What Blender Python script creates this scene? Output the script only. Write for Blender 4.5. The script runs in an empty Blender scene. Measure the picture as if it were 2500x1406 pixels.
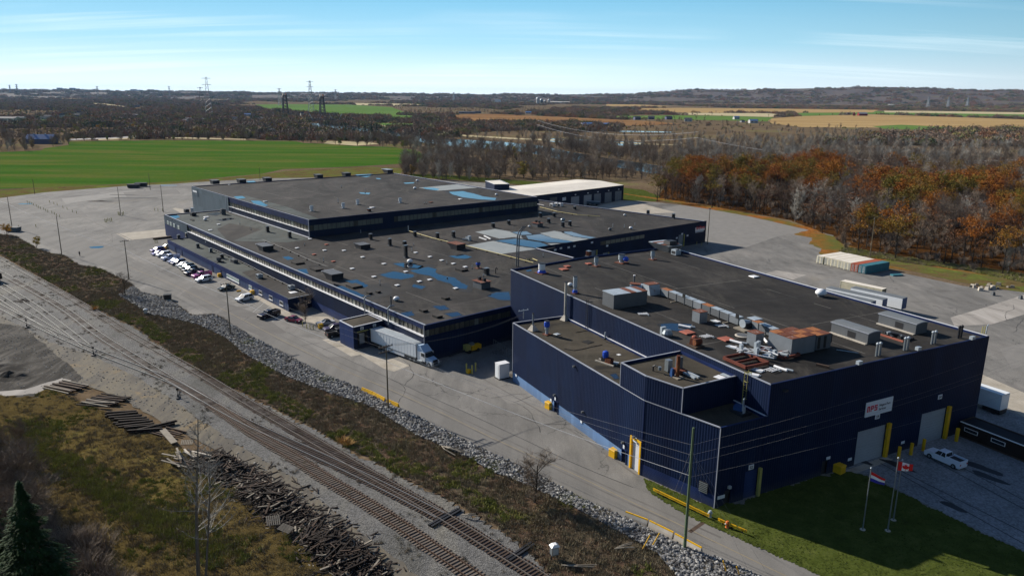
import bpy,bmesh,math,random
from mathutils import Vector,Matrix,noise
from mathutils.geometry import tessellate_polygon
R_=random.Random(7)
S=bpy.context.scene
COL=S.collection
rad=math.radians
# ------------------------------------------------------------------ camera
HAZE_D=1.9e-5
CAM_H=54.0;FPX=1843.75;PITCH=rad(14.40);ROLL=rad(0.489)
cam=bpy.data.cameras.new('camera');cam_o=bpy.data.objects.new('camera',cam);COL.objects.link(cam_o)
cam.sensor_width=36.0;cam.lens=36.0*FPX/2500.0;cam.clip_start=0.5;cam.clip_end=60000
fw=Vector((0,math.cos(PITCH),-math.sin(PITCH)));rt=Vector((1,0,0));up=rt.cross(fw)
r2=rt*math.cos(ROLL)+up*math.sin(ROLL);u2=-rt*math.sin(ROLL)+up*math.cos(ROLL)
m=Matrix((r2,u2,-fw)).transposed().to_4x4();m.translation=Vector((0,0,CAM_H))
cam_o.matrix_world=m
S.camera=cam_o
# ------------------------------------------------------------------ world, sun, exposure
SUN_AZ=rad(143.0);SUN_EL=rad(27.5)          # direction TOWARDS the sun
W=bpy.data.worlds.new('World');S.world=W;W.use_nodes=True
def build_world():
    nt=W.node_tree;nt.nodes.clear();N=nt.nodes.new;L=nt.links.new
    out=N('ShaderNodeOutputWorld');bg=N('ShaderNodeBackground');bg.inputs[1].default_value=0.10
    sky=N('ShaderNodeTexSky');sky.sky_type='NISHITA';sky.sun_disc=False
    sky.sun_elevation=SUN_EL;sky.sun_rotation=rad(90)-SUN_AZ
    sky.altitude=150;sky.air_density=1.0;sky.dust_density=0.35;sky.ozone_density=1.6
    tc=N('ShaderNodeTexCoord');sep=N('ShaderNodeSeparateXYZ');L(tc.outputs['Generated'],sep.inputs[0])
    # cirrus sheet: project the direction on a high plane
    az=N('ShaderNodeMath');az.operation='ADD';az.inputs[1].default_value=0.10;L(sep.outputs[2],az.inputs[0])
    dx=N('ShaderNodeMath');dx.operation='DIVIDE';L(sep.outputs[0],dx.inputs[0]);L(az.outputs[0],dx.inputs[1])
    dy=N('ShaderNodeMath');dy.operation='DIVIDE';L(sep.outputs[1],dy.inputs[0]);L(az.outputs[0],dy.inputs[1])
    cb=N('ShaderNodeCombineXYZ');L(dx.outputs[0],cb.inputs[0]);L(dy.outputs[0],cb.inputs[1])
    mp=N('ShaderNodeMapping');mp.inputs['Rotation'].default_value=(0,0,rad(-8));mp.inputs['Scale'].default_value=(0.10,1.25,1);L(cb.outputs[0],mp.inputs[0])
    n1=N('ShaderNodeTexNoise');n1.inputs['Scale'].default_value=1.3;n1.inputs['Detail'].default_value=7;n1.inputs['Roughness'].default_value=0.62;n1.inputs['Distortion'].default_value=0.35;L(mp.outputs[0],n1.inputs[0])
    n2=N('ShaderNodeTexNoise');n2.inputs['Scale'].default_value=0.45;n2.inputs['Detail'].default_value=2;L(cb.outputs[0],n2.inputs[0])
    r1=N('ShaderNodeMapRange');r1.inputs[1].default_value=0.47;r1.inputs[2].default_value=0.70;L(n1.outputs[0],r1.inputs[0])
    rr=N('ShaderNodeMapRange');rr.inputs[1].default_value=0.42;rr.inputs[2].default_value=0.60;L(n2.outputs[0],rr.inputs[0])
    mu=N('ShaderNodeMath');mu.operation='MULTIPLY';L(r1.outputs[0],mu.inputs[0]);L(rr.outputs[0],mu.inputs[1])
    mf=N('ShaderNodeMath');mf.operation='MULTIPLY';mf.inputs[1].default_value=0.5;L(mu.outputs[0],mf.inputs[0])
    # pale air above the horizon, saturated a few degrees higher, the plain physical sky from there up
    gr=N('ShaderNodeValToRGB');e=gr.color_ramp.elements;e[0].position=0.0;e[0].color=(0.78,0.88,0.92,1);e[1].position=1.0;e[1].color=(0.02,0.07,0.2,1)
    for q,c in ((0.03,(0.64,0.79,0.86)),(0.10,(0.34,0.60,0.74)),(0.19,(0.19,0.46,0.66)),(0.3,(0.07,0.26,0.48)),(0.45,(0.035,0.13,0.3)),(0.7,(0.02,0.07,0.19))): 
        x=e.new(q);x.color=(c[0],c[1],c[2],1)
    zc=N('ShaderNodeMapRange');zc.inputs[1].default_value=0.0;zc.inputs[2].default_value=0.6;L(sep.outputs[2],zc.inputs[0]);L(zc.outputs[0],gr.inputs[0])
    sc=N('ShaderNodeVectorMath');sc.operation='SCALE';sc.inputs['Scale'].default_value=10.0;L(gr.outputs[0],sc.inputs[0])
    zf=N('ShaderNodeMapRange');zf.inputs[1].default_value=0.15;zf.inputs[2].default_value=0.6;zf.inputs[3].default_value=0.0;zf.inputs[4].default_value=0.25;L(sep.outputs[2],zf.inputs[0])
    # the sky pales towards the sun and deepens away from it
    dt=N('ShaderNodeVectorMath');dt.operation='DOT_PRODUCT';L(tc.outputs['Generated'],dt.inputs[0]);dt.inputs[1].default_value=(math.cos(SUN_AZ),math.sin(SUN_AZ),0)
    dm=N('ShaderNodeMapRange');dm.interpolation_type='SMOOTHSTEP';dm.inputs[1].default_value=-1.0;dm.inputs[2].default_value=0.75;dm.inputs[3].default_value=0.25;dm.inputs[4].default_value=1.03;L(dt.outputs['Value'],dm.inputs[0])
    sc2=N('ShaderNodeVectorMath');sc2.operation='SCALE';L(sc.outputs[0],sc2.inputs[0]);L(dm.outputs[0],sc2.inputs['Scale']);sc=sc2
    ms=N('ShaderNodeMix');ms.data_type='RGBA';L(zf.outputs[0],ms.inputs[0]);L(sc.outputs[0],ms.inputs[6]);L(sky.outputs[0],ms.inputs[7])
    mx=N('ShaderNodeMix');mx.data_type='RGBA';L(mf.outputs[0],mx.inputs[0]);L(ms.outputs[2],mx.inputs[6]);mx.inputs[7].default_value=(8.6,9.4,9.7,1)
    L(mx.outputs[2],bg.inputs[0]);L(bg.outputs[0],out.inputs[0])
build_world()
sl=bpy.data.lights.new('sun','SUN');sl.energy=5.0;sl.angle=rad(0.53);sl.color=(1.0,0.93,0.83)
so=bpy.data.objects.new('sun',sl);COL.objects.link(so)
sd=Vector((math.cos(SUN_AZ)*math.cos(SUN_EL),math.sin(SUN_AZ)*math.cos(SUN_EL),math.sin(SUN_EL)))
so.rotation_euler=sd.to_track_quat('Z','Y').to_euler();so.location=(0,0,300)
S.view_settings.view_transform='Standard';S.view_settings.look='None';S.view_settings.gamma=1
S.view_settings.use_curve_mapping=False;S.view_settings.exposure=0.45
S.render.engine='CYCLES'
S.cycles.max_bounces=5;S.cycles.diffuse_bounces=2;S.cycles.glossy_bounces=3;S.cycles.transmission_bounces=2
S.cycles.volume_bounces=0;S.cycles.use_denoising=True;S.cycles.transparent_max_bounces=4
# ------------------------------------------------------------------ measuring: a point of the photograph on the level z
def ray(x,y):return r2*(x-1250)+u2*(703-y)+fw*FPX
def G(x,y,z=0.0):
    d=ray(x,y);t=(z-CAM_H)/d.z
    return Vector((d.x*t,d.y*t,z))
def px_of(p):
    v=Vector(p)-Vector((0,0,CAM_H));w=v.dot(fw)
    return 1250+FPX*v.dot(r2)/w,703-FPX*v.dot(u2)/w
def hgt(bx,by,tx,ty,zb=0.0):
    b=G(bx,by,zb);d=ray(tx,ty);t=math.hypot(b.x,b.y)/math.hypot(d.x,d.y);return CAM_H+d.z*t
def inpoly(x,y,poly):
    c=False;n=len(poly);j=n-1
    for i in range(n):
        xi,yi=poly[i][0],poly[i][1];xj,yj=poly[j][0],poly[j][1]
        if (yi > y) != (yj > y) and x < (xj-xi)*(y-yi)/(yj-yi)+xi:c=not c
        j=i
    return c
# ------------------------------------------------------------------ materials
MAT={}
class NT:
    def __init__(s,name):
        s.m=bpy.data.materials.new(name);s.m.use_nodes=True;MAT[name]=s.m
        s.t=s.m.node_tree;s.t.nodes.clear()
        s.out=s.n('ShaderNodeOutputMaterial');s.b=s.n('ShaderNodeBsdfPrincipled');s.l(s.b.outputs[0],s.out.inputs[0])
        s.b.inputs['Specular IOR Level'].default_value=0.3
    def n(s,k):return s.t.nodes.new(k)
    def l(s,a,b):s.t.links.new(a,b)
    def pos(s,scale=(1,1,1),rot=0.0,obj=False):
        mp=s.n('ShaderNodeMapping');mp.inputs['Scale'].default_value=scale;mp.inputs['Rotation'].default_value=(0,0,rot)
        if obj:g=s.n('ShaderNodeTexCoord');s.l(g.outputs['Object'],mp.inputs[0])
        else:g=s.n('ShaderNodeNewGeometry');s.l(g.outputs['Position'],mp.inputs[0])
        return mp.outputs[0]
    def noise(s,vec,scale,detail=4,rough=0.55,dist=0.0):
        n=s.n('ShaderNodeTexNoise');n.inputs['Scale'].default_value=scale;n.inputs['Detail'].default_value=detail
        n.inputs['Roughness'].default_value=rough;n.inputs['Distortion'].default_value=dist;s.l(vec,n.inputs['Vector']);return n.outputs[0]
    def ramp(s,fac,stops):
        r=s.n('ShaderNodeValToRGB');e=r.color_ramp.elements
        while len(e) < len(stops):e.new(0.5)
        for k,(p,c) in enumerate(stops):e[k].position=p;e[k].color=(c[0],c[1],c[2],1) if not isinstance(c,float) else (c,c,c,1)
        s.l(fac,r.inputs[0]);return r.outputs[0]
    def mix(s,fac,a,b,mode='MIX'):
        m=s.n('ShaderNodeMix');m.data_type='RGBA';m.blend_type=mode
        for v,i in ((fac,0),(a,6),(b,7)):
            if isinstance(v,(int,float)):m.inputs[i].default_value=v
            elif isinstance(v,tuple):m.inputs[i].default_value=(v[0],v[1],v[2],1)
            else:s.l(v,m.inputs[i])
        return m.outputs[2]
    def rng(s,v,a,b,c=0.0,d=1.0):
        n=s.n('ShaderNodeMapRange');n.inputs[1].default_value=a;n.inputs[2].default_value=b;n.inputs[3].default_value=c;n.inputs[4].default_value=d
        s.l(v,n.inputs[0]);return n.outputs[0]
    def math(s,op,a,b=0.0):
        n=s.n('ShaderNodeMath');n.operation=op
        for v,i in ((a,0),(b,1)):
            if isinstance(v,(int,float)):n.inputs[i].default_value=v
            else:s.l(v,n.inputs[i])
        return n.outputs[0]
    def col(s,c,rough=0.8,metal=0.0,spec=None):
        if isinstance(c,tuple):s.b.inputs['Base Color'].default_value=(c[0],c[1],c[2],1)
        else:s.l(c,s.b.inputs['Base Color'])
        if isinstance(rough,float):s.b.inputs['Roughness'].default_value=rough
        else:s.l(rough,s.b.inputs['Roughness'])
        s.b.inputs['Metallic'].default_value=metal
        if spec is not None:s.b.inputs['Specular IOR Level'].default_value=spec
    def bump(s,h,strength=0.4,dist=0.1):
        b=s.n('ShaderNodeBump');b.inputs['Strength'].default_value=strength;b.inputs['Distance'].default_value=dist
        s.l(h,b.inputs['Height']);s.l(b.outputs[0],s.b.inputs['Normal'])
def hexc(h):
    return tuple(((int(h[i:i+2],16)/255)**2.2) for i in (0,2,4))
def simple(name,c,rough=0.6,metal=0.0,var=0.18,scale=0.6,spec=None,dirt=None):
    t=NT(name);p=t.pos(obj=True)
    f=t.noise(p,scale,5,0.6)
    a=tuple(max(0,v*(1-var)) for v in c);b=tuple(min(1,v*(1+var)) for v in c)
    cc=t.ramp(f,[(0.3,a),(0.7,b)])
    if dirt:
        f2=t.noise(t.pos((1,1,0.25),obj=True),dirt[1],6,0.7)
        cc=t.mix(t.rng(f2,dirt[2],dirt[2]+0.14),cc,dirt[0])
    t.col(cc,rough,metal,spec);return t.m
def mats():
    # asphalt lot
    t=NT('asphalt');p=t.pos()
    big=t.noise(p,0.035,6,0.6,0.4);mid=t.noise(t.pos((1,0.25,1),rad(40)),0.35,5,0.65);fine=t.noise(p,5.0,3,0.7)
    c=t.ramp(big,[(0.30,hexc('656360')),(0.48,hexc('787672')),(0.62,hexc('827f7a')),(0.8,hexc('8d8983'))])
    c=t.mix(0.5,c,t.ramp(mid,[(0.3,(0.30,0.30,0.30)),(0.7,(0.72,0.71,0.70))]),'OVERLAY')
    c=t.mix(0.45,c,t.ramp(fine,[(0.25,(0.25,0.25,0.25)),(0.75,(0.75,0.75,0.75))]),'OVERLAY')
    v=t.n('ShaderNodeTexVoronoi');v.feature='DISTANCE_TO_EDGE';v.inputs['Scale'].default_value=0.07;t.l(t.mix(0.93,t.pos(),t.noise(p,0.3,4),'MIX'),v.inputs['Vector'])
    v.inputs['Vector'].links and t.t.links.remove(v.inputs['Vector'].links[0])
    nd=t.n('ShaderNodeTexNoise');nd.inputs['Scale'].default_value=0.5;nd.inputs['Detail'].default_value=4;t.l(p,nd.inputs['Vector'])
    vm=t.n('ShaderNodeVectorMath');vm.operation='SCALE';vm.inputs['Scale'].default_value=3.0;t.l(nd.outputs['Color'],vm.inputs[0])
    va=t.n('ShaderNodeVectorMath');va.operation='ADD';t.l(p,va.inputs[0]);t.l(vm.outputs[0],va.inputs[1]);t.l(va.outputs[0],v.inputs['Vector'])
    crack=t.rng(v.outputs['Distance'],0.0,0.010,1.0,0.0)
    crack=t.math('MULTIPLY',crack,t.rng(t.noise(p,0.05,2),0.42,0.6,0.0,0.75))
    c=t.mix(crack,c,(0.03,0.03,0.032))
    st=t.rng(t.noise(t.pos((1,0.45,1),rad(38)),0.10,5,0.7,0.8),0.60,0.78,0.0,0.55)
    c=t.mix(st,c,(0.045,0.043,0.045))
    ds=t.rng(t.noise(t.pos((1,0.5,1),rad(38)),0.055,4,0.6,0.5),0.60,0.80,0.0,0.55)
    c=t.mix(ds,c,hexc('8a8172'))
    t.col(c,0.9,0,0.10);t.bump(fine,0.15,0.02)
    # road
    t=NT('road_asphalt');p=t.pos()
    big=t.noise(t.pos((1,0.12,1),rad(33)),0.25,5,0.6);fine=t.noise(p,6.0,3,0.7)
    c=t.ramp(big,[(0.3,hexc('6e6c68')),(0.7,hexc('807d78'))])
    c=t.mix(0.4,c,t.ramp(fine,[(0.25,(0.3,0.3,0.3)),(0.75,(0.7,0.7,0.7))]),'OVERLAY')
    t.col(c,0.9,0,0.10)
    # concrete pad
    t=NT('concrete');p=t.pos()
    c=t.ramp(t.noise(p,0.3,5,0.6),[(0.3,hexc('9a9284')),(0.7,hexc('b5ad9f'))])
    c=t.mix(0.4,c,t.ramp(t.noise(p,3,4,0.7),[(0.25,(0.3,0.3,0.3)),(0.75,(0.7,0.7,0.7))]),'OVERLAY')
    t.col(c,0.9,0,0.10)
    t=NT('dusty_concrete');p=t.pos((1,0.3,1),rad(60))
    c=t.ramp(t.noise(p,0.2,6,0.65,0.5),[(0.3,hexc('85807a')),(0.55,hexc('a39d95')),(0.75,hexc('b3ada6'))])
    t.col(c,0.9,0,0.2)
    # base ground far and near
    t=NT('scrubland');p=t.pos()
    f1=t.noise(p,0.012,8,0.7,0.6);f2=t.noise(p,0.6,6,0.75)
    c=t.ramp(f1,[(0.32,hexc('56503f')),(0.45,hexc('675a49')),(0.55,hexc('736553')),(0.66,hexc('6f6e46')),(0.78,hexc('84775a'))])
    c=t.mix(0.7,c,t.ramp(f2,[(0.3,(0.22,0.2,0.18)),(0.7,(0.74,0.72,0.7))]),'OVERLAY')
    t.col(c,0.95,0,0.0)
    t=NT('green_field');p=t.pos((0.18,1,1),rad(-6))
    f1=t.noise(p,0.035,5,0.6,0.5);f2=t.noise(t.pos(),0.45,6,0.75)
    c=t.ramp(f1,[(0.28,hexc('355420')),(0.42,hexc('426428')),(0.52,hexc('4d632c')),(0.62,hexc('606634')),(0.74,hexc('466828'))])
    c=t.mix(0.5,c,t.ramp(f2,[(0.3,(0.3,0.3,0.3)),(0.7,(0.7,0.7,0.7))]),'OVERLAY')
    wv=t.n('ShaderNodeTexWave');wv.inputs['Scale'].default_value=0.035;wv.inputs['Distortion'].default_value=1.2;wv.inputs['Detail'].default_value=2;t.l(t.pos((1,1,1),rad(78)),wv.inputs['Vector'])
    c=t.mix(t.rng(wv.outputs['Fac'],0.86,1.0,0,0.3),c,hexc('55562a'))
    t.col(c,0.95,0,0.0)
    for nm,cs in (('far_green',('4c6a33','5f7a40','6c8049')),('far_tan',('8f7650','a68b60','b39a70')),('far_pale',('a89b78','b8ab88','c2b797')),('far_brown',('6e5038','8a6a4a','9a7c58'))):
        t=NT(nm);p=t.pos((0.15,1,1),rad(5))
        c=t.ramp(t.noise(p,0.02,6,0.65,0.4),[(0.3,hexc(cs[0])),(0.5,hexc(cs[1])),(0.72,hexc(cs[2]))])
        c=t.mix(0.35,c,t.ramp(t.noise(t.pos(),0.2,5,0.7),[(0.3,(0.3,0.3,0.3)),(0.7,(0.7,0.7,0.7))]),'OVERLAY')
        t.col(c,0.95,0,0.0)
    t=NT('leaf_litter');p=t.pos()
    c=t.ramp(t.noise(p,0.5,8,0.8),[(0.3,hexc('5a3c22')),(0.5,hexc('8a5a30')),(0.7,hexc('b0784a'))])
    c=t.mix(t.rng(t.noise(p,0.06,4,0.6),0.4,0.62),c,hexc('5f6136'))
    t.col(c,0.95,0,0.0)
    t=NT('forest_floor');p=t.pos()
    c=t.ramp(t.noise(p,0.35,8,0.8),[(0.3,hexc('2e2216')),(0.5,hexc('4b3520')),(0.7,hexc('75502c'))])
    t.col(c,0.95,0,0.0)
    t=NT('lawn');p=t.pos()
    c=t.ramp(t.noise(p,0.4,8,0.75),[(0.28,hexc('3a3f22')),(0.5,hexc('4b5429')),(0.72,hexc('5f6438'))])
    c=t.mix(0.6,c,t.ramp(t.noise(p,5,4,0.8),[(0.3,(0.25,0.25,0.25)),(0.7,(0.72,0.72,0.72))]),'OVERLAY')
    t.col(c,0.95,0,0.0);t.bump(t.noise(p,3,5,0.8),0.8,0.15)
    t=NT('verge');p=t.pos()
    f=t.noise(p,0.12,6,0.7,0.5)
    c=t.ramp(f,[(0.3,hexc('4d4430')),(0.45,hexc('6a5c3e')),(0.55,hexc('5f6436')),(0.72,hexc('757a3e'))])
    c=t.mix(0.6,c,t.ramp(t.noise(p,2.2,5,0.8),[(0.3,(0.2,0.2,0.2)),(0.7,(0.75,0.75,0.75))]),'OVERLAY')
    t.col(c,0.95,0,0.0)
    t=NT('embankment');p=t.pos()
    c=t.ramp(t.noise(p,0.09,7,0.75,0.5),[(0.3,hexc('4c463a')),(0.45,hexc('60584a')),(0.56,hexc('645246')),(0.66,hexc('595a38')),(0.8,hexc('677138'))])
    c=t.mix(0.75,c,t.ramp(t.noise(p,3.5,6,0.85),[(0.32,(0.12,0.11,0.1)),(0.68,(0.82,0.8,0.78))]),'OVERLAY')
    t.col(c,0.95,0,0.0);t.bump(t.noise(p,2.5,6,0.8),1.0,0.3)
    t=NT('meadow');p=t.pos()
    c=t.ramp(t.noise(p,0.06,7,0.7,0.8),[(0.28,hexc('4a402c')),(0.45,hexc('5c5036')),(0.57,hexc('6a5c3b')),(0.66,hexc('787042')),(0.74,hexc('7d8238')),(0.84,hexc('66802e'))])
    c=t.mix(0.75,c,t.ramp(t.noise(p,2.4,6,0.85),[(0.3,(0.12,0.12,0.1)),(0.7,(0.8,0.8,0.76))]),'OVERLAY')
    t.col(c,0.95,0,0.0);t.bump(t.noise(p,1.8,6,0.8),1.0,0.35)
    t=NT('ballast');p=t.pos()
    c=t.ramp(t.noise(t.pos((1,0.25,1),rad(33)),0.12,5,0.6,0.4),[(0.3,hexc('53524e')),(0.5,hexc('636260')),(0.7,hexc('706d65'))])
    vv=t.n('ShaderNodeTexVoronoi');vv.inputs['Scale'].default_value=5.5;t.l(p,vv.inputs['Vector'])
    c=t.mix(0.65,c,t.ramp(vv.outputs['Color'],[(0.15,(0.2,0.2,0.2)),(0.85,(0.8,0.8,0.8))]),'OVERLAY')
    t.col(c,0.9,0,0.2);t.bump(vv.outputs['Distance'],0.7,0.08)
    t=NT('dirt_track');p=t.pos((1,0.16,1),rad(34))
    c=t.ramp(t.noise(p,0.3,6,0.65,0.5),[(0.28,hexc('4e4b45')),(0.45,hexc('5e5951')),(0.6,hexc('70695b')),(0.75,hexc('635946'))])
    c=t.mix(0.4,c,t.ramp(t.noise(t.pos(),3,5,0.8),[(0.3,(0.25,0.25,0.25)),(0.7,(0.75,0.75,0.75))]),'OVERLAY')
    c=t.mix(t.rng(t.noise(t.pos(),0.11,5,0.7,0.5),0.58,0.66,0,0.7),c,hexc('8a7654'))
    t.col(c,0.9,0,0.2)
    t=NT('mud');p=t.pos((1,0.3,1),rad(75))
    c=t.ramp(t.noise(p,0.25,6,0.7,1.5),[(0.3,hexc('272522')),(0.48,hexc('3a3733')),(0.68,hexc('605c56')),(0.8,hexc('423e34'))])
    t.col(c,0.9,0,0.08)
    t=NT('gravel_yard');p=t.pos()
    c=t.ramp(t.noise(p,0.15,6,0.7),[(0.3,hexc('6f7274')),(0.7,hexc('888a8c'))])
    vv=t.n('ShaderNodeTexVoronoi');vv.inputs['Scale'].default_value=4;t.l(p,vv.inputs['Vector'])
    c=t.mix(0.5,c,t.ramp(vv.outputs['Color'],[(0.15,(0.25,0.25,0.25)),(0.85,(0.75,0.75,0.75))]),'OVERLAY')
    t.col(c,0.9,0,0.2)
    # water
    t=NT('river_water');t.col((0.02,0.035,0.045),0.08,0,0.6);t.bump(t.noise(t.pos(),0.8,3),0.15,0.1)
    t=NT('puddle_water');t.col((0.012,0.016,0.024),0.03,0,1.0);t.b.inputs['IOR'].default_value=1.6
    # roof membranes
    for nm,cs in (('tar_roof',('2e2c2b','3d3b39','4e4a47')),('hall_roof',('282726','363432','4a4743')),('grey_roof',('434846','515654','5d605c')),('annex_roof_felt',('37342e','454139','524c43'))):
        t=NT(nm);p=t.pos()
        big=t.noise(t.pos((1,0.4,1),rad(40)),0.05,7,0.7,0.9)
        c=t.ramp(big,[(0.32,hexc(cs[0])),(0.5,hexc(cs[1])),(0.68,hexc(cs[2]))])
        c=t.mix(0.5,c,t.ramp(t.noise(t.pos((0.2,1,1),rad(-28)),0.5,6,0.7,0.3),[(0.3,(0.28,0.28,0.28)),(0.7,(0.74,0.73,0.71))]),'OVERLAY')
        c=t.mix(0.45,c,t.ramp(t.noise(p,4,4,0.8),[(0.3,(0.28,0.28,0.28)),(0.7,(0.72,0.72,0.72))]),'OVERLAY')
        st=t.rng(t.noise(p,0.09,5,0.75,1.2),0.56,0.68,0.0,0.65)
        c=t.mix(st,c,(0.012,0.012,0.013))
        lt=t.rng(t.noise(t.pos((1,0.35,1),rad(55)),0.09,7,0.8,0.8),0.54,0.72,0.0,0.7)
        c=t.mix(lt,c,hexc('59554d'))
        t.col(c,0.88,0,0.12)
    t=NT('white_roof');t.col(t.ramp(t.noise(t.pos(),0.08,6,0.7),[(0.3,hexc('cfc7ba')),(0.6,hexc('e6ded0'))]),0.8,0,0.2)
    t=NT('patch_felt');t.col(t.ramp(t.noise(t.pos(),0.15,6,0.7),[(0.3,hexc('83898a')),(0.7,hexc('979c9b'))]),0.85,0,0.2)
    t=NT('dark_patch_felt');t.col(t.ramp(t.noise(t.pos(),0.3,6,0.7),[(0.3,hexc('1d1d1d')),(0.7,hexc('2b2a2a'))]),0.8,0,0.3)
    # claddings
    def clad(nm,a,b,rough=0.6):
        t=NT(nm);c=t.ramp(t.noise(t.pos((1,1,0.15)),0.35,5,0.6),[(0.3,hexc(a)),(0.7,hexc(b))])
        c=t.mix(t.rng(t.noise(t.pos((1,1,0.04)),1.6,6,0.75),0.56,0.75,0,0.35),c,tuple(min(1,v*1.5+.008) for v in hexc(b)))      # chalky fading in runs
        c=t.mix(t.rng(t.noise(t.pos((1,1,0.03)),2.6,5,0.7),0.60,0.72,0,0.5),c,tuple(v*.45 for v in hexc(a)))                    # dirt runs
        sn_=t.n('ShaderNodeVectorMath');sn_.operation='SNAP';t.l(t.pos(),sn_.inputs[0]);sn_.inputs[1].default_value=(5.1,5.1,5.8)
        wn_=t.n('ShaderNodeTexWhiteNoise');t.l(sn_.outputs[0],wn_.inputs['Vector'])
        c=t.mix(t.rng(wn_.outputs['Value'],0,1,0,.22),c,(0.0,0.0,0.0))                                                                # sheets aged unevenly
        sp=t.n('ShaderNodeSeparateXYZ');t.l(t.pos(),sp.inputs[0])
        c=t.mix(t.math('MULTIPLY',t.rng(sp.outputs[2],0.0,1.4,0.55,0.0),t.noise(t.pos(),1.3,5)),c,hexc('5c5a55'))                 # splashed dust at the foot
        t.col(c,rough,0,0.2)
    clad('navy_cladding','0a1c3a','0f2544');clad('blue_base','5c7ba6','6f8db4',0.6);clad('navy_base','27365f','30406d',0.6)
    clad('navy_trim','122348','182d5a');clad('steel_cladding','66727a','727e85',0.45);clad('slate_cladding','4f5d68','5b6973',0.5)
    clad('office_blue','3c4c70','46577c',0.55);clad('office_fascia','1d2e60','25376c')
    clad('dock_navy','283a66','32467a',0.55)
    t=NT('band_glass');c=t.ramp(t.noise(t.pos((1,1,0.3)),0.9,5,0.75),[(0.3,hexc('282a27')),(0.5,hexc('44443a')),(0.75,hexc('6e6a58'))])
    t.col(c,0.35,0,0.5)
    t=NT('band_glass_pale');c=t.ramp(t.noise(t.pos((1,1,0.3)),0.8,5,0.75),[(0.3,hexc('565b54')),(0.7,hexc('84877a'))])
    t.col(c,0.35,0,0.5)
mats()
simple('white_paint',(0.78,0.78,0.78),0.45,var=0.06)
simple('flashing',(0.34,0.36,0.41),0.45,var=0.1)
simple('bright_flashing',(0.70,0.71,0.74),0.4,var=0.05)
simple('yellow_paint',hexc('d8a51c'),0.55,var=0.12,dirt=((0.15,0.12,0.06),1.5,0.6))
simple('faded_yellow',hexc('a8a05a'),0.7,var=0.15)
simple('road_yellow',hexc('8c8068'),0.85,var=0.15)
simple('line_white',hexc('a9a9a5'),0.85,var=0.15)
simple('dark_metal',(0.025,0.025,0.028),0.55,var=0.3)
simple('black_rubber',(0.015,0.015,0.016),0.8,var=0.1)
simple('galvanised',hexc('8d9498'),0.42,0.6,var=0.12)
simple('duct_steel',hexc('7c8186'),0.5,0.25,var=0.10)
simple('unit_grey',hexc('5e6164'),0.6,0.1,var=0.10)
simple('pale_metal',hexc('aab3b9'),0.45,0.2,var=0.12,dirt=(hexc('6a3a22'),1.2,0.62))
simple('rust',hexc('64392a'),0.9,var=0.25,scale=1.5,dirt=(hexc('a86f3c'),1.0,0.58))
simple('rusty_sheet',hexc('6e4434'),0.85,var=0.2,scale=1.2,dirt=(hexc('b5b0ad'),0.8,0.6))
simple('red_frame',hexc('6a3a2e'),0.8,var=0.2)
simple('red_hatch',hexc('9c5c4c'),0.85,var=0.15)
simple('rail_rust',hexc('5b483c'),0.6,0.4,var=0.2)
simple('rail_shine',hexc('aaa69f'),0.45,0.7,var=0.05)
simple('tie_wood',hexc('4e4138'),0.9,var=0.3,scale=2.0)
simple('tie_grey',hexc('6d6258'),0.9,var=0.3,scale=2.0)
simple('pole_wood',hexc('6b6353'),0.9,var=0.2,scale=1.0)
simple('green_pole',hexc('5a6a50'),0.9,var=0.2,scale=1.0)
simple('timber_dark',hexc('2e2621'),0.9,var=0.35,scale=1.5)
simple('timber_brown',hexc('4e4036'),0.9,var=0.3,scale=1.5)
simple('timber_pale',hexc('857d70'),0.85,var=0.2,scale=1.5)
simple('blue_wrap',hexc('2a50b8'),0.45,var=0.25,scale=3.0)
simple('tarp_blue',hexc('2c4a78'),0.5,var=0.2)
simple('door_grey',hexc('9aa0a6'),0.5,var=0.06)
simple('door_white',hexc('c6c8cc'),0.5,var=0.05)
simple('door_shade',hexc('7d868e'),0.5,var=0.06)
simple('glass_dark',(0.02,0.025,0.03),0.12,var=0.1,spec=0.5)
simple('pane_pale',hexc('9fb0a8'),0.2,var=0.25,scale=1.5,spec=0.6)
simple('bark_grey',hexc('6a645c'),0.95,var=0.25,scale=0.5)
simple('bark_dark',hexc('3a342e'),0.95,var=0.25,scale=0.5)
simple('bark_pale',hexc('8b867e'),0.95,var=0.2,scale=0.5)
simple('container_cream',hexc('dcd4b8'),0.6,var=0.08,dirt=(hexc('8a7d5c'),0.7,0.62))
simple('container_rust',hexc('a3543c'),0.7,var=0.15)
simple('container_teal',hexc('3f7480'),0.6,var=0.12,dirt=(hexc('82949a'),0.8,0.6))
simple('trailer_grey',hexc('6e7274'),0.6,var=0.1)
simple('trailer_white',hexc('e4e8ea'),0.4,var=0.05)
simple('lamp_red',(0.35,0.02,0.02),0.3,var=0.05)
simple('lamp_clear',(0.7,0.7,0.68),0.15,var=0.05)
simple('riprap',hexc('9a9a98'),0.9,var=0.1)
simple('stone_pale',hexc('b5ada0'),0.9,var=0.2)
simple('orange_plastic',hexc('c86a30'),0.6,var=0.1)
simple('cloth_black',(0.02,0.02,0.024),0.9,var=0.3)
simple('skin',hexc('c09478'),0.6,var=0.05)
simple('sign_panel',hexc('d8dde2'),0.5,var=0.02)
simple('ink_red',hexc('c8203a'),0.5,var=0.02)
simple('ink_dark',hexc('4a4f55'),0.5,var=0.02)
simple('ink_black',(0.02,0.02,0.02),0.5,var=0.02)
simple('ink_white',(0.8,0.8,0.8),0.5,var=0.02)
simple('flag_red',hexc('d42a2a'),0.8,var=0.08)
simple('flag_blue',hexc('3a3a9a'),0.8,var=0.08)
simple('flag_white',(0.8,0.8,0.8),0.8,var=0.04)
simple('house_white',hexc('b8b8b4'),0.7,var=0.1)
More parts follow.
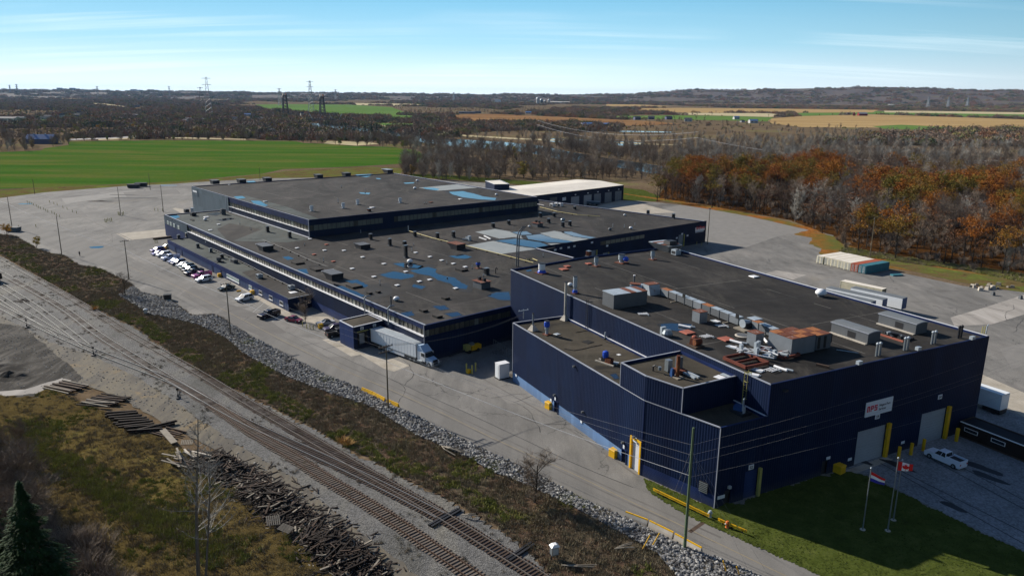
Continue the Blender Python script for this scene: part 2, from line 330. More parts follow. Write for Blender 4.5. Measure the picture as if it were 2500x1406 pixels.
simple('house_roof',hexc('4a4a50'),0.8,var=0.2)
simple('barn_red',hexc('7a2a28'),0.8,var=0.15)
simple('barn_blue',hexc('5c7ba8'),0.5,var=0.1)
simple('barn_wall',hexc('5c6078'),0.7,var=0.1)
simple('bridge_steel',hexc('4a4a4c'),0.7,0.2,var=0.2)
simple('pylon_steel',hexc('8b9298'),0.6,0.2,var=0.1)
simple('brown_wall',hexc('2c211c'),0.8,var=0.15)
simple('dark_shingle',hexc('1c1b24'),0.8,var=0.25,scale=2)
simple('fence_wire',hexc('6a6e70'),0.5,0.5,var=0.1)
simple('wire_black',(0.05,0.05,0.055),0.6,var=0.05)
simple('wire_dull',(0.22,0.22,0.23),0.6,var=0.05)
simple('wire_bright',(0.55,0.55,0.56),0.5,var=0.05)
def obj_paint(name,rough,metal=0.0,coat=0.0):
    t=NT(name);oi=t.n('ShaderNodeObjectInfo');f=t.noise(t.pos(obj=True),1.0,3)
    t.col(t.mix(0.12,oi.outputs['Color'],t.ramp(f,[(0.3,(0.3,0.3,0.3)),(0.7,(0.7,0.7,0.7))]),'OVERLAY'),rough,metal)
    t.b.inputs['Coat Weight'].default_value=coat;t.b.inputs['Coat Roughness'].default_value=0.06
obj_paint('car_paint',0.35,0.0,0.3);obj_paint('matte_colour',0.8)
def foliage(name,stops,rough=0.8,spread=0.55):
    t=NT(name);oi=t.n('ShaderNodeObjectInfo');p=t.pos()
    f=t.math('ADD',t.math('MULTIPLY',oi.outputs['Random'],spread),t.math('MULTIPLY',t.noise(p,0.35,5,0.7),1.0-spread+0.1))
    c=t.ramp(f,stops)
    c=t.mix(0.55,c,t.ramp(t.noise(p,1.8,3,0.8),[(0.3,(0.25,0.25,0.25)),(0.7,(0.75,0.75,0.75))]),'OVERLAY')
    t.col(c,rough,0,0.15)
foliage('autumn_leaves',[(0.15,hexc('6e4526')),(0.32,hexc('8e5626')),(0.48,hexc('9c6428')),(0.62,hexc('82642a')),(0.78,hexc('706a2c')),(0.92,hexc('6e4028'))])
foliage('rusty_leaves',[(0.15,hexc('5a4436')),(0.45,hexc('6c4e3a')),(0.7,hexc('7a5740')),(0.9,hexc('625240'))])
foliage('gold_leaves',[(0.2,hexc('b88a1e')),(0.5,hexc('c89a28')),(0.8,hexc('a8902c'))])
foliage('olive_leaves',[(0.2,hexc('626a32')),(0.42,hexc('82863e')),(0.6,hexc('a09848')),(0.75,hexc('a07c3c')),(0.88,hexc('4c5c30'))])
foliage('evergreen_needles',[(0.2,hexc('18281a')),(0.5,hexc('223620')),(0.8,hexc('2e4426'))])
foliage('spruce_needles',[(0.2,hexc('1c3018')),(0.5,hexc('2c4620')),(0.8,hexc('3d5a28'))])
foliage('grass_blades',[(0.2,hexc('606440')),(0.45,hexc('74783e')),(0.7,hexc('8e9050')),(0.9,hexc('8e7e54'))])
foliage('lawn_blades',[(0.2,hexc('3c4424')),(0.5,hexc('4c5829')),(0.8,hexc('5e6636'))])
foliage('dry_stalks',[(0.2,hexc('665e4c')),(0.4,hexc('7d745e')),(0.6,hexc('8f866f')),(0.8,hexc('73604f')),(0.92,hexc('b8b09a'))])
foliage('twigs',[(0.2,hexc('6c6054')),(0.5,hexc('827466')),(0.8,hexc('928474'))])
foliage('pale_twigs',[(0.2,hexc('8a8780')),(0.5,hexc('9a9790')),(0.8,hexc('a8a59c'))])
foliage('far_canopy',[(0.1,hexc('6c6054')),(0.35,hexc('7c6d5e')),(0.55,hexc('846c5a')),(0.68,hexc('92644a')),(0.8,hexc('84804e')),(0.93,hexc('445238'))],spread=0.9)
# ------------------------------------------------------------------ mesh building
class MB:
    def __init__(s):s.v=[];s.f=[];s.mi=[];s.mats=[];s.cur=0;s.smooth=[]
    def mat(s,name):
        if name not in s.mats:s.mats.append(name)
        s.cur=s.mats.index(name);return s
    def face(s,pts):
        b=len(s.v);s.v.extend([tuple(p) for p in pts]);s.f.append(tuple(range(b,b+len(pts))));s.mi.append(s.cur)
    def hexa(s,p):  # 8 points: bottom 4 ccw, top 4
        b=len(s.v);s.v.extend([tuple(q) for q in p])
        for q in ((3,2,1,0),(4,5,6,7),(0,1,5,4),(1,2,6,5),(2,3,7,6),(3,0,4,7)):
            s.f.append(tuple(b+i for i in q));s.mi.append(s.cur)
        return s
    def box(s,c,d,rz=0.0,top=None,tilt=None):
        """c = centre of the base, d = dims, top = (sx, sy) taper of the top"""
        cz,sz=math.cos(rz),math.sin(rz);tx,ty=top or (1,1);P=[]
        for (z,a,b) in ((0,1,1),(d[2],tx,ty)):
            for (x,y) in ((-1,-1),(1,-1),(1,1),(-1,1)):
                X=x*d[0]/2*a;Y=y*d[1]/2*b
                P.append((c[0]+X*cz-Y*sz,c[1]+X*sz+Y*cz,c[2]+z))
        return s.hexa(P)
    def prism(s,poly,z0,z1,bottom=True):
        n=len(poly);b=len(s.v)
        s.v.extend([(p[0],p[1],z0) for p in poly]);s.v.extend([(p[0],p[1],z1) for p in poly])
        for i in range(n):
            j=(i+1) % n;s.f.append((b+i,b+j,b+n+j,b+n+i));s.mi.append(s.cur)
        tri=tessellate_polygon([[Vector((p[0],p[1],0)) for p in poly]])
        for t in tri:
            a,bb,c=[Vector((poly[k][0],poly[k][1])) for k in t]
            if (bb-a).cross(c-a) < 0:t=(t[0],t[2],t[1])
            s.f.append(tuple(b+n+k for k in t));s.mi.append(s.cur)
            if bottom:s.f.append(tuple(b+k for k in reversed(t)));s.mi.append(s.cur)
        return s
    def tube(s,p0,p1,r0,r1=None,n=8,caps=True):
        p0=Vector(p0);p1=Vector(p1);r1=r0 if r1 is None else r1
        d=(p1-p0); 
        if d.length < 1e-6:return s
        d.normalize();a=d.orthogonal().normalized();b2=d.cross(a);b=len(s.v)
        for (p,r) in ((p0,r0),(p1,r1)):
            for k in range(n):
                t=2*math.pi*k/n;q=p+a*math.cos(t)*r+b2*math.sin(t)*r;s.v.append(tuple(q))
        for k in range(n):
            j=(k+1) % n;s.f.append((b+k,b+j,b+n+j,b+n+k));s.mi.append(s.cur)
        if caps:s.f.append(tuple(b+n+k for k in range(n)));s.mi.append(s.cur);s.f.append(tuple(b+k for k in reversed(range(n))));s.mi.append(s.cur)
        return s
    def path(s,pts,r,n=6):
        for i in range(len(pts)-1):s.tube(pts[i],pts[i+1],r,r,n)
        return s
    def beam(s,p0,p1,w,h):
        p0=Vector(p0);p1=Vector(p1);d=(p1-p0).normalized();sd=Vector((-d.y,d.x,0))
        if sd.length < 1e-4:sd=Vector((1,0,0))
        sd.normalize();u=sd.cross(d)*-1 if sd.cross(d).z < 0 else sd.cross(d);a=sd*w/2;b=u*h/2
        return s.hexa([p0-a-b,p0+a-b,p1+a-b,p1-a-b,p0-a+b,p0+a+b,p1+a+b,p1-a+b])
    def lathe(s,c,prof,n=12):
        """prof = [(r, z)...] from bottom up"""
        b=len(s.v)
        for r,z in prof:
            for k in range(n):t=2*math.pi*k/n;s.v.append((c[0]+r*math.cos(t),c[1]+r*math.sin(t),c[2]+z))
        for i in range(len(prof)-1):
            for k in range(n):
                j=(k+1) % n;s.f.append((b+i*n+k,b+i*n+j,b+(i+1)*n+j,b+(i+1)*n+k));s.mi.append(s.cur)
        s.f.append(tuple(b+(len(prof)-1)*n+k for k in range(n)));s.mi.append(s.cur)
        return s
    def mesh(s,name,smooth=False):
        me=bpy.data.meshes.new(name);me.from_pydata(s.v,[],s.f)
        for mn in s.mats:me.materials.append(MAT[mn])
        if len(s.mats) > 1:me.polygons.foreach_set('material_index',s.mi)
        if smooth:me.polygons.foreach_set('use_smooth',[True]*len(me.polygons))
        me.update();return me
    def build(s,name,parent=None,smooth=False,loc=None,rz=0.0,**kw):
        o=bpy.data.objects.new(name,s.mesh(name,smooth));COL.objects.link(o)
        if parent is not None:o.parent=parent
        if loc is not None:o.location=loc
        if rz:o.rotation_euler=(0,0,rz)
        for k,v in kw.items():o[k]=v
        return o
def E(name,label,cat,loc=(0,0,0),rz=0.0,group=None):
    o=bpy.data.objects.new(name,None);COL.objects.link(o);o.empty_display_size=0.5
    o.location=loc;o.rotation_euler=(0,0,rz);o['label']=label;o['category']=cat
    if group:o['group']=group
    return o
def kids(o):return [c for c in bpy.data.objects if c.parent == o]
CH={}
def copy_tree(o,loc,rz=0.0,label=None,scale=None,color=None,tree=None):
    if o.name not in CH:CH[o.name]=[(c,list(c.children)) for c in o.children]
    r=o.copy();COL.objects.link(r);r.location=loc;r.rotation_euler=(0,0,rz)
    if scale:r.scale=(scale,scale,scale) if isinstance(scale,(int,float)) else scale
    if label:r['label']=label
    if color:r.color=color
    for c,gs in CH[o.name]:
        d=c.copy();COL.objects.link(d);d.parent=r
        if color:d.color=color
        for g in gs:
            e=g.copy();COL.objects.link(e);e.parent=d
            if color:e.color=color
    return r
def instance(me,name,loc,rz=0.0,parent=None,scale=1.0,color=None,**kw):
    o=bpy.data.objects.new(name,me);COL.objects.link(o);o.location=loc;o.rotation_euler=(0,0,rz)
    if scale != 1.0:o.scale=(scale,scale,scale) if isinstance(scale,(int,float)) else scale
    if parent is not None:o.parent=parent
    if color:o.color=color
    for k,v in kw.items():o[k]=v
    return o
# ------------------------------------------------------------------ flat pieces of setting
def sheet(name,poly_px,mat,z,kind='structure',world=False,zp=0.0,parent=None,**kw):
    P=[Vector((p[0],p[1])) for p in poly_px] if world else [G(x,y,zp).to_2d() for x,y in poly_px]
    mb=MB();mb.mat(mat);tri=tessellate_polygon([[Vector((p[0],p[1],0)) for p in P]])
    mb.v=[(p[0],p[1],z) for p in P]
    for t in tri:
        a,b,c=[P[k] for k in t]
        if (b-a).cross(c-a) < 0:t=(t[0],t[2],t[1])
        mb.f.append(tuple(t));mb.mi.append(0)
    if kind:kw['kind']=kind
    return mb.build(name,parent,**kw)
def rough_edge(poly,step,amp,seed=0):
    """subdivide a world polygon and shake it so that the edge reads as natural"""
    out=[];n=len(poly)
    for i in range(n):
        a=Vector(poly[i][:2]);b=Vector(poly[(i+1) % n][:2]);L=(b-a).length;k=max(1,int(L/step))
        nrm=Vector((-(b-a).y,(b-a).x))/max(L,1e-6)
        for j in range(k):
            p=a.lerp(b,j/k);q=noise.noise(Vector((p.x*0.9/step,p.y*0.9/step,seed)))*0.7+noise.noise(Vector((p.x*3/step,p.y*3/step,seed+5)))*0.4
            out.append(p+nrm*q*amp)
    return out
def relief(name,poly,mat,z,step,amp,fs=0.3,kind='structure',jag=0.4):
    """a bumpy grid sheet over a world polygon"""
    xs=[p[0] for p in poly];ys=[p[1] for p in poly];x0,x1,y0,y1=min(xs),max(xs),min(ys),max(ys)
    nx=int((x1-x0)/step)+2;ny=int((y1-y0)/step)+2;idx={};mb=MB();mb.mat(mat)
    def vid(i,j):
        if (i,j) not in idx:
            x=x0+i*step+R_.uniform(-jag,jag)*step;y=y0+j*step+R_.uniform(-jag,jag)*step
            h=noise.noise(Vector((x*fs,y*fs,3)))+0.5*noise.noise(Vector((x*fs*3,y*fs*3,7)))
            idx[(i,j)]=len(mb.v);mb.v.append((x,y,z+max(0,(h+0.6))*amp))
        return idx[(i,j)]
    for j in range(ny):
        for i in range(nx):
            qx=x0+(i+.5)*step;qy=y0+(j+.5)*step;e_=noise.noise(Vector((qx*0.5,qy*0.5,1)))*0.8
            if inpoly(qx+e_,qy-e_,poly):
                mb.f.append((vid(i,j),vid(i+1,j),vid(i+1,j+1),vid(i,j+1)));mb.mi.append(0)
    return mb.build(name,kind=kind)
def scatter(name,pts,protos,kind='stuff',**kw):
    """ONE object that instances small meshes on points: pts = [(x,y,z,rot,scale,which)]"""
    col=bpy.data.collections.new(name+' pieces')
    for i,me in enumerate(protos):
        o=bpy.data.objects.new('%03d_piece' % i,me);col.objects.link(o)
    me=bpy.data.meshes.new(name);me.from_pydata([p[:3] for p in pts],[],[])
    a=me.attributes.new('rot','FLOAT','POINT');a.data.foreach_set('value',[p[3] for p in pts])
    a=me.attributes.new('scl','FLOAT','POINT');a.data.foreach_set('value',[p[4] for p in pts])
    a=me.attributes.new('which','INT','POINT');a.data.foreach_set('value',[p[5] for p in pts])
    ob=bpy.data.objects.new(name,me);COL.objects.link(ob)
    ng=bpy.data.node_groups.new(name+' scatter','GeometryNodeTree')
    ng.interface.new_socket('Geometry',in_out='INPUT',socket_type='NodeSocketGeometry');ng.interface.new_socket('Geometry',in_out='OUTPUT',socket_type='NodeSocketGeometry')
    N=ng.nodes.new;L=ng.links.new
    gi=N('NodeGroupInput');go=N('NodeGroupOutput');ip=N('GeometryNodeInstanceOnPoints');ci=N('GeometryNodeCollectionInfo')
    ci.inputs[0].default_value=col;ci.inputs['Separate Children'].default_value=True;ci.inputs['Reset Children'].default_value=True
    def att(nm,ty):
        n=N('GeometryNodeInputNamedAttribute');n.data_type=ty;n.inputs[0].default_value=nm;return n.outputs[0]
    L(gi.outputs[0],ip.inputs['Points']);L(ci.outputs[0],ip.inputs['Instance']);ip.inputs['Pick Instance'].default_value=True
    L(att('which','INT'),ip.inputs['Instance Index'])
    cx=N('ShaderNodeCombineXYZ');L(att('rot','FLOAT'),cx.inputs[2]);L(cx.outputs[0],ip.inputs['Rotation']);L(att('scl','FLOAT'),ip.inputs['Scale'])
    L(ip.outputs[0],go.inputs[0])
    md=ob.modifiers.new('scatter','NODES');md.node_group=ng
    ob['kind']=kind
    for k,v in kw.items():ob[k]=v
    return ob
def rand_in(poly,n,rnd=R_,dens=None):
    xs=[p[0] for p in poly];ys=[p[1] for p in poly];out=[]
    x0,x1,y0,y1=min(xs),max(xs),min(ys),max(ys);t=0
    while len(out) < n and t < n*60:
        t += 1;x=rnd.uniform(x0,x1);y=rnd.uniform(y0,y1)
        if inpoly(x,y,poly) and (dens is None or rnd.random() < dens(x,y)):out.append((x,y))
    return out
# ------------------------------------------------------------------ trees
def skeleton(rnd,h,trunk_r,levels,kids_,spread,first=0.35,lean=0.04,up_=0.55):
    segs=[];tips=[]
    def grow(p,d,L,r,lv):
        n=3 if lv == 0 else 2;q=p;dd=d
        for k in range(n):
            dd=(dd+Vector((rnd.uniform(-1,1),rnd.uniform(-1,1),rnd.uniform(-.3,.6)))*(0.06 if lv == 0 else 0.22)).normalized()
            e=q+dd*L/n;ra=r*(1-0.42*k/n);rb=r*(1-0.42*(k+1)/n);segs.append((q,e,ra,rb,lv));q0=q;q=e
            if lv < levels and ((lv == 0 and (k+1)/n > first) or lv > 0):
                m_=kids_[min(lv,len(kids_)-1)]
                for j in range(m_):
                    t=rnd.random();bp=q0.lerp(e,t);az=rnd.uniform(0,2*math.pi)
                    side=Vector((math.cos(az),math.sin(az),0));nd=(dd*up_+side*spread+Vector((0,0,0.15))).normalized()
                    grow(bp,nd,L*rnd.uniform(0.42,0.62)*(0.85 if lv == 0 else 1),r*0.42,lv+1)
        tips.append((q,dd,lv))
    grow(Vector((0,0,-0.3)),Vector((rnd.uniform(-lean,lean),rnd.uniform(-lean,lean),1)).normalized(),h*0.72,trunk_r,0)
    return segs,tips
def limbs(mb,segs,min_r=0.03,lv_max=9,twig_w=0.03):
    for (a,b,ra,rb,lv) in segs:
        if lv > lv_max:continue
        if ra > min_r:mb.tube(a,b,ra,rb,5 if lv == 0 else 3,caps=False)
        else:
            d=(b-a);w=d.orthogonal().normalized()*max(ra,twig_w);mb.face([a-w,a+w,b]); 
            w2=d.cross(w).normalized()*max(ra,twig_w);mb.face([a-w2,a+w2,b])
def leafball(mb,c,r,n,s,rnd,flat=0.8):
    for k in range(n):
        while True:
            q=Vector((rnd.uniform(-1,1),rnd.uniform(-1,1),rnd.uniform(-1,1)))
            if q.length < 1:break
        p=c+Vector((q.x*r,q.y*r,q.z*r*flat));a=Vector((rnd.uniform(-1,1),rnd.uniform(-1,1),rnd.uniform(-1,1))).normalized()
        b=a.orthogonal().normalized();c2=a.cross(b);ss=s*rnd.uniform(0.6,1.3)
        mb.face([p-b*ss*.5,p+c2*ss*.45,p+b*ss*.5,p-c2*ss*.4])
def leafy(seed,h=17,lmat='autumn_leaves',bark='bark_dark',nclump=110,per=22,leaf=0.42,rr=1.5,crown=0.42,width=0.36,trunk=0.26):
    rnd=random.Random(seed);segs,tips=skeleton(rnd,h,trunk,3,(3,2,2),0.8,first=0.3)
    tb=MB().mat(bark);limbs(tb,segs,0.02)
    cb=MB().mat(lmat);up_t=[t for t in tips if t[0].z > h*crown and t[2] > 0];rnd.shuffle(up_t)
    for k in range(nclump):
        if up_t and k < len(up_t):c=up_t[k][0]
        else:
            az=rnd.uniform(0,6.283);e=rnd.uniform(-0.1,1.0);rr_=rnd.uniform(0.55,1.0)
            c=Vector((math.cos(az)*h*width*rr_*math.sqrt(max(0.05,1-e*e)),math.sin(az)*h*width*rr_*math.sqrt(max(0.05,1-e*e)),h*(crown+0.12)+e*h*(0.86-crown)*rnd.uniform(.75,1)))
        if c.z > h*1.02:c.z=h*1.0
        leafball(cb,c,rr*rnd.uniform(0.5,1.15),per,leaf,rnd,0.7)
    return tb,cb
def bare(seed,h=14,bark='bark_dark',twig='twigs',trunk=0.2,kids_=(3,3,2,2),levels=4,spread=0.75,first=0.2,twig_w=0.03):
    rnd=random.Random(seed);segs,tips=skeleton(rnd,h,trunk,levels,kids_,spread,first=first,up_=0.75)
    tb=MB().mat(bark);limbs(tb,[s for s in segs if s[4] <= 1],0.02)
    cb=MB().mat(twig);limbs(cb,[s for s in segs if s[4] > 1],0.05,twig_w=twig_w)
    for (q,d,lv) in tips:
        if lv >= levels-1:
            for k in range(3):
                e=q+(d+Vector((rnd.uniform(-.8,.8),rnd.uniform(-.8,.8),rnd.uniform(-.3,.8)))).normalized()*rnd.uniform(0.4,1.1);w=d.orthogonal().normalized()*twig_w*0.8
                cb.face([q-w,q+w,e])
    return tb,cb
def conifer(seed,h=12,mat='evergreen_needles',wide=0.2,n=900,leaf=0.7):
    rnd=random.Random(seed);tb=MB().mat('bark_dark');tb.tube((0,0,-.3),(0,0,h*0.95),0.18*h/12,0.03,6)
    cb=MB().mat(mat)
    for k in range(n):
        t=rnd.random()**0.75;z=h*(0.06+0.94*(1-t));az=rnd.uniform(0,6.283);r=h*wide*t*(0.8+0.28*math.sin(z*9/h*6.28+az*2))*(0.85+.3*noise.noise(Vector((math.cos(az)*1.5,math.sin(az)*1.5,z*.6))))*math.sqrt(rnd.uniform(0.3,1.05))
        p=Vector((r*math.cos(az),r*math.sin(az),z));o=Vector((math.cos(az),math.sin(az),-0.35)).normalized();s_=Vector((-math.sin(az),math.cos(az),rnd.uniform(-.3,.3)))
        L=leaf*rnd.uniform(0.6,1.2)*(0.5+t*0.7)
        cb.face([p-s_*L*.3,p+o*L,p+s_*L*.3]);cb.face([p-s_*L*.2+Vector((0,0,.1)),p+o*L*.8+Vector((0,0,-0.15)),p+s_*L*.25])
    return tb,cb
def merged(*mbs):
    o=MB()
    for mb in mbs:
        b=len(o.v);o.v += mb.v
        for f,i in zip(mb.f,mb.mi):o.mat(mb.mats[i]);o.f.append(tuple(b+k for k in f));o.mi.append(o.cur)
    return o
def rotm(c,ang):
    return math.cos(ang),math.sin(ang)
simple('asphalt_old',hexc('7f7c77'),.9,var=.12,scale=.3)
# ------------------------------------------------------------------ THE SETTING
def W2(*pts):return [G(x,y).to_2d() for x,y in pts]
far=21000
g=MB().mat('scrubland');g.face([(-far,-300,0),(far,-300,0),(far,far,0),(-far,far,0)]);g.build('ground',kind='structure')
FRONT=[(-500,520),(0,572),(40,577),(60,590),(94,609),(127,619),(147,622),(165,629),(191,647),(235,653),(259,663),(289,677),(324,697),(341,716),(375,722),(410,728),(427,742),(467,771),(526,768),(558,787),(626,828),(672,900-42),(700,864)]
FRONT=FRONT[:-2]+[(700,868),(800,918),(881,950),(996,1006),(1176,1096),(1300,1152),(1385,1198),(1460,1236),(1518,1262),(1600,1300),(1668,1334),(1714,1351),(1790,1378),(1860,1412),(2000,1500)]
LOT=FRONT+[(2700,1500),(3300,1000),(2900,770),(2500,713),(2350,698),(2200,666),(2110,650),(2035,618),(1985,601),(2030,588),(2035,575),(1975,560),(1850,532),(1760,515),(1700,506),(1655,500),(1600,494),(1520,488),(1500,476),(1200,448),(962,432),(640,436),(470,446),(430,449),(300,455),(110,470),(0,484),(-500,540)]
LOTW=W2(*LOT)
sheet('parking_lot',LOTW,'asphalt',0.03,world=True)
LOT_PX=LOT
SEAM=[(427,682),(560,742),(700,811),(938,918),(1032,961),(1140,1008),(1300,1083),(1321,1092),(1385,1124),(1460,1156),(1546,1190),(1600,1213),(1700,1262),(1850,1327),(1985,1388),(2150,1460)]
sheet('road',[(-300,520),(0,530),(260,600)]+SEAM+[(2000,1500),(1860,1412),(1790,1378),(1714,1351),(1668,1334),(1600,1300),(1518,1262),(1460,1236),(1385,1198),(1300,1152),(1176,1096),(996,1006),(881,950),(800,918),(700,868),(626,828),(558,787),(500,760),(427,722),(341,680),(250,650),(0,560)],'road_asphalt',0.036)
def strip(name,pts,w,mat,z,parent=None,**kw):
    P=[G(x,y) for x,y in pts];mb=MB().mat(mat)
    for i in range(len(P)-1):
        d=(P[i+1]-P[i]).normalized();n=Vector((-d.y,d.x,0))*w/2
        mb.face([(P[i]-n)+Vector((0,0,z)),(P[i+1]-n)+Vector((0,0,z)),(P[i+1]+n)+Vector((0,0,z)),(P[i]+n)+Vector((0,0,z))])
    if 'kind' not in kw:kw['kind']='structure'
    return mb.build(name,parent,**kw)
strip('road_centre_line',[(313,651),(427,697),(541,754),(700,836),(830,900),(960,954),(1086,1011),(1200,1068),(1295,1111),(1390,1152),(1518,1214),(1633,1268),(1900,1397),(2000,1445)],0.14,'road_yellow',0.045)
strip('road_seam',[(700,811),(938,918),(1032,961),(1140,1008),(1300,1083),(1385,1124),(1460,1156),(1546,1190)],0.12,'dark_metal',0.043)
strip('orange_road_stripe',[(1683,1299),(1719,1274)],0.55,'timber_brown',0.045)
# far gravel road / pale yard at the right
sheet('dusty_track',[(2320,775),(2400,752),(2700,655),(2800,680),(2500,768),(2420,792),(2330,796)],'dusty_concrete',0.036)
sheet('dusty_track',[(2380,920),(2400,915),(2560,985),(2700,1030),(2700,1100),(2500,1018),(2410,965),(2375,945)],'concrete',0.037)
sheet('fresh_pavement',[(1660,501),(1700,507),(1760,516),(1850,533),(1974,562),(1900,577),(1822,604),(1725,600),(1725,545),(1600,515)],'asphalt_old',0.034)
sheet('concrete_pad',[(284,571),(313,587),(407,577),(407,559)],'concrete',0.04)
sheet('concrete_pad',[(421,510),(428,508),(475,515),(480,525),(440,520)],'concrete',0.04)
sheet('concrete_pad',[(787,829),(830,823),(868,857),(905,868),(960,876),(1000,893),(962,907),(937,900),(880,866),(857,870)],'concrete',0.041)
sheet('concrete_walk',[(530,668),(548,664),(700,748),(712,772),(800,773),(815,780),(790,795),(700,775)],'concrete',0.041)
sheet('concrete_pad',[(1440,507),(1525,487),(1650,519),(1480,527)],'concrete',0.041)
sheet('worn_patch',[(1870,668),(1895,660),(1968,672),(1935,683)],'dusty_concrete',0.038)
sheet('gravel_yard',W2((2085,1132),(2160,1112),(2310,1066),(2380,1010),(2420,985),(2520,1030),(2700,1110),(3100,1250),(2700,1450),(2500,1345),(2400,1300),(2260,1230),(2190,1195),(2120,1160),(2060,1148)),'gravel_yard',0.045,world=True)
LAWN=[(1572,1165),(1590,1175),(1743,1241),(1800,1226),(1900,1193),(2016,1157),(2060,1150),(2120,1162),(2190,1197),(2260,1232),(2400,1302),(2500,1347),(2700,1450),(2500,1500),(2200,1500),(1985,1397),(1850,1335),(1700,1270),(1640,1236),(1592,1205),(1578,1190)]
lw=rough_edge(W2(*LAWN),1.2,0.35,3)
relief('lawn',W2(*LAWN),'lawn',0.05,0.35,0.05,0.5)
# leaf litter and forest floor at the right
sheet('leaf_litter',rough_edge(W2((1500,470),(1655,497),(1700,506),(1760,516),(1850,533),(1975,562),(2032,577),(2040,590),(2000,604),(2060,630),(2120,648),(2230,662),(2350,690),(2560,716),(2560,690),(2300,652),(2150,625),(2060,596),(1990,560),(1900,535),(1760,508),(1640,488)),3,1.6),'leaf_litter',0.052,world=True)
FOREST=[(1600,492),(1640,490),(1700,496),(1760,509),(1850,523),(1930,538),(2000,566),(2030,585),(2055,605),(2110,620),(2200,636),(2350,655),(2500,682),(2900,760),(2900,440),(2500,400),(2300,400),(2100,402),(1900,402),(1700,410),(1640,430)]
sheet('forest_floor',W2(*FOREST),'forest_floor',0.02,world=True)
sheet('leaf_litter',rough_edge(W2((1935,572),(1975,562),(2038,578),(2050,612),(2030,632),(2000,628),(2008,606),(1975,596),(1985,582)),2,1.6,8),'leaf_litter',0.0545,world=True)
sheet('grass_verge',rough_edge(W2((2130,640),(2200,655),(2350,690),(2500,714),(2900,780),(2900,762),(2500,690),(2300,655),(2180,632)),3,1.2),'verge',0.056,world=True)
sheet('grass_verge',rough_edge(W2((1523,490),(1600,492),(1612,480),(1570,464),(1480,455),(1330,446),(1100,428),(1000,425),(1000,432),(1200,445),(1500,470)),3,1.0),'lawn',0.05,world=True)
sheet('grass_verge',rough_edge(W2((-500,536),(0,484),(110,470),(300,455),(430,449),(640,436),(962,430),(1000,412),(900,408),(700,418),(640,426),(480,441),(300,451),(100,459),(0,466),(-500,505)),3,1.0),'verge',0.024,world=True)
GREEN=[(-400,500),(0,462),(100,458),(300,450),(480,441),(560,432),(640,425),(690,413),(800,410),(1000,399),(1060,392),(1045,381),(1010,366),(960,360),(870,357),(790,352),(740,350),(720,345),(560,344),(400,343),(240,345),(172,346),(168,355),(110,362),(100,368),(0,372),(-400,395)]
sheet('green_field',rough_edge(W2(*GREEN),20,5),'green_field',0.03,world=True)
FIELDS=[]
def field(name,px,mat,z=0.06):
    FIELDS.append(px);sheet(name,W2(*px),mat,z,world=True)
field('far_field',[(624,256),(700,255),(850,256),(955,262),(990,275),(960,286),(850,283),(740,276),(640,263)],'far_green')
field('far_field',[(945,280),(1008,283),(1010,293),(955,294)],'far_green',0.07)
field('far_field',[(850,252),(1000,254),(1060,258),(1000,259),(870,257)],'far_pale',0.09)
field('far_field',[(1100,283),(1140,279),(1210,279),(1340,285),(1500,292),(1600,297),(1660,303),(1560,308),(1400,301),(1200,300),(1120,298)],'far_brown')
field('far_field',[(860,300),(1018,302),(1012,312),(930,311)],'far_green',0.07)
field('far_field',[(1868,291),(1957,284),(2128,280),(2500,292),(2700,298),(2700,322),(2500,316),(2367,318),(2128,312),(1957,311),(1885,302)],'far_tan')
field('far_field',[(2128,309),(2200,305),(2330,312),(2420,318),(2300,319),(2160,315)],'far_green',0.09)
field('far_field',[(1933,277),(2135,272),(2500,280),(2700,284),(2700,296),(2500,290),(2128,279),(1950,284)],'far_green',0.07)
field('far_field',[(1560,265),(1650,264),(1900,266),(2145,269),(2130,275),(1940,276),(1650,276),(1560,272)],'far_tan',0.08)
field('far_field',[(2158,271),(2300,272),(2500,275),(2700,279),(2700,285),(2500,280),(2160,275)],'far_pale',0.09)
field('far_field',[(1500,284),(1650,282),(1800,284),(1889,287),(1872,297),(1650,292),(1500,290)],'far_green',0.08)
field('far_field',[(1650,276),(1870,277),(1930,282),(1880,286),(1650,280)],'far_pale',0.085)
field('far_field',[(130,293),(160,284),(175,286),(160,295)],'far_green')
field('far_field',[(65,292),(120,292),(122,298),(0,299),(0,296)],'far_green')
field('far_field',[(200,251),(260,254),(320,262),(300,266),(240,258)],'far_pale')
field('far_field',[(90,238),(205,240),(200,242),(90,240)],'far_tan')
field('far_field',[(1480,255),(1560,256),(1640,260),(1560,262),(1480,259)],'far_tan')
field('far_field',[(2300,262),(2420,266),(2500,268),(2500,272),(2350,268)],'far_green')
field('river_bank',[(926,304),(1020,323),(1250,337),(1560,350),(1700,356),(1560,353),(1250,340),(1020,327),(922,308)],'far_pale',0.10)
field('dry_grass',[(800,345),(900,347),(925,352),(870,356),(790,351)],'far_pale',0.07)
field('winding_road',[(366,302),(345,304),(331,309),(335,315),(352,321),(362,326),(340,331),(290,335),(170,340),(170,343),(300,338),(350,334),(372,329),(375,324),(362,319),(345,313),(341,309),(350,306),(368,304)],'dusty_concrete',0.12)
field('country_lane',[(240,340),(370,334),(600,340),(600,342),(370,337),(240,343)],'far_pale',0.11)
RIVER=[[(740,299),(800,303),(870,309),(940,318),(1010,328),(1110,340),(1240,348),(1320,356),(1400,372),(1480,386),(1560,398),(1660,412),(1600,424),(1500,408),(1440,398),(1380,392),(1290,372),(1200,364),(1110,358),(1020,347),(950,338),(860,326),(760,312)],
         [(1330,338),(1450,342),(1560,349),(1600,353),(1520,356),(1400,353),(1340,346)],
         [(1430,319),(1540,320),(1640,322.5),(1640,324),(1540,323),(1430,321)],
         [(530,275),(540,273),(545,277),(534,279)],[(2480,415),(2600,410),(2600,430),(2490,428)]]
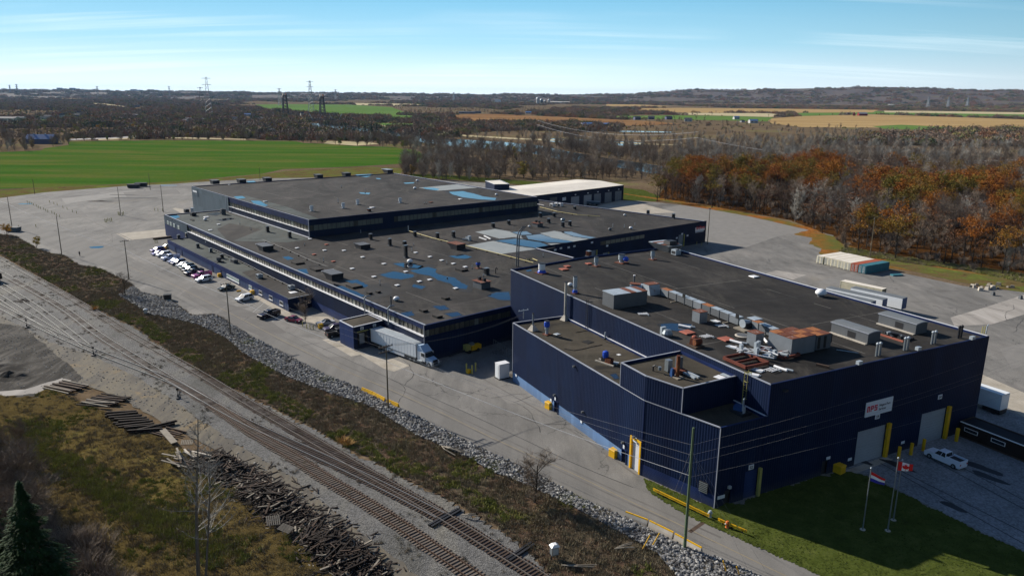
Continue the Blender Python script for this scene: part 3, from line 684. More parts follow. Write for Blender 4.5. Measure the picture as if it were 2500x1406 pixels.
for k,rv in enumerate(RIVER):sheet('river',rough_edge(W2(*rv),25,4),'river_water',0.05+0.005*k,world=True)
# rail corridor
BED=[(-300,480),(0,626),(142,706),(199,740),(285,782),(327,800),(427,872),(541,940),(600,966),(744,1040),(888,1118),(1014,1186),(1122,1238),(1212,1290),(1284,1343),(1360,1420),(1500,1600),(1200,1800),(1020,1410),(960,1370),(852,1283),(708,1165),(600,1101),(500,1040),(427,986),(341,930),(228,876),(128,844),(0,775),(-300,700)]
relief('ballast_bed',W2(*BED),'ballast',0.06,0.9,0.05,0.4)
TRK=[(-300,690),(0,770),(128,838),(228,870),(341,925),(427,980),(500,1036),(600,1098),(708,1161),(852,1278),(960,1364),(1020,1406),(1100,1500),(1020,1560),(960,1406),(900,1370),(800,1295),(700,1215),(600,1145),(480,1075),(380,1025),(300,975),(180,930),(120,880),(0,850),(-300,800)]
sheet('dirt_track',rough_edge(W2(*TRK),1.5,0.9,4),'dirt_track',0.12,world=True)
sheet('muddy_ground',rough_edge(W2((-300,790),(0,790),(60,800),(110,845),(180,900),(200,925),(170,945),(90,975),(0,968),(-300,960)),1.5,0.8,5),'mud',0.15,world=True)
EMB=[(-300,505)]+FRONT[1:20]+[(560,792),(640,840),(700,872),(800,922),(881,954),(996,1010),(1176,1100),(1300,1157),(1385,1203),(1518,1266),(1668,1338),(1714,1355),(1790,1384),(1860,1420),(1960,1600),(1500,1600)]+[(1350,1406),(1284,1338),(1212,1284),(1122,1232),(1014,1180),(888,1112),(744,1034),(600,960),(541,935),(427,867),(327,795),(285,777),(199,735),(142,701),(0,621),(-300,475)]
EMBW=W2(*EMB)
LOWER=[(1350,1406),(1284,1338),(1212,1284),(1122,1232),(1014,1180),(888,1112),(744,1034),(600,960),(541,935),(427,867),(327,795),(285,777),(199,735),(142,701),(0,621)]
relief('embankment',EMBW,'embankment',0.05,0.7,0.14,0.28)
MEADOW=[(-400,930),(0,968),(60,972),(130,950),(200,985),(290,1020),(370,1060),(430,1090),(520,1140),(640,1200),(740,1270),(830,1330),(930,1400),(1000,1500),(900,1900),(-600,1900),(-900,1200)]
relief('meadow',W2(*MEADOW),'meadow',0.14,0.6,0.16,0.35)
# puddles on the lot
def blob(px,py,rx,ry,n=22,seed=0,z=0.0,rot=0.0):
    c=G(px,py,z);pts=[]
    for k in range(n):
        t=6.283*k/n;q=1+0.45*noise.noise(Vector((math.cos(t)*1.3,math.sin(t)*1.3,seed*3.7)))
        x=rx*q*math.cos(t);y=ry*q*math.sin(t);pts.append(Vector((c.x+x*math.cos(rot)-y*math.sin(rot),c.y+x*math.sin(rot)+y*math.cos(rot))))
    return pts
for k,(x,y,a,b) in enumerate([(237,604,2.6,1.6),(62,498,3.2,1.5),(411,453,5,1.5)]):
    sheet('puddle',blob(x,y,a,b,24,k),'puddle_water',0.052,world=True,kind='structure')
# road shoulder dirt, oil stains and patches
for k,(x,y,a,b) in enumerate([(165,592,7,1.2),(225,620,9,1.6),(180,560,6,1.0),(330,484,14,1.8),(300,476,8,1.4),(210,536,7,1.3),(480,640,4,1),(1040,960,3,.4)]):
    sheet('damp_stain',blob(x,y,a,b,26,k+20),'gravel_yard' if k == 6 else 'dark_patch_felt',0.044,world=True) if k in (3,4) else None
# parking bay lines
for k in range(11):
    x=505+k*19.5;y=690+k*9.6
for a,b in [((878//1,0),(0,0))]:pass
BL=[((557,678),(532,690)),((574,686),(549,699)),((590,694),(563,708)),((607,702),(580,718)),((624,716),(595,750-20)),((641,725),(605,757-10)),((655,731),(617,763)),((668,741),(640,757+6)),((684,751),(652,772)),((697,761),(664,786))]
mbl=MB().mat('line_white')
for a,b in BL:
    p,q=G(*a),G(*b);d=(q-p).normalized();n=Vector((-d.y,d.x,0))*0.07;z=Vector((0,0,.047));mbl.face([p-n+z,q-n+z,q+n+z,p+n+z])
mbl.build('parking_bay_lines',kind='structure')
# sign of hills on the right horizon
HILLPTS=[]
def hills():
    mb=MB().mat('hill_wood');prof=[]
    crest={-400:215,0:219.5,200:221.3,400:223.5,640:226,850:228,1100:230.5,1250:231.5,1460:231.5,1560:229.5,1650:224,1750:222,1850:220.5,1950:219.5,2050:217.8,2110:217,2200:218.5,2300:221.5,2400:224.5,2500:227,2700:230,3300:238}
    ks=sorted(crest)
    for i in range(0,260):
        x=-380+i*14;base=232.27+(x-1254)*0.00886
        yv=crest[ks[-1]]
        for a,b in zip(ks,ks[1:]):
            if a <= x <= b:yv=crest[a]+(crest[b]-crest[a])*(x-a)/(b-a)
        am=1.0 if x > 1500 else .25
        yv += 2.6 if x > 1600 else 2.2
        yv -= am*(1.6*noise.noise(Vector((x*0.02,0,0)))+.9*noise.noise(Vector((x*0.09,4,0))))
        d=ray(x,260);u=Vector((d.x,d.y)).normalized();prof.append((u,max(3,54+(base-yv)/FPX*9000)))
    rows=[(6000,0.0),(6600,0.3),(7200,0.45),(7800,0.72),(8400,.85),(9000,1.0),(10500,0.9),(13000,0.0)];Z=[]
    for r,(D,f) in enumerate(rows):
        zr=[]
        for i,(u,h) in enumerate(prof):
            nz=1+0.45*noise.noise(Vector((i*0.16,r*1.7,2))) if 0 < r < 5 else 1
            zz=h*f*nz-(2 if f == 0 else 0);zr.append(zz);mb.v.append((u.x*D,u.y*D,zz))
        Z.append(zr)
    n=len(prof)
    for r in range(len(rows)-1):
        for i in range(n-1):mb.f.append((r*n+i,r*n+i+1,(r+1)*n+i+1,(r+1)*n+i));mb.mi.append(0)
    mb.build('hills',smooth=True,kind='structure')
    rr=random.Random(6)
    for k in range(15000):
        r=rr.randint(0,4);i=rr.randint(0,n-2);t=rr.random();D=rows[r][0]+(rows[r+1][0]-rows[r][0])*t
        q=noise.noise(Vector((i*.13,D*.0018,8)))
        if q < -.12:continue
        u=prof[i][0].lerp(prof[i+1][0],rr.random());HILLPTS.append((u.x*D,u.y*D,Z[r][i]*(1-t)+Z[r+1][i]*t-1,rr.uniform(0,6.3),rr.uniform(1.2,2.6),rr.randrange(3)))
t=NT('hill_wood');p=t.pos();t.col(t.ramp(t.noise(t.pos((1,.35,1)),0.006,10,0.85),[(0.3,hexc('45464a')),(0.45,hexc('57504c')),(0.54,hexc('64544a')),(0.62,hexc('5a6246')),(0.75,hexc('9a9470'))]),0.95,0,0.1)
hills()

# repairs, tyre marks and sealed cracks in the yards
rq=random.Random(44)
def yard_patch(px,mat,z,nm):sheet(nm,px,mat,z)
simple('asphalt_new',hexc('66635f'),.9,var=.12,scale=.3);simple('tyre_mark',hexc('6a6763'),.9,var=.2,scale=.3);simple('crack_seal',hexc('3c3b3a'),.8,var=.2)
for px in ([(560,742),(640,770),(700,812),(640,822),(520,775)],[(470,700),(515,720),(560,742),(520,762),(440,720)],[(120,520),(200,515),(215,530),(130,537)],[(300,470),(430,462),(440,472),(310,482)]):yard_patch(px,'asphalt_new',.0385,'asphalt_patch')
for px in ([(720,820),(790,830),(860,868),(800,872)],[(1180,935),(1250,955),(1310,985),(1240,985)],[(150,485),(330,465),(335,475),(160,497)],[(1990,690),(2080,665),(2140,690),(2060,700)],[(2440,850),(2520,835),(2560,880),(2470,900)]):yard_patch(px,'asphalt_old',.0382,'worn_patch')
CK=[]
for k in range(46):
    x=rq.uniform(40,1500);y=470+(x/1500)*520+rq.uniform(-10,130)
    if inpoly(x,y,LOT_PX):CK.append((x,y))
for k in range(26):
    x=rq.uniform(1750,2500);y=rq.uniform(560,900)
    if inpoly(x,y,LOT_PX):CK.append((x,y))
mk=MB().mat('crack_seal')
for (x,y) in CK:
    p=G(x,y);a=rq.choice([rad(-48),rad(42),rad(-58),rad(30)])+rq.uniform(-.25,.25)
    for i in range(rq.randint(4,14)):
        a += rq.uniform(-.35,.35);q=p+Vector((math.cos(a),math.sin(a),0))*rq.uniform(.8,2.2);d=(q-p).normalized();n=Vector((-d.y,d.x,0))*rq.uniform(.025,.07);z=Vector((0,0,.049));mk.face([p-n+z,q-n+z,q+n+z,p+n+z]);p=q
mk.build('crack_seals',kind='stuff',label='dark sealed cracks wandering over the yard asphalt',category='cracks')
for pts_ in ([(300,640),(560,772),(760,868),(1000,975),(1300,1118),(1500,1212),(1750,1325)],[(306,632),(566,764),(770,860),(1010,966),(1310,1108),(1510,1201),(1760,1312)],[(180,520),(330,590),(460,668),(640,760)],[(1180,925),(1330,1010),(1470,1100),(1560,1165)],[(1800,660),(1950,660),(2200,700),(2450,760)],[(1790,648),(1950,650),(2210,690),(2460,748)]):strip('tyre_track',pts_,.35,'tyre_mark',.0425)
# ------------------------------------------------------------------ BUILDINGS
def v2(p):return Vector((p[0],p[1]))
class Wall:
    """vertical plane from a to b (outside on the right of a->b)"""
    def __init__(s,a,b):
        s.a=v2(a);s.b=v2(b);s.L=(s.b-s.a).length;s.d=(s.b-s.a)/s.L;s.n=Vector((s.d.y,-s.d.x));s.rz=math.atan2(s.d.y,s.d.x)
    def at(s,q,z,off=0.0):p=s.a+s.d*q+s.n*off;return (p.x,p.y,z)
    def px(s,x,y):
        """where the line of sight through a pixel meets this wall: (distance along it, height)"""
        r=ray(x,y);den=r.x*s.n.x+r.y*s.n.y;t=(s.a.x*s.n.x+s.a.y*s.n.y)/den
        p=Vector((r.x*t,r.y*t));return (p-s.a).dot(s.d),CAM_H+r.z*t
    def sheet(s,mb,q0,q1,z0,z1,ribs=0.42,dep=0.022,off=0.0):
        if q1-q0 < 0.01 or z1-z0 < 0.01:return
        if not ribs:mb.face([s.at(q0,z0,off),s.at(q1,z0,off),s.at(q1,z1,off),s.at(q0,z1,off)]);return
        n=max(1,int((q1-q0)/ribs));w=(q1-q0)/n;prof=[]
        for k in range(n):
            x=q0+k*w;prof += [(x,0),(x+w*.42,0),(x+w*.54,dep),(x+w*.88,dep)]
        prof.append((q1,0))
        b=len(mb.v)
        for x,o in prof:mb.v.append(s.at(x,z0,off+o));mb.v.append(s.at(x,z1,off+o))
        for i in range(len(prof)-1):mb.f.append((b+2*i,b+2*i+2,b+2*i+3,b+2*i+1));mb.mi.append(mb.cur)
    def clad(s,mb,z0,z1,holes=(),q0=0.0,q1=None,**k):
        q1=s.L if q1 is None else q1
        cuts=sorted(set([q0,q1]+[c for h in holes for c in (h[0],h[1]) if q0 < c < q1]))
        for a,b in zip(cuts,cuts[1:]):
            m_=(a+b)/2;hs=sorted([(h[2],h[3]) for h in holes if h[0] < m_ < h[1]]);z=z0
            for (h0,h1) in hs:
                if h0 > z:s.sheet(mb,a,b,z,min(h0,z1),**k)
                z=max(z,h1)
            if z < z1:s.sheet(mb,a,b,z,z1,**k)
    def slab(s,mb,q0,q1,z0,z1,o0,o1):
        P=[s.at(q0,z0,o1),s.at(q1,z0,o1),s.at(q1,z0,o0),s.at(q0,z0,o0),s.at(q0,z1,o1),s.at(q1,z1,o1),s.at(q1,z1,o0),s.at(q0,z1,o0)]
        mb.hexa(P)
def roof_of(root,corners,z,mat,cap='flashing',capw=0.16,drop=0.35,capmats=None,par='navy_trim'):
    n=len(corners);C=[v2(c) for c in corners]
    cen=sum(C,Vector((0,0)))/n
    mb=MB().mat(mat);mb.prism([tuple(c+(cen-c).normalized()*0.12) for c in C],z-drop-0.3,z-drop,bottom=False);mb.build('roof',root)
    for i in range(n):
        w=Wall(C[i],C[(i+1) % n]);p=MB().mat(par);w.slab(p,0.0,w.L-0.003,z-drop-0.25,z-0.02,-0.26,-0.02);p.build('parapet',root)
        c=MB().mat((capmats or {}).get(i,cap));w.slab(c,-0.02,w.L+0.02,z-0.02,z+0.05,-capw,0.07);w.slab(c,-0.02,w.L+0.02,z-0.07,z-0.02,0.05,0.07)
        c.build('edge_flashing',root)
def corner_trim(root,c,z0,z1,mat='flashing',w=0.10):
    MB().mat(mat).box((c[0],c[1],z0),(w,w,z1-z0),0.6).build('corner_trim',root)
def panel_door(root,w,q0,q1,z0,z1,mat,frame=None,name='roller_door',dep=0.25,slats=6,fw_=0.3):
    mb=MB().mat(mat);h=(z1-z0)/slats
    for k in range(slats):w.slab(mb,q0,q1,z0+k*h+0.015,z0+(k+1)*h-0.015,-dep-0.08,-dep)
    mb.mat('dark_metal');w.slab(mb,q0,q1,z0,z1,-dep-0.14,-dep-0.09)
    d=mb.build(name,root)
    if frame:
        f=MB().mat(frame);w.slab(f,q0-fw_,q0,z0,z1+fw_,-dep,0.14);w.slab(f,q1,q1+fw_,z0,z1+fw_,-dep,0.14);w.slab(f,q0,q1,z1,z1+fw_,-dep,0.14);f.build('door_frame',d)
    return d
def number_plate(root,w,q,z,text,size=0.7,wd=1.15,ht=0.8):
    mb=MB().mat('sign_panel');w.slab(mb,q-wd/2,q+wd/2,z-ht/2,z+ht/2,0.07,0.11);p=mb.build('number_plate',root)
    if text:lettering(text,w,q,z-size*0.34,size,'ink_black',p)
    return p
def lettering(text,w,q,z,size,mat,parent,off=0.125,align='CENTER',name='lettering',shear=0.0,sx=1.0,ext=0.012):
    c=bpy.data.curves.new(name,'FONT');c.body=text;c.size=size;c.align_x=align;c.extrude=ext;c.shear=shear;c.resolution_u=2
    c.offset=size*0.012
    tmp=bpy.data.objects.new('t',c);COL.objects.link(tmp);dg=bpy.context.evaluated_depsgraph_get();me=bpy.data.meshes.new_from_object(tmp.evaluated_get(dg))
    bpy.data.objects.remove(tmp);me.name=name;me.materials.clear();me.materials.append(MAT[mat])
    o=bpy.data.objects.new(name,me);COL.objects.link(o);p=w.at(q,z,off);o.location=p
    o.rotation_euler=(math.pi/2,0,w.rz);o.scale=(sx,1,1);o.parent=parent;return o
def box_on_wall(w,q0,q1,z0,z1,o0,o1,mat,name,root):
    mb=MB().mat(mat);w.slab(mb,q0,q1,z0,z1,o0,o1);return mb.build(name,root)
def band_glass(root,w,q0,q1,z0,z1,pane,mat='band_glass',rec=0.22,sill='flashing',sill_out=0.35,pieces=True,every=1):
    n=max(1,int((q1-q0)/pane));pw=(q1-q0)/n
    for k in range(n):
        mb=MB().mat(mat if (k*7919) % 23 > 1 else ('band_glass_pale' if mat == 'band_glass' else 'band_glass'));a=q0+k*pw;w.slab(mb,a+0.05,a+pw-0.05,z0,z1,-rec-0.05-0.03*((k*31) % 3),-rec)
        mb.build('window_pane',root)
    for k in range(n+1):mb=MB().mat('dark_metal');w.slab(mb,q0+k*pw-0.05,q0+k*pw+0.05,z0,z1,-rec-0.02,-rec+0.10);mb.build('mullion',root)
    if sill:
        mb=MB().mat(sill);w.slab(mb,q0,q1,z0-0.08,z0,-rec,sill_out);mb.build('window_sill',root)
def building(label,cat,loc,name='factory_hall'):
    return E(name,label,cat,(0,0,0))
PL=dict()
# ---- tall hall at the right (16.4 m)
HZ=16.4
hW,hS,hE,hN,hK=[G(x,y,HZ).to_2d() for x,y in ((1247,658),(1882,938.5),(2414.5,820.5),(1632,603),(1440,626))]
hall=building('tall navy factory hall on the right, a rusty duct crossing its dark flat roof','factory building',None)
wS=Wall(hS,hE)       # south-east wall, in shade
def qpx(w,pts):
    q=[w.px(*p) for p in pts];return min(a for a,b in q),max(a for a,b in q),min(b for a,b in q),max(b for a,b in q)
d1=[wS.px(2095,1054),wS.px(2165,1034.7),wS.px(2085.5,1130.7),wS.px(2157.5,1112.4)]
D1=(d1[0][0],d1[1][0],0.0,(d1[0][1]+d1[1][1])/2)
d2=[wS.px(2251.6,1009.7),wS.px(2312,994)];D2=(d2[0][0],d2[1][0],0.0,(d2[0][1]+d2[1][1])/2)
pd=wS.px(2012,1140);P1=(pd[0]-0.55,pd[0]+0.55,0.0,2.3)
mb=MB().mat('navy_cladding');wS.clad(mb,0,HZ-0.02,[D1,D2,P1]);mb.build('shaded_wall',hall)
for D,nm in ((D1,'59'),(D2,'54')):
    panel_door(hall,wS,D[0],D[1],0.0,D[3],'door_grey',None,slats=12,dep=0.18)
    box_on_wall(wS,D[1]+0.02,D[1]+0.62,0,D[3]+0.15,0.0,0.45,'yellow_paint','door_guard',hall)
for (x,y,t_) in ((2141,1016,'59'),(2294,968,'54'),(2203,1079,''),(2073.5,1120,''),(2021,1117,'')):
    q,z=wS.px(x,y);number_plate(hall,wS,q,z,t_,0.62,1.0 if t_ else 0.8,0.75 if t_ else 0.45)
panel_door(hall,wS,P1[0],P1[1],0.0,2.3,'dark_metal',None,'door',slats=1)
# big sign
sg=[wS.px(2113.4,982.8),wS.px(2178.7,966.5),wS.px(2174.8,1001),wS.px(2109.5,1018)]
q0,q1=(sg[0][0]+sg[3][0])/2,(sg[1][0]+sg[2][0])/2;z0,z1=(sg[2][1]+sg[3][1])/2,(sg[0][1]+sg[1][1])/2
sp=box_on_wall(wS,q0,q1,z0,z1,0.07,0.16,'sign_panel','company_sign',hall)
def sign_logo(w,q,z,s,parent):
    mb=MB().mat('ink_red')
    def bar(x0,x1,y0,y1):w.slab(mb,q+x0*s,q+x1*s,z+y0*s,z+y1*s,0.162,0.175)
    bar(0,.26,0,1);bar(.40,.66,0,1)                                  # the two bars of the n
    bar(.26,.40,.78,1)
    bar(.84,1.06,0,1);bar(1.06,1.52,.74,1);bar(1.06,1.52,.34,.56);bar(1.34,1.56,.52,.78)   # p
    bar(1.74,2.44,.76,1);bar(1.74,1.96,.5,.76);bar(1.74,2.44,.40,.60);bar(2.22,2.44,.2,.44);bar(1.74,2.44,0,.24)   # s
    mb.build('logo',parent)
sh_=z1-z0
sign_logo(wS,q0+(q1-q0)*0.05,z0+sh_*0.32,sh_*0.40,sp)
lettering('Niagara Port',wS,q0+(q1-q0)*0.49,z0+sh_*0.54,sh_*0.24,'ink_dark',sp,0.17,'LEFT',sx=0.86)
lettering('Services',wS,q0+(q1-q0)*0.49,z0+sh_*0.27,sh_*0.24,'ink_dark',sp,0.17,'LEFT',sx=0.86)
q,z=wS.px(1913,951);box_on_wall(wS,q-.3,q+.3,z-.15,z+.15,0.07,0.6,'dark_metal','wall_lamp',hall)
# other walls of the hall
wW=Wall(hW,hS)
mb=MB().mat('navy_cladding');wW.clad(mb,0,HZ-0.02);mb.build('sunlit_wall',hall)
for a,b in ((hE,hN),(hN,hK),(hK,hW)):
    w=Wall(a,b);mb=MB().mat('navy_cladding');w.clad(mb,0,HZ-0.02);mb.build('wall',hall)
roof_of(hall,[hW,hS,hE,hN,hK],HZ,'hall_roof',capmats={2:'bright_flashing',0:'flashing',1:'navy_trim',3:'navy_trim',4:'navy_trim'})
for c in (hS,hE):corner_trim(hall,c,0,HZ,'navy_trim')
# ---- low annex in front of the hall (11.8 m) with its raised middle block (15.5 m)
AZ=11.8;BZ=15.5
aW,aK,aS=[G(x,y,AZ).to_2d() for x,y in ((1252.5,788),(1574,977),(1758,1043))]
aS=wS.a+wS.d*((aS-wS.a).dot(wS.d))            # flush with the hall's south-east wall
def on(w,p):return w.a+w.d*((v2(p)-w.a).dot(w.d))
aH=on(wW,G(1384,770,AZ));aE=wS.a+wS.d*0.02
annex=building('','',None,'factory_annex');annex['label']='low navy annex along the road with a white doorway framed in yellow';annex['category']='factory building'
BASE=1.9
w1=Wall(aW,aK);w2=Wall(aK,aS);w3=Wall(aS,wS.a);w0=Wall(aH,aW)
# door with yellow frame on the first wall
qa,_=w1.px(1537,1138);qb,_=w1.px(1567,1158);_,zt=w1.px(1567,1098)
YD=(qa+0.3,min(qb,w1.L-0.5),0.0,4.9)
pa=w1.px(1524,1112)[0];PD=(pa-0.5,pa+0.5,0.0,2.2)
pb=w1.px(1358,998)[0];PE=(pb-0.5,pb+0.5,0.0,2.2)
mb=MB().mat('navy_cladding');w1.clad(mb,BASE,AZ-0.02,[YD,PD,PE]);mb.build('sunlit_wall',annex)
mb=MB().mat('blue_base');w1.clad(mb,0,BASE,[YD,PD,PE],ribs=0,off=-0.03);mb.build('painted_base_wall',annex)
mb=MB().mat('navy_cladding');w2.clad(mb,BASE,AZ-0.02);mb.build('sunlit_wall',annex)
mb=MB().mat('navy_base');w2.clad(mb,0,BASE,ribs=0,off=-0.03)
for k in range(9):w2.slab(mb,0,w2.L,0.1+k*0.2,0.24+k*0.2,-0.03,0.02)
mb.build('painted_base_wall',annex)
dd=panel_door(annex,w1,YD[0],YD[1],0,YD[3],'door_white','yellow_paint',slats=2,dep=0.2,fw_=0.35)
for P_ in (PD,PE):panel_door(annex,w1,P_[0],P_[1],0,P_[3],'dark_metal','navy_trim','door',slats=1,fw_=0.1)
q,z=w1.px(1551,1072);number_plate(annex,w1,min(q,w1.L-1),z,'60',0.6,0.85,0.8)
for x,y in ((1524,1090),(1356.5,973)):q,z=w1.px(x,y);number_plate(annex,w1,q,z,'',0.3,0.4,0.55)
for x,y in ((1261,916),(1346,976),(1420,1029)):q,z=w1.px(x,y);number_plate(annex,w1,q,z,'',0.3,0.5,0.42)
for x,y in ((1356,964),(1425,1005),(1550,1066),(1523,1079),(1404,894)):q,z=w1.px(x,y);box_on_wall(w1,q-.15,q+.15,z-.15,z+.15,0.05,0.45,'unit_grey','wall_lamp',annex)
q,z=w2.px(1718,1188); 
lv=box_on_wall(w2,q-.7,q+.7,z-.8,z+.8,0.06,0.12,'dark_metal','louvre',annex)
mb=MB().mat('galvanised')
for k in range(6):w2.slab(mb,q-.65,q+.65,z-.75+k*.26,z-.62+k*.26,0.12,0.17)
mb.build('louvre_blades',lv)
# south-east face of annex
D3=(w3.px(1815,1205)[0],w3.px(1846,1195)[0],0,4.2);P3=(w3.px(1773,1230)[0]-.5,w3.px(1773,1230)[0]+.5,0,2.2)
mb=MB().mat('navy_cladding');w3.clad(mb,0,AZ-0.02,[D3,P3]);mb.build('shaded_wall',annex)
panel_door(annex,w3,D3[0],D3[1],0,D3[3],'navy_base',None,slats=10,dep=0.15);box_on_wall(w3,D3[1]+.02,D3[1]+.42,0,D3[3]+.1,0,0.4,'faded_yellow','door_guard',annex)
panel_door(annex,w3,P3[0],P3[1],0,2.2,'dark_metal',None,'door',slats=1)
q,z=w3.px(1833,1139);number_plate(annex,w3,q,z,'02',0.6,0.9,0.7)
for x,y in ((1756,1213),(1763,1211)):q,z=w3.px(x,y);number_plate(annex,w3,q,z,'',0.3,0.75,0.5)
q,z=w3.px(1778.5,1187);box_on_wall(w3,q-.2,q+.2,z-.2,z+.2,0.05,0.4,'pale_metal','wall_lamp',annex)
mb=MB().mat('navy_cladding');w0.clad(mb,0,AZ-0.02);mb.build('end_wall',annex)
hin=hS-wW.n*0.0
roof_of(annex,[aW,aK,aS,wS.a+wW.n*0.12-wS.d*0.02,aH+wW.n*0.12],AZ,'annex_roof_felt',capmats={0:'flashing',1:'flashing',2:'navy_trim',3:'bright_flashing',4:'flashing'})
corner_trim(annex,aS,0,AZ,'flashing');corner_trim(annex,aW,BASE,AZ,'flashing');corner_trim(annex,aK+w1.n*0.02,0,AZ,'navy_trim',0.1)
bW=on(w1,G(1515,885,BZ));bS=on(w2,G(1666,948.5,BZ));bE=G(1800,916.5,BZ).to_2d();bN=on(wW,G(1664,855.6,BZ))+wW.n*0.15;bE=bE if (bE-wW.a).dot(wW.n) > 0.15 else on(wW,bE)+wW.n*0.15
blk=building('','',None,'raised_roof_block');blk['label']='raised navy block on the annex roof, carrying a rusty stack';blk['category']='factory building'
P5=[bW,aK,bS,bE,bN]
for i,nm in enumerate(('sunlit_wall','sunlit_wall','shaded_wall','wall','wall')):
    if i == 3:pass
    w=Wall(P5[i]+(w1.n*0.03 if i < 2 else Vector((0,0))),P5[(i+1) % 5]+(w1.n*0.03 if i < 1 else Vector((0,0))));mb=MB().mat('navy_cladding');w.clad(mb,AZ-0.6 if i > 1 else AZ-0.02,BZ-0.02);mb.build(nm,blk)
roof_of(blk,P5,BZ,'annex_roof_felt',capmats={2:'flashing',3:'navy_trim'})
for c in (bW,bS):corner_trim(blk,c,AZ,BZ,'flashing')
# ---- middle building (8 m): clerestory wall, ledge, south wing
MZ=8.0
mW,mS,mE=[G(x,y,MZ).to_2d() for x,y in ((402.4,524.3),(1039,794),(1248,746.4))]
mK=G(1400,629,MZ).to_2d();mJ=G(1310,606,MZ).to_2d();nE=G(1725,539,MZ+.3).to_2d();nN=G(1314,488,MZ).to_2d()
tW,tM,tS,tE,tN=[G(x,y,13.6).to_2d() for x,y in ((469,455),(553,481),(755,537),(1312,481),(962,423))]
mT=on(Wall(tW,tS),G(540,513,MZ).to_2d())
mid=building('','',None,'factory_hall');mid['label']='wide low navy factory building with a dark puddled roof and a long window band';mid['category']='factory building'
wf=Wall(mW,mS);qx=wf.px(460,560)[0]     # start of the window band, slate cladding before it
mb=MB().mat('slate_cladding');wf.sheet(mb,0,qx,4.6,MZ-0.02,ribs=0.6,off=0.40);mb.build('slate_wall',mid)
mb=MB().mat('navy_base');wf.sheet(mb,0,qx,0,4.6,ribs=0.6,off=0.36);mb.build('navy_wall',mid)
mb=MB().mat('slate_cladding');ww=Wall(mT,mW+wf.n*0.4);ww.clad(mb,0,MZ-0.02,ribs=0.6);mb.build('end_wall',mid)
for x in (427-15,419,427,438):
    q,z=wf.px(x+1,540+ (x-412)*0.42);fr=box_on_wall(wf,q-1.0,q+1.0,5.0,6.3,0.46,0.52,'bright_flashing','window',mid);box_on_wall(wf,q-.85,q+.85,5.15,6.15,0.52,0.54,'pane_pale','pane',fr)
mb=MB().mat('navy_trim');wf.sheet(mb,qx,wf.L,6.95,MZ-0.02,ribs=0.6,off=0.05);mb.build('fascia',mid)
band_glass(mid,wf,qx,wf.L-0.1,5.62,6.95,1.75,'band_glass',0.15,'bright_flashing',0.62)
mb=MB().mat('navy_cladding');wf.sheet(mb,qx,wf.L,2.1,5.54,ribs=0.5,off=0.42);mb.build('sunlit_wall',mid)
mb=MB().mat('navy_base');wf.sheet(mb,qx,wf.L,0,2.1,ribs=0,off=0.36);mb.build('painted_base_wall',mid)
we=Wall(mS+wf.n*0.42,mE)
mb=MB().mat('navy_cladding');we.clad(mb,0,5.5);we.clad(mb,6.9,MZ-0.02);mb.build('shaded_wall',mid)
band_glass(mid,we,0.1,we.L-0.1,5.5,6.9,1.3,'band_glass',0.12,'navy_trim',0.1)
mb=MB().mat('navy_cladding');Wall(mK,mJ).clad(mb,0,MZ-0.02);mb.build('court_wall',mid)
wn=Wall(mJ,nE)
nd=[wn.px(1435,618)[0],wn.px(1455,612)[0]];nd2=[wn.px(1472,618)[0],wn.px(1484,615)[0]];nd3=[wn.px(1657,575)[0],wn.px(1669,572)[0]]
hol=[(nd[0],nd[1],0,4.3),(nd2[0],nd2[1],0,2.8),(nd3[0],nd3[1],0,4.6)]
gb=(wn.px(1466,595)[0],wn.px(1574,575)[0],5.6,6.8)
mb=MB().mat('navy_cladding');wn.clad(mb,0,MZ+.28,hol+[gb]);mb.build('shaded_wall',mid)
band_glass(mid,wn,gb[0],gb[1],gb[2],gb[3],2.2,'band_glass_pale',0.1,None)
for h_ in hol:panel_door(mid,wn,h_[0],h_[1],0,h_[3],'door_shade',None,slats=6,dep=0.12);box_on_wall(wn,h_[1]+.05,h_[1]+.4,0,h_[3],0,.3,'faded_yellow','door_guard',mid)
for x,y in ((1445,592),(1482,600),(1402,601),(1388,604),(1369,606),(1355,610),(1665,571),(1652,581),(1678,575)):
    q,z=wn.px(x,y);number_plate(mid,wn,q,z,'',0.4,1.0,0.6)
# sign on the wing
s0=wn.px(1703,558);s1=wn.px(1724,548);zc=(s0[1]+s1[1])/2
sn=box_on_wall(wn,wn.L-6.6,wn.L-0.9,4.9,6.3,0.07,0.12,'ink_white','company_sign',mid)
lettering('ArcForce',wn,wn.L-3.7,5.55,1.75,'flag_red',sn,0.16,shear=0.25,sx=0.78,ext=0.03)
box_on_wall(wn,wn.L-6.4,wn.L-1.6,4.35,4.85,0.07,0.12,'ink_white','sign_strip',sn);box_on_wall(wn,wn.L-6.2,wn.L-1.8,4.5,4.7,0.12,0.13,'blue_base','blue_stripe',sn)
for a,b in ((nE,nN),(nN,tE)):
    w=Wall(a,b);mb=MB().mat('navy_cladding');w.clad(mb,0,MZ-0.02);mb.build('wall',mid)
mroof=[mW+wf.n*0.06,mS+wf.n*0.06,mE,hK-(hK-hW).normalized()*0,mK,mJ,nE,nN,tE,tS,mT]
C_=[mW,mS,mE,mE+(hK-hW)*0.02,mK,mJ,nE,nN,on(Wall(tS,tE),tE),tS,mT]
def flat_roof(root,C_,z,mat):
    mb=MB().mat(mat);tri=tessellate_polygon([[Vector((p[0],p[1],0)) for p in C_]]);mb.v=[(p[0],p[1],z) for p in C_]
    for t_ in tri:
        a,b,c=[v2(C_[k]) for k in t_]
        if (b-a).cross(c-a) < 0:t_=(t_[0],t_[2],t_[1])
        mb.f.append(tuple(t_));mb.mi.append(0)
    return mb.build('roof',root)
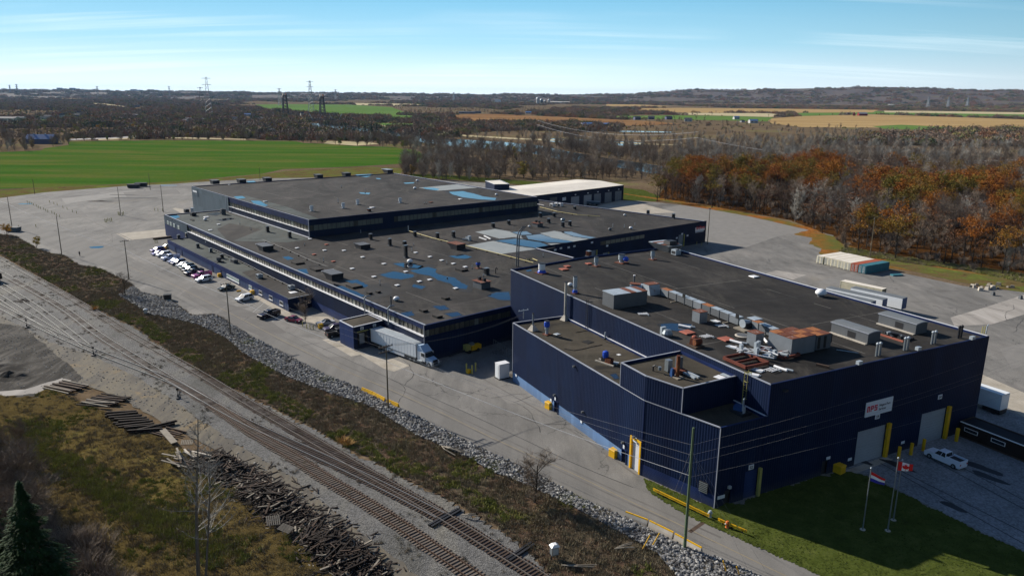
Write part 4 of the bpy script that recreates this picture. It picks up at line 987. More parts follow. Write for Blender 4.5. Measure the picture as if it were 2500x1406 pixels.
flat_roof(mid,[mW,mS,mE,G(1247,745,MZ).to_2d()+(hK-hW)*0.01,hK.lerp(hW,0.0),mK,mJ,nE,nN,tE,tS,mT],MZ-0.32,'tar_roof')
for (a,b,c) in ((mW,mS,'flashing'),(mS,mE,'navy_trim'),(mK,mJ,'bright_flashing'),(mJ,nE,'navy_trim'),(nE,nN,'flashing'),(mT,mW,'flashing')):
    w=Wall(a,b);p=MB().mat('navy_trim');w.slab(p,0,w.L-0.003,MZ-0.6,MZ-0.02,-0.26,-0.01);p.build('parapet',mid)
    p=MB().mat(c);w.slab(p,-0.02,w.L+0.02,MZ-0.02,MZ+0.05,-0.26,0.16);p.build('edge_flashing',mid)
corner_trim(mid,mS+wf.n*0.42,0,MZ,'flashing')
# grey felt areas and patches on that roof
def patch(root,px,z,mat,name='roof_patch',dz=0.0):return sheet(name,[G(x,y,z).to_2d() for x,y in px],mat,z+dz,None,world=True,parent=root)
RZ=MZ-0.32
patch(mid,[(404,526),(545,516),(560,522),(620,540),(700,562),(755,585),(700,592),(560,588),(520,575)],RZ,'grey_roof',dz=0.012)
patch(mid,[(560,592),(640,560),(560,545),(530,560)],RZ,'tar_roof',dz=0.02)
patch(mid,[(1136,600),(1223,585),(1290,574),(1353,564),(1459,580.5),(1400,592),(1318,607),(1220,621)],RZ,'patch_felt',dz=0.016)
patch(mid,[(1160,566.5),(1208,559),(1295,573.5),(1223,584)],RZ,'patch_felt',dz=0.018)
patch(mid,[(1288,611),(1325,608),(1363,625),(1316,632)],RZ,'dark_patch_felt',dz=0.018)
patch(mid,[(905,695),(950,690),(962,715),(905,735),(880,722)],RZ,'dark_patch_felt',dz=0.014)
patch(mid,[(1110,662),(1160,688),(1215,712),(1175,722),(1148,700),(1095,668)],RZ,'dark_patch_felt',dz=0.014)
# ---- tall building at the left rear (13.6 m)
TZ=13.6
tall=building('','',None,'factory_hall');tall['label']='navy factory block rising at the rear left with a grey metal wall end';tall['category']='factory building'
wt=Wall(tW,tS);qm=(tM-tW).dot(wt.d)
mb=MB().mat('steel_cladding');wt.sheet(mb,0,qm,0,TZ-0.02,ribs=0.6,off=0.35);mb.build('steel_wall',tall)
sgn=box_on_wall(wt,0.6,8.2,10.0,13.0,0.42,0.50,'slate_cladding','company_sign',tall);lettering('',wt,4,11,1,'ink_white',sgn) if False else None
box_on_wall(wt,2.0,7.0,11.5,12.2,.50,.53,'flag_white','pale_lettering_strip',sgn);box_on_wall(wt,2.2,7.4,10.9,11.05,.50,.52,'unit_grey','thin_strip',sgn)
for k in range(1): 
    mb=MB().mat('navy_trim');wt.sheet(mb,qm,wt.L,11.6,TZ-0.02,ribs=0.6,off=0.05);mb.build('fascia',tall)
    band_glass(tall,wt,qm,wt.L-0.1,9.85,11.6,2.4,'band_glass',0.15,'bright_flashing',0.5)
    mb=MB().mat('navy_cladding');wt.sheet(mb,qm,wt.L,0,9.77,ribs=0.6,off=0.3);mb.build('sunlit_wall',tall)
    box_on_wall(wt,qm,wt.L,MZ-0.32,MZ-0.1,0.3,0.55,'bright_flashing','base_flashing',tall)
we2=Wall(tS+wt.n*0.3,tE)
g1=(0.15,we2.px(935,540)[0],9.9,11.7);g2=(we2.px(962,540)[0],we2.L-0.1,9.9,11.7)
mb=MB().mat('navy_cladding');we2.clad(mb,0,TZ-0.02,[g1,g2]);mb.build('shaded_wall',tall)
band_glass(tall,we2,g1[0],g1[1],9.9,11.7,1.6,'band_glass_pale',0.12,None);band_glass(tall,we2,g2[0],g2[1],9.9,11.7,1.6,'band_glass_pale',0.12,None)
for a,b in ((tE,tN),(tN,tW)):
    w=Wall(a,b);mb=MB().mat('navy_cladding');w.clad(mb,0,TZ-0.02,ribs=0.8);mb.build('wall',tall)
roof_of(tall,[tW,tS,tE,tN],TZ,'tar_roof',capmats={0:'flashing',1:'navy_trim',2:'bright_flashing',3:'navy_trim'},drop=0.3)
corner_trim(tall,tS+wt.n*0.3,0,TZ,'flashing',0.2);corner_trim(tall,tM+wt.n*0.35,0,TZ,'flashing',0.2)
TR=TZ-0.3
patch(tall,[(1022,459),(1117.5,450),(1169,458.5),(1070,466)],TR,'patch_felt',dz=0.015)
patch(tall,[(640,500),(560,482),(600,478),(700,505),(780,535),(755,536)],TR,'grey_roof',dz=0.012)
# ---- office strip along the parking bays (3.4 m)
OZ=3.4
oW,oS,oE,oN=[G(x,y,OZ).to_2d() for x,y in ((409,585),(703.5,730),(767.5,717),(469,579.5))]
off=building('','',None,'office_wing');off['label']='single storey blue office strip beside the parked cars, white window sills';off['category']='office building'
wo=Wall(oW,oS)
mb=MB().mat('office_blue');wo.sheet(mb,0,wo.L,0,2.15,ribs=1.2,dep=0.03);mb.build('sunlit_wall',off)
mb=MB().mat('office_fascia');wo.sheet(mb,0,wo.L,2.15,OZ-0.02,ribs=0.5,off=0.12);mb.build('fascia',off)
for k,x in enumerate((562,574,581,612,637,662,688)):
    y=676+(x-562)*0.55;q,z=wo.px(x,y);wd=2.6 if k == 0 else 1.1
    fr=box_on_wall(wo,q-wd,q+wd,0.85,1.95,0.04,0.1,'bright_flashing','window',off);box_on_wall(wo,q-wd+.12,q+wd-.12,0.97,1.83,0.10,0.115,'pane_pale' if k < 4 else 'glass_dark','pane',fr)
    box_on_wall(wo,q-wd-.1,q+wd+.1,0.75,0.85,0.04,0.22,'bright_flashing','sill',fr)
for x,y in ((430,612),(446,622),(520,655),(541,668)):q=wo.px(x,y+8)[0];panel_door(off,wo,q-.5,q+.5,0.02,2.05,'navy_trim',None,'door',slats=1,dep=-0.12)
wo2=Wall(oS,oE);mb=MB().mat('navy_cladding');wo2.clad(mb,0,OZ-0.02);mb.build('shaded_wall',off)
q,z=wo2.px(738,746);fr=box_on_wall(wo2,q-1.2,q+1.2,1.0,2.0,0.07,0.12,'flashing','window',off);box_on_wall(wo2,q-1.05,q+1.05,1.1,1.9,.12,.13,'glass_dark','pane',fr)
mb=MB().mat('navy_cladding');Wall(oN,oW).clad(mb,0,OZ-0.02);mb.build('end_wall',off)
roof_of(off,[oW,oS,oE,oN],OZ,'grey_roof',capmats={0:'navy_trim',1:'flashing',2:'flashing',3:'navy_trim'},drop=0.2,par='navy_trim')
patch(off,[(590,665),(630,655),(765,716),(706,728),(640,697)],OZ-0.2,'tar_roof',dz=0.012)
# ---- loading dock box (5.2 m)
dW,dS,dE,dN=[G(x,y,5.2).to_2d() for x,y in ((828,782),(862,799),(939.7,781),(902,765.5))]
dE=on(Wall(mW,mS),dE)+wf.n*0.5;dN=on(Wall(mW,mS),dN)+wf.n*0.5
dock=building('','',None,'loading_dock');dock['label']='small flat roofed navy loading dock with two numbered doors behind the white truck';dock['category']='loading dock'
mb=MB().mat('dock_navy');Wall(dW,dS).clad(mb,0,5.18,ribs=0.3,dep=0.02);mb.build('sunlit_wall',dock)
wd_=Wall(dS,dE);L=wd_.L;h1=(L*0.13,L*0.43,0.9,3.9);h2=(L*0.54,L*0.86,0.9,3.9)
mb=MB().mat('navy_cladding');wd_.clad(mb,0,5.18,[h1,h2],ribs=0.3);mb.build('shaded_wall',dock)
for h_,tt in ((h1,'64'),(h2,'61')):
    panel_door(dock,wd_,h_[0]+.25,h_[1]-.25,0.9,3.6,'door_grey',None,'dock_door',slats=5,dep=0.5)
    mb=MB().mat('black_rubber');wd_.slab(mb,h_[0],h_[0]+.25,.9,3.9,-.5,.35);wd_.slab(mb,h_[1]-.25,h_[1],.9,3.9,-.5,.35);wd_.slab(mb,h_[0]+.25,h_[1]-.25,3.6,3.9,-.5,.35);mb.build('dock_seal',dock)
    box_on_wall(wd_,h_[0]-.2,h_[1]+.2,3.95,4.05,0.06,0.5,'faded_yellow','canopy_edge',dock)
    number_plate(dock,wd_,(h_[0]+h_[1])/2,4.55,tt,0.55,0.8,0.65)
mb=MB().mat('navy_cladding');Wall(dN,dW).clad(mb,0,5.18,ribs=.3);mb.build('end_wall',dock)
roof_of(dock,[dW,dS,dE,dN],5.2,'annex_roof_felt',cap='bright_flashing',capw=0.2,drop=0.15)
corner_trim(dock,dS,0,5.2,'navy_trim',.12)
# ---- white roofed warehouse behind (8 m)
wh=building('','',None,'warehouse');wh['label']='white roofed warehouse behind the factory with a row of five grey roller doors';wh['category']='warehouse'
A_,B_,D_,C2=[G(x,y,8).to_2d() for x,y in ((1523,452),(1314,477),(1408,438.5),(1128,449))]
B_=A_+(B_-A_)*1.0;off_=(D_-A_);Bx=A_+(B_-A_)*1.95;Cx=Bx+off_
ww_=Wall(B_+(A_-B_)*0.0,A_);drs=[]
for x0,x1 in ((1394,1414),(1425,1444),(1450,1467),(1476,1493),(1501,1517)):drs.append((ww_.px(x0,500-(x0-1394)*.05)[0],ww_.px(x1,500-(x1-1394)*.05)[0],0.0,5.2))
wfull=Wall(Bx,A_);sh0=wfull.L-ww_.L
mb=MB().mat('navy_cladding');wfull.clad(mb,0,7.98,[(a+sh0,b+sh0,c,d) for a,b,c,d in drs],ribs=0.8);mb.build('shaded_wall',wh)
for k,d_ in enumerate(drs):panel_door(wh,ww_,d_[0],d_[1],0,5.2,'door_grey' if k < 2 else 'door_shade',None,slats=8,dep=0.12)
q,z=ww_.px(1377,486);box_on_wall(ww_,q-1.3,q+1.3,z-.8,z+.8,.07,.13,'sign_panel','company_sign',wh);q,z=ww_.px(1351,487);box_on_wall(ww_,q-2.5,q+2.5,z-1.0,z+.9,.05,.1,'unit_grey','window',wh)
for k,d_ in enumerate(drs):number_plate(wh,ww_,(d_[0]+d_[1])/2,6.1,'',.4,1.0,.5)
for a,b in ((A_,D_),(D_,Cx),(Cx,Bx)):mb=MB().mat('navy_cladding');Wall(a,b).clad(mb,0,7.98,ribs=0.8);mb.build('wall',wh)
rd=(A_+D_)/2;rd2=(Bx+Cx)/2
mb=MB().mat('white_roof');z_=8.0
for (p,q_,r,s_) in ((Bx,A_,rd,rd2),(rd2,rd,D_,Cx)):
    mb.face([(p.x,p.y,z_ if p is not rd2 else 8.9),(q_.x,q_.y,z_ if q_ is not rd else 8.9),(r.x,r.y,8.9 if r is rd else z_),(s_.x,s_.y,8.9 if s_ is rd2 else z_)])
mb.build('roof',wh)
mb=MB().mat('navy_cladding');mb.face([(A_.x,A_.y,7.98),(D_.x,D_.y,7.98),(rd.x,rd.y,8.88)]);mb.build('gable',wh)
# rooftop block
blc=[G(x,y,11.5).to_2d() for x,y in ((1184,444),(1215,450),(1243.5,449),(1218,441.5))]
rb=building('','',None,'rooftop_block');rb['label']='small navy block with white roof between rear factory roof and white warehouse';rb['category']='factory building'
blc=[G(x,y,11.5).to_2d() for x,y in ((1185,441.5),(1207,450),(1243.5,449.5),(1220,439.5))]
for i in range(4):mb=MB().mat('navy_cladding');Wall(blc[i],blc[(i+1) % 4]).clad(mb,0,11.48,ribs=.8);mb.build('wall',rb)
roof_of(rb,blc,11.5,'white_roof',cap='bright_flashing',drop=0.1)
# ---- low dark cabin at the lower right (2.5 m)
cb_=[G(x,y,2.6).to_2d() for x,y in ((2345,1028),(2700,1165),(2760,1140),(2377,1017))]
cab=building('','',None,'site_cabin');cab['label']='long low dark cabin with white trimmed strip windows beside the gravel yard';cab['category']='cabin'
cb_[3]=cb_[0]+(cb_[3]-cb_[0])*1.0;cb_[2]=cb_[1]+(cb_[3]-cb_[0])
wc=Wall(cb_[0],cb_[1]);mb=MB().mat('brown_wall');wc.clad(mb,0.3,2.55,ribs=.3,dep=.02);mb.build('front_wall',cab)
mb=MB().mat('timber_brown');wc.slab(mb,0,wc.L,0,0.3,-0.1,0.06);mb.build('skirt',cab)
for x,y in ((2372,1047.5),(2438,1075)):q,z=wc.px(x,y);fr=box_on_wall(wc,q-1.1,q+1.1,1.3,1.95,.03,.08,'bright_flashing','window',cab);box_on_wall(wc,q-1.0,q+1.0,1.38,1.87,.08,.09,'glass_dark','pane',fr)
for i in (1,2,3):mb=MB().mat('brown_wall');Wall(cb_[i],cb_[(i+1) % 4]).clad(mb,0.0,2.55,ribs=0.3,dep=.02);mb.build('wall',cab)
roof_of(cab,cb_,2.6,'dark_shingle',capmats={0:'white_paint',1:'timber_brown',2:'timber_brown',3:'timber_brown'},capw=0.1,drop=0.05,par='brown_wall')
HS=[(20,296,'long grey school like building at the left village edge',40,14,5),(50,293,'white low building in the left village',16,10,4),(110,292,'white house row beside the lawn in the village',14,9,4),(118,289,'second white house beside the village lawn',12,8,4),(152,287,'white gabled house with a bright wall',9,8,5),(190,287,'white house with steep roof in the brown trees',14,9,5),(194,279,'small white house above the steep roofed one',8,7,4),(332,286,'house among the dark spruces by the winding road',12,9,4),(335,262,'dark roofed house on the far rise',16,10,5),(460,296,'pale house in the village right of the road',13,9,4),(497,297,'white walled house right of the pale one',12,8,4),(450,300,'low house in front of the pale ones',12,8,4),(574,293,'house with bright gable in the village centre',10,8,4),(637,294,'white house at the right end of the village',10,8,4),(605,284,'blue grey roofed house behind the village',14,9,4),(570,309,'tiny white shed in the brown bushes',4,4,3),(663,325,'white gabled house by the field edge',8,8,4),(738,282,'white tank like building by the lift bridge',8,5,5),
      (1140,278,'long low farm building left of the brown field',45,14,4),(1165,277,'second low farm building beside the brown field',20,10,4),(1290,278,'teal roofed farmhouse by the red tree',16,10,4),(1432,308,'blue roofed bungalow at the green meadow',22,12,4),(1475,309,'dark roofed bungalow right of the blue one',18,11,4),(1555,293,'dark roofed house in the green strip, left',14,10,5),(1590,292,'brown house in the green strip, middle',14,10,5),(1632,292,'dark house in the green strip, right',15,10,5),(1680,297,'farmhouse with white trim right of the strip',16,10,5),(1797,292,'white house with blue windows in the meadow',13,9,5),(1812,299,'white sheds below the white house',10,5,3),(1838,301,'teal roofed barn beside the meadow',17,11,5)]
# ------------------------------------------------------------------ VEGETATION
def two(name_,tb,cb):return tb.mesh(name_+'_trunk'),cb.mesh(name_+'_crown'),merged(tb,cb).mesh(name_)
AUT=[two('autumn_tree',*leafy(s_,h=20,lmat='autumn_leaves',crown=c,width=w_,nclump=n_,per=20)) for s_,c,w_,n_ in ((1,.55,.30,120),(2,.6,.34,130),(3,.5,.24,90),(4,.62,.36,130))]
RUS=[two('rusty_tree',*leafy(s_,h=18,lmat='rusty_leaves',crown=.55,width=.24,nclump=48,per=12)) for s_ in (11,12,13)]
BAR=[two('bare_tree',*bare(s_,h=14)) for s_ in (21,22,23,24)]
TAL=[two('bare_tree',*bare(s_,h=19,first=.42,trunk=.22,spread=.6)) for s_ in (25,26,27)]
PAL=[two('pale_tree',*bare(s_,h=14,bark='bark_pale',twig='pale_twigs',trunk=.15,spread=.6)) for s_ in (31,32)]
GOL=[two('gold_tree',*leafy(s_,h=9,lmat='gold_leaves',crown=.35,width=.3,nclump=60,per=22,rr=1.1,trunk=.15)) for s_ in (41,42)]
OLI=[two('olive_tree',*leafy(s_,h=11,lmat='olive_leaves',crown=.25,width=.34,nclump=80,per=22,rr=1.3,leaf=.5)) for s_ in (51,52)]
EVG=[two('evergreen',*conifer(s_,h=14)) for s_ in (61,62)]
def clump(seed,mat,h=5,r=4,n=260,leaf=0.9):
    rnd=random.Random(seed);mb=MB().mat(mat)
    for k in range(n):
        az=rnd.uniform(0,6.283);e=rnd.uniform(0,1);q=rnd.uniform(.6,1)
        p=Vector((math.cos(az)*r*q*math.sqrt(1-e*e*.9),math.sin(az)*r*q*math.sqrt(1-e*e*.9),0.3+e*h*q*(0.8+0.3*math.sin(az*3+seed))))
        a=Vector((rnd.uniform(-1,1),rnd.uniform(-1,1),rnd.uniform(-1,1))).normalized();b=a.orthogonal().normalized();c=a.cross(b);s_=leaf*rnd.uniform(.5,1.3)
        mb.face([p-b*s_*.5,p+c*s_*.5,p+b*s_*.5])
    return mb
def brush(seed,mat,h=2.2,r=1.6,n=90,w=.03):
    rnd=random.Random(seed);mb=MB().mat(mat)
    for k in range(n):
        az=rnd.uniform(0,6.283);q=rnd.uniform(0,.35)*r;b=Vector((math.cos(az)*q,math.sin(az)*q,0));az += rnd.uniform(-.6,.6);hh=h*rnd.uniform(.5,1.05)
        t_=b+Vector((math.cos(az)*r*rnd.uniform(.3,1),math.sin(az)*r*rnd.uniform(.3,1),hh));m_=b.lerp(t_,.55)+Vector((0,0,.15*hh));s_=Vector((-math.sin(az),math.cos(az),0))*w
        mb.face([b-s_,b+s_,m_+s_*.7,m_-s_*.7]);mb.face([m_-s_*.7,m_+s_*.7,t_])
        for j in range(3):
            p=m_.lerp(t_,rnd.random());e=p+Vector((rnd.uniform(-.4,.4),rnd.uniform(-.4,.4),rnd.uniform(.1,.5)))*h*.3;mb.face([p-s_*.6,p+s_*.6,e])
    return mb
SHR=[brush(s_,'twigs',2.6,2.0,110,.035).mesh('bare_shrub') for s_ in (1,2,3)]
FARC=[clump(s_,'far_canopy',h_,r_,n_,l_).mesh('canopy_clump') for s_,h_,r_,n_,l_ in ((1,6,8,300,1.6),(2,8,10,340,2.0),(3,4.5,7,240,1.5))]
rv=random.Random(99)
def excluded(x,y):
    for h_ in HS:
        if abs(x-h_[0]) < 7+h_[3]*.3 and -2 < y-h_[1] < 9:return True
    if abs(x-103) < 22 and 345 < y < 372:return True
    if abs(x-2105) < 25 and 278 < y < 300:return True
    if inpoly(x,y,GREEN):return True
    if inpoly(x,y,LOT_PX):return True
    for f in FIELDS:
        if inpoly(x,y,f):return True
    for f in RIVER:
        if inpoly(x,y,f):return True
    return False
# the oak wood at the right
wood=[]
FW=W2(*FOREST)
def orange_zone(x,y):      # patches of still leafed oaks, in ground coordinates seen through the photograph
    return any(((x-a)/c)**2+((y-b)/d)**2 < 1 for a,b,c,d in ((1835,478,95,34),(1990,470,75,40),(2210,520,130,34),(2380,505,90,30),(2140,620,90,26),(2380,640,70,20),(2480,560,60,20),(1680,470,50,25)))
pts=[]
cells=set()
for k in range(9000):
    t_=rv.random();x=rv.uniform(1600,2700);y=430+(rv.random()**1.0)*330
    if not inpoly(x,y,FOREST):continue
    p=G(x,y)
    if rv.random() > min(1,(p.length/330)**2*1.0+0.15):pass
    cs_=9.0 if p.length < 330 else 7.4;c=(int(p.x/cs_),int(p.y/cs_))
    if c in cells:continue
    cells.add(c)
    pts.append((p,x,y))
cnt={'a':0}
pts.sort(key=lambda q:q[0].length)
rest=[]
LB=dict(aut='orange leaved oak among the trunks of the wood on the right',rus='thin rusty brown tree in the wood on the right',bar='leafless dark tree in the wood on the right',pal='pale leafless tree in the wood on the right')
def place_words(p):
    x,y=px_of((p.x,p.y,0));a='left' if x < 1850 else ('middle' if x < 2150 else 'right');D=p.length;b='front rows' if D < 300 else ('inner rows' if D < 400 else 'rear rows')
    return a+' part, '+b
def put_tree(kind,proto,p,sc,label,group,name,parts=True,cat='tree'):
    if 'wood' in label and 'river' not in label:w_=place_words(p);label=label.replace(' in the wood on the right','').replace(' among the trunks of the wood on the right','')+' of the right wood, '+w_;group=group+', '+w_
    rz=rv.uniform(0,6.28)
    if parts:
        o=E(name,label,cat,(p.x,p.y,p.z),rz,group);o.scale=(sc,sc,sc*rv.uniform(.92,1.08))
        instance(proto[0],'trunk',(0,0,0),0,o);instance(proto[1],'crown',(0,0,0),0,o)
    else:
        o=instance(proto[2],name,(p.x,p.y,p.z),rz,None,sc,label=label,category=cat,group=group)
    return o
n_of={}
for (p,x,y) in pts:
    oz=orange_zone(x,y);q=rv.random()
    if oz:kind='aut' if q < .62 else ('rus' if q < .84 else 'bar')
    else:kind='aut' if q < .03 else ('rus' if q < .38 else ('pal' if q > .88 else 'bar'))
    P_={'aut':AUT,'rus':RUS,'bar':TAL,'pal':PAL}[kind];pr=rv.choice(P_)
    hm=0.78+0.28*noise.noise(Vector((p.x*.02,p.y*.02,3)))+rv.uniform(-.1,.12)
    if kind == 'pal':hm *= 1.15
    if kind == 'aut' and oz:hm *= 1.12
    if kind in ('bar','rus'):hm *= .93
    if y > 560 and x > 2050:hm *= 0.92
    n_of[kind]=n_of.get(kind,0)+1
    lim=150
    if n_of[kind] <= lim or (kind == 'aut' and n_of[kind] <= 300):put_tree(kind,pr,p,hm,LB[kind],{'aut':'orange oaks of the wood','rus':'rusty trees of the wood','bar':'bare trees of the wood','pal':'pale trees of the wood'}[kind],{'aut':'oak_tree','rus':'brown_leaved_tree','bar':'bare_tree','pal':'pale_barked_tree'}[kind],parts=n_of[kind] <= 60)
    else:rest.append((p,kind,pr,hm))
prs=AUT+RUS+TAL+PAL
scatter('oak_wood_rear',[(p.x,p.y,0,rv.uniform(0,6.28),s_,prs.index(pr)) for p,k,pr,s_ in rest],[q[2] for q in prs],label='farther trees of the oak wood at the right',category='wood')
# underbrush at the wood edge
ub=rand_in(FW,500,rv,lambda a,b:math.hypot(a,b) < 420)
scatter('wood_undergrowth',[(a,b,0,rv.uniform(0,6),rv.uniform(.5,1.2),rv.randrange(3)) for a,b in ub],SHR,label='leafless undergrowth between the trunks of the oak wood',category='undergrowth')
# mid distance trees: river woods, village, hedges
mids=[];seen={}
def mid_kind(x,y):
    q=rv.random()
    if x < 760 and y < 345:
        if y < 318 and y > 265:return 'evg' if q < .15 else ('oli' if q < .5 else ('gol' if q < .54 else 'bar'))
        return 'bar' if q < .7 else ('oli' if q < .92 else 'evg')
    if 2000 > x > 1640 and y > 330 or x > 1640 and y > 320:return 'pal' if q < .55 else 'bar'
    if y < 300:return 'rus' if q < .2 else ('oli' if q < .3 else ('evg' if q < .35 else 'bar'))
    return 'pal' if q < .12 else ('oli' if q > .955 else 'bar')
SP={'bar':BAR,'pal':PAL,'oli':OLI,'gol':GOL,'evg':EVG,'rus':RUS}
cells=set()
for k in range(60000):
    x=rv.uniform(-120,2620);y=262+178*rv.random()**0.9
    if excluded(x,y) or (inpoly(x,y,FOREST)) or (x < 985 and y > 382):continue
    p=G(x,y);D=p.length
    cell=6.5 if D < 800 else 9+D/330
    dens=0.5+0.5*noise.noise(Vector((p.x*.008,p.y*.004,9)))
    if 1000 < x < 1660 and y > 345:dens *= 0.6
    if x < 760:dens *= .72
    if x > 760 and 295 < y <= 345:dens=dens*.9-.22
    if x > 1500 and y > 315:dens=dens*.95-.12
    if rv.random() > dens+0.15:continue
    c=(int(p.x/cell),int(p.y/cell))
    if c in cells:continue
    cells.add(c);mids.append((D,p,x,y))
mids.sort(key=lambda q:q[0]);far_pts=[]
MP=[];MLIST=[];SP['can']=[(0,0,q) for q in FARC]
for kk in ('bar','pal','oli','gol','evg','rus','can'):
    for q in SP[kk]:MP.append((kk,q));MLIST.append(q[2])
nm_={'bar':('bare_tree','leafless brown tree in the river woods','leafless trees of the river woods'),'pal':('pale_barked_tree','pale grey leafless tree in the river woods','pale trees of the river woods'),'oli':('olive_tree','yellow green tree among the leafless river woods','yellow green trees of the river woods'),'gol':('golden_tree','golden leaved tree near the village','golden trees near the village'),'evg':('evergreen_tree','dark evergreen tree near the village','evergreens near the village'),'rus':('brown_leaved_tree','rusty brown tree beyond the river','rusty trees beyond the river')}
num={}
for (D,p,x,y) in mids:
    k_=mid_kind(x,y)
    if k_ == 'bar' and ((x < 800 and y < 338 and rv.random() < .6) or (y < 318 and rv.random() < .6)):k_='can'
    pr=rv.choice(SP[k_]);s_={'can':.62,'bar':.85,'pal':.8,'oli':.75,'gol':.9,'evg':.9,'rus':.8}[k_]*rv.uniform(.65,1.15)
    if x > 760 and y <= 345:s_ *= .68
    if x > 1500 and y > 315:s_ *= .8
    if x < 800:s_ *= .82
    if y > 405:s_ *= 0.9
    num[k_]=num.get(k_,0)+1
    if num[k_] <= (0 if k_ == 'can' else 150):put_tree(k_,pr,p,s_,nm_[k_][1],nm_[k_][2],nm_[k_][0],parts=False)
    else:far_pts.append((p.x,p.y,0,rv.uniform(0,6.28),s_,[i for i,q in enumerate(MP) if q[1] is pr][0]))
scatter('river_woods',far_pts,MLIST,label='leafless woods along the river and round the village',category='woods')
# woods to the horizon
fp=[];cells=set()
for k in range(52000):
    x=rv.uniform(-150,2650);yh=232.3+(x-1250)*0.0088+.9
    D=900*math.exp(rv.random()*math.log(16));y=yh+54/D*FPX/0.97
    if excluded(x,y) or inpoly(x,y,FOREST):continue
    p=G(x,y);D=p.length
    if D < 700 or D > 15000:continue
    d_=noise.noise(Vector((p.x*.0016,p.y*.0009,2)))+.25*noise.noise(Vector((p.x*.006,p.y*.004,5)))
    if d_ < -0.06:continue
    s_=rv.uniform(.6,1.15)*(1+D/9000)
    c=(int(p.x/(9*s_)),int(p.y/(9*s_)))
    if c in cells:continue
    cells.add(c);fp.append((p.x,p.y,0,rv.uniform(0,6.28),s_,rv.randrange(3)))
scatter('hill_woods',HILLPTS,FARC,label='woods covering the hills along the horizon',category='woods')
scatter('distant_woods',fp,FARC,label='dark woods reaching to the horizon',category='woods')
print('TREES',len(pts),n_of,len(mids),num,len(fp))
# ---- trees one can point to
def lone(proto,bx,by,ty,label,name,base_h,cat='tree'):
    h=hgt(bx,by,bx,ty);p=G(bx,by);o=E(name,label,cat,(p.x,p.y,0),rv.uniform(0,6));s_=h/base_h;o.scale=(s_,s_,s_)
    instance(proto[0],'trunk',(0,0,0),0,o);instance(proto[1],'crown',(0,0,0),0,o);return o
lone(GOL[0],89,606,576,'small golden leaved tree between the embankment and the lot','golden_tree',9)
lone(GOL[1],17,576,543,'thin yellow green tree at the left edge above the tracks','golden_tree',9)
lone(OLI[0],1278,436,392,'bright yellow green willow behind the rear factory roof','olive_tree',11)
lone(OLI[1],1300,434,408,'smaller yellow bush beside the willow','olive_tree',11)
lone(AUT[2],1738,508,424,'slender golden orange tree at the left corner of the oak wood','oak_tree',17)
lone(EVG[0],845,345,303,'tall dark spruce by the river beside the field','evergreen_tree',14)
for k,x in enumerate((877,892,908,920)):lone(EVG[k % 2],x,336,296+k % 2*5,'dark spruce in the clump by the water, number counted from the left: '+('first','second','third','fourth')[k],'evergreen_tree',14)
lone(AUT[0],1262,284,268,'round dark red tree beside the far farm','oak_tree',17)
b1=two('bare_tree',*bare(71,h=13,kids_=(3,3,3,2),levels=4,spread=.9,first=.05))
lone(b1,1305,1229,1108,'leafless small tree on the embankment beside the riprap','bare_tree',11.5)
lone(BAR[1],306,724,668,'leafless bush like tree below the power pole at the lot corner','bare_tree',14)
lone(SHR and BAR[2],745,787,712,'slim leafless tree in front of the office strip end wall','bare_tree',14)
# tall bare tree in the foreground, double stem
def big_bare():
    rnd=random.Random(5);p0=G(487,1440);o=E('bare_tree','tall leafless double stemmed tree in the foreground at the lower left','tree',(p0.x,p0.y,0))
    for k,(lean,r,h,nm2) in enumerate((((.0,.02),.26,21,'trunk'),((.17,.0),.17,18,'second_trunk'))):
        segs=[];q=Vector((k*.5,0,-.3));d=Vector((lean[0],lean[1],1)).normalized();n=14;tb=MB().mat('bark_grey');cb=MB().mat('pale_twigs')
        for i in range(n):
            d=(d+Vector((rnd.uniform(-.03,.03),rnd.uniform(-.03,.03),.02))).normalized();e=q+d*h/n;tb.tube(q,e,r*(1-i/n*.85),r*(1-(i+1)/n*.85),6,caps=False)
            if i >= 5:
                for j in range(3):
                    s_,t_=skeleton(rnd,1,1,0,(0,),0);az=rnd.uniform(0,6.283);L=(h-q.z)*rnd.uniform(.25,.5);L=max(1.2,min(L,5));dd=Vector((math.cos(az),math.sin(az),rnd.uniform(.3,1.0))).normalized();pp=q.lerp(e,rnd.random());rr=.055
                    for m_ in range(4):
                        dd=(dd+Vector((rnd.uniform(-.25,.25),rnd.uniform(-.25,.25),rnd.uniform(-.05,.3)))).normalized();ee=pp+dd*L/4;cb.tube(pp,ee,rr,rr*.7,3,caps=False);rr *= .7
                        for w_ in range(5):
                            a2=rnd.uniform(0,6.283);tw=pp.lerp(ee,rnd.random());te=tw+(dd+Vector((math.cos(a2),math.sin(a2),.2))).normalized()*rnd.uniform(.4,1.3);sd_=dd.orthogonal().normalized()*.018;cb.face([tw-sd_,tw+sd_,te])
                            for w2 in range(2):t3=tw.lerp(te,rnd.random());cb.face([t3-sd_*.7,t3+sd_*.7,t3+Vector((rnd.uniform(-.4,.4),rnd.uniform(-.4,.4),rnd.uniform(0,.5)))])
                        pp=ee
            q=e
        tb.build(nm2,o);cb.build('branches',o)
    o.scale=(.98,.98,.98)
big_bare()
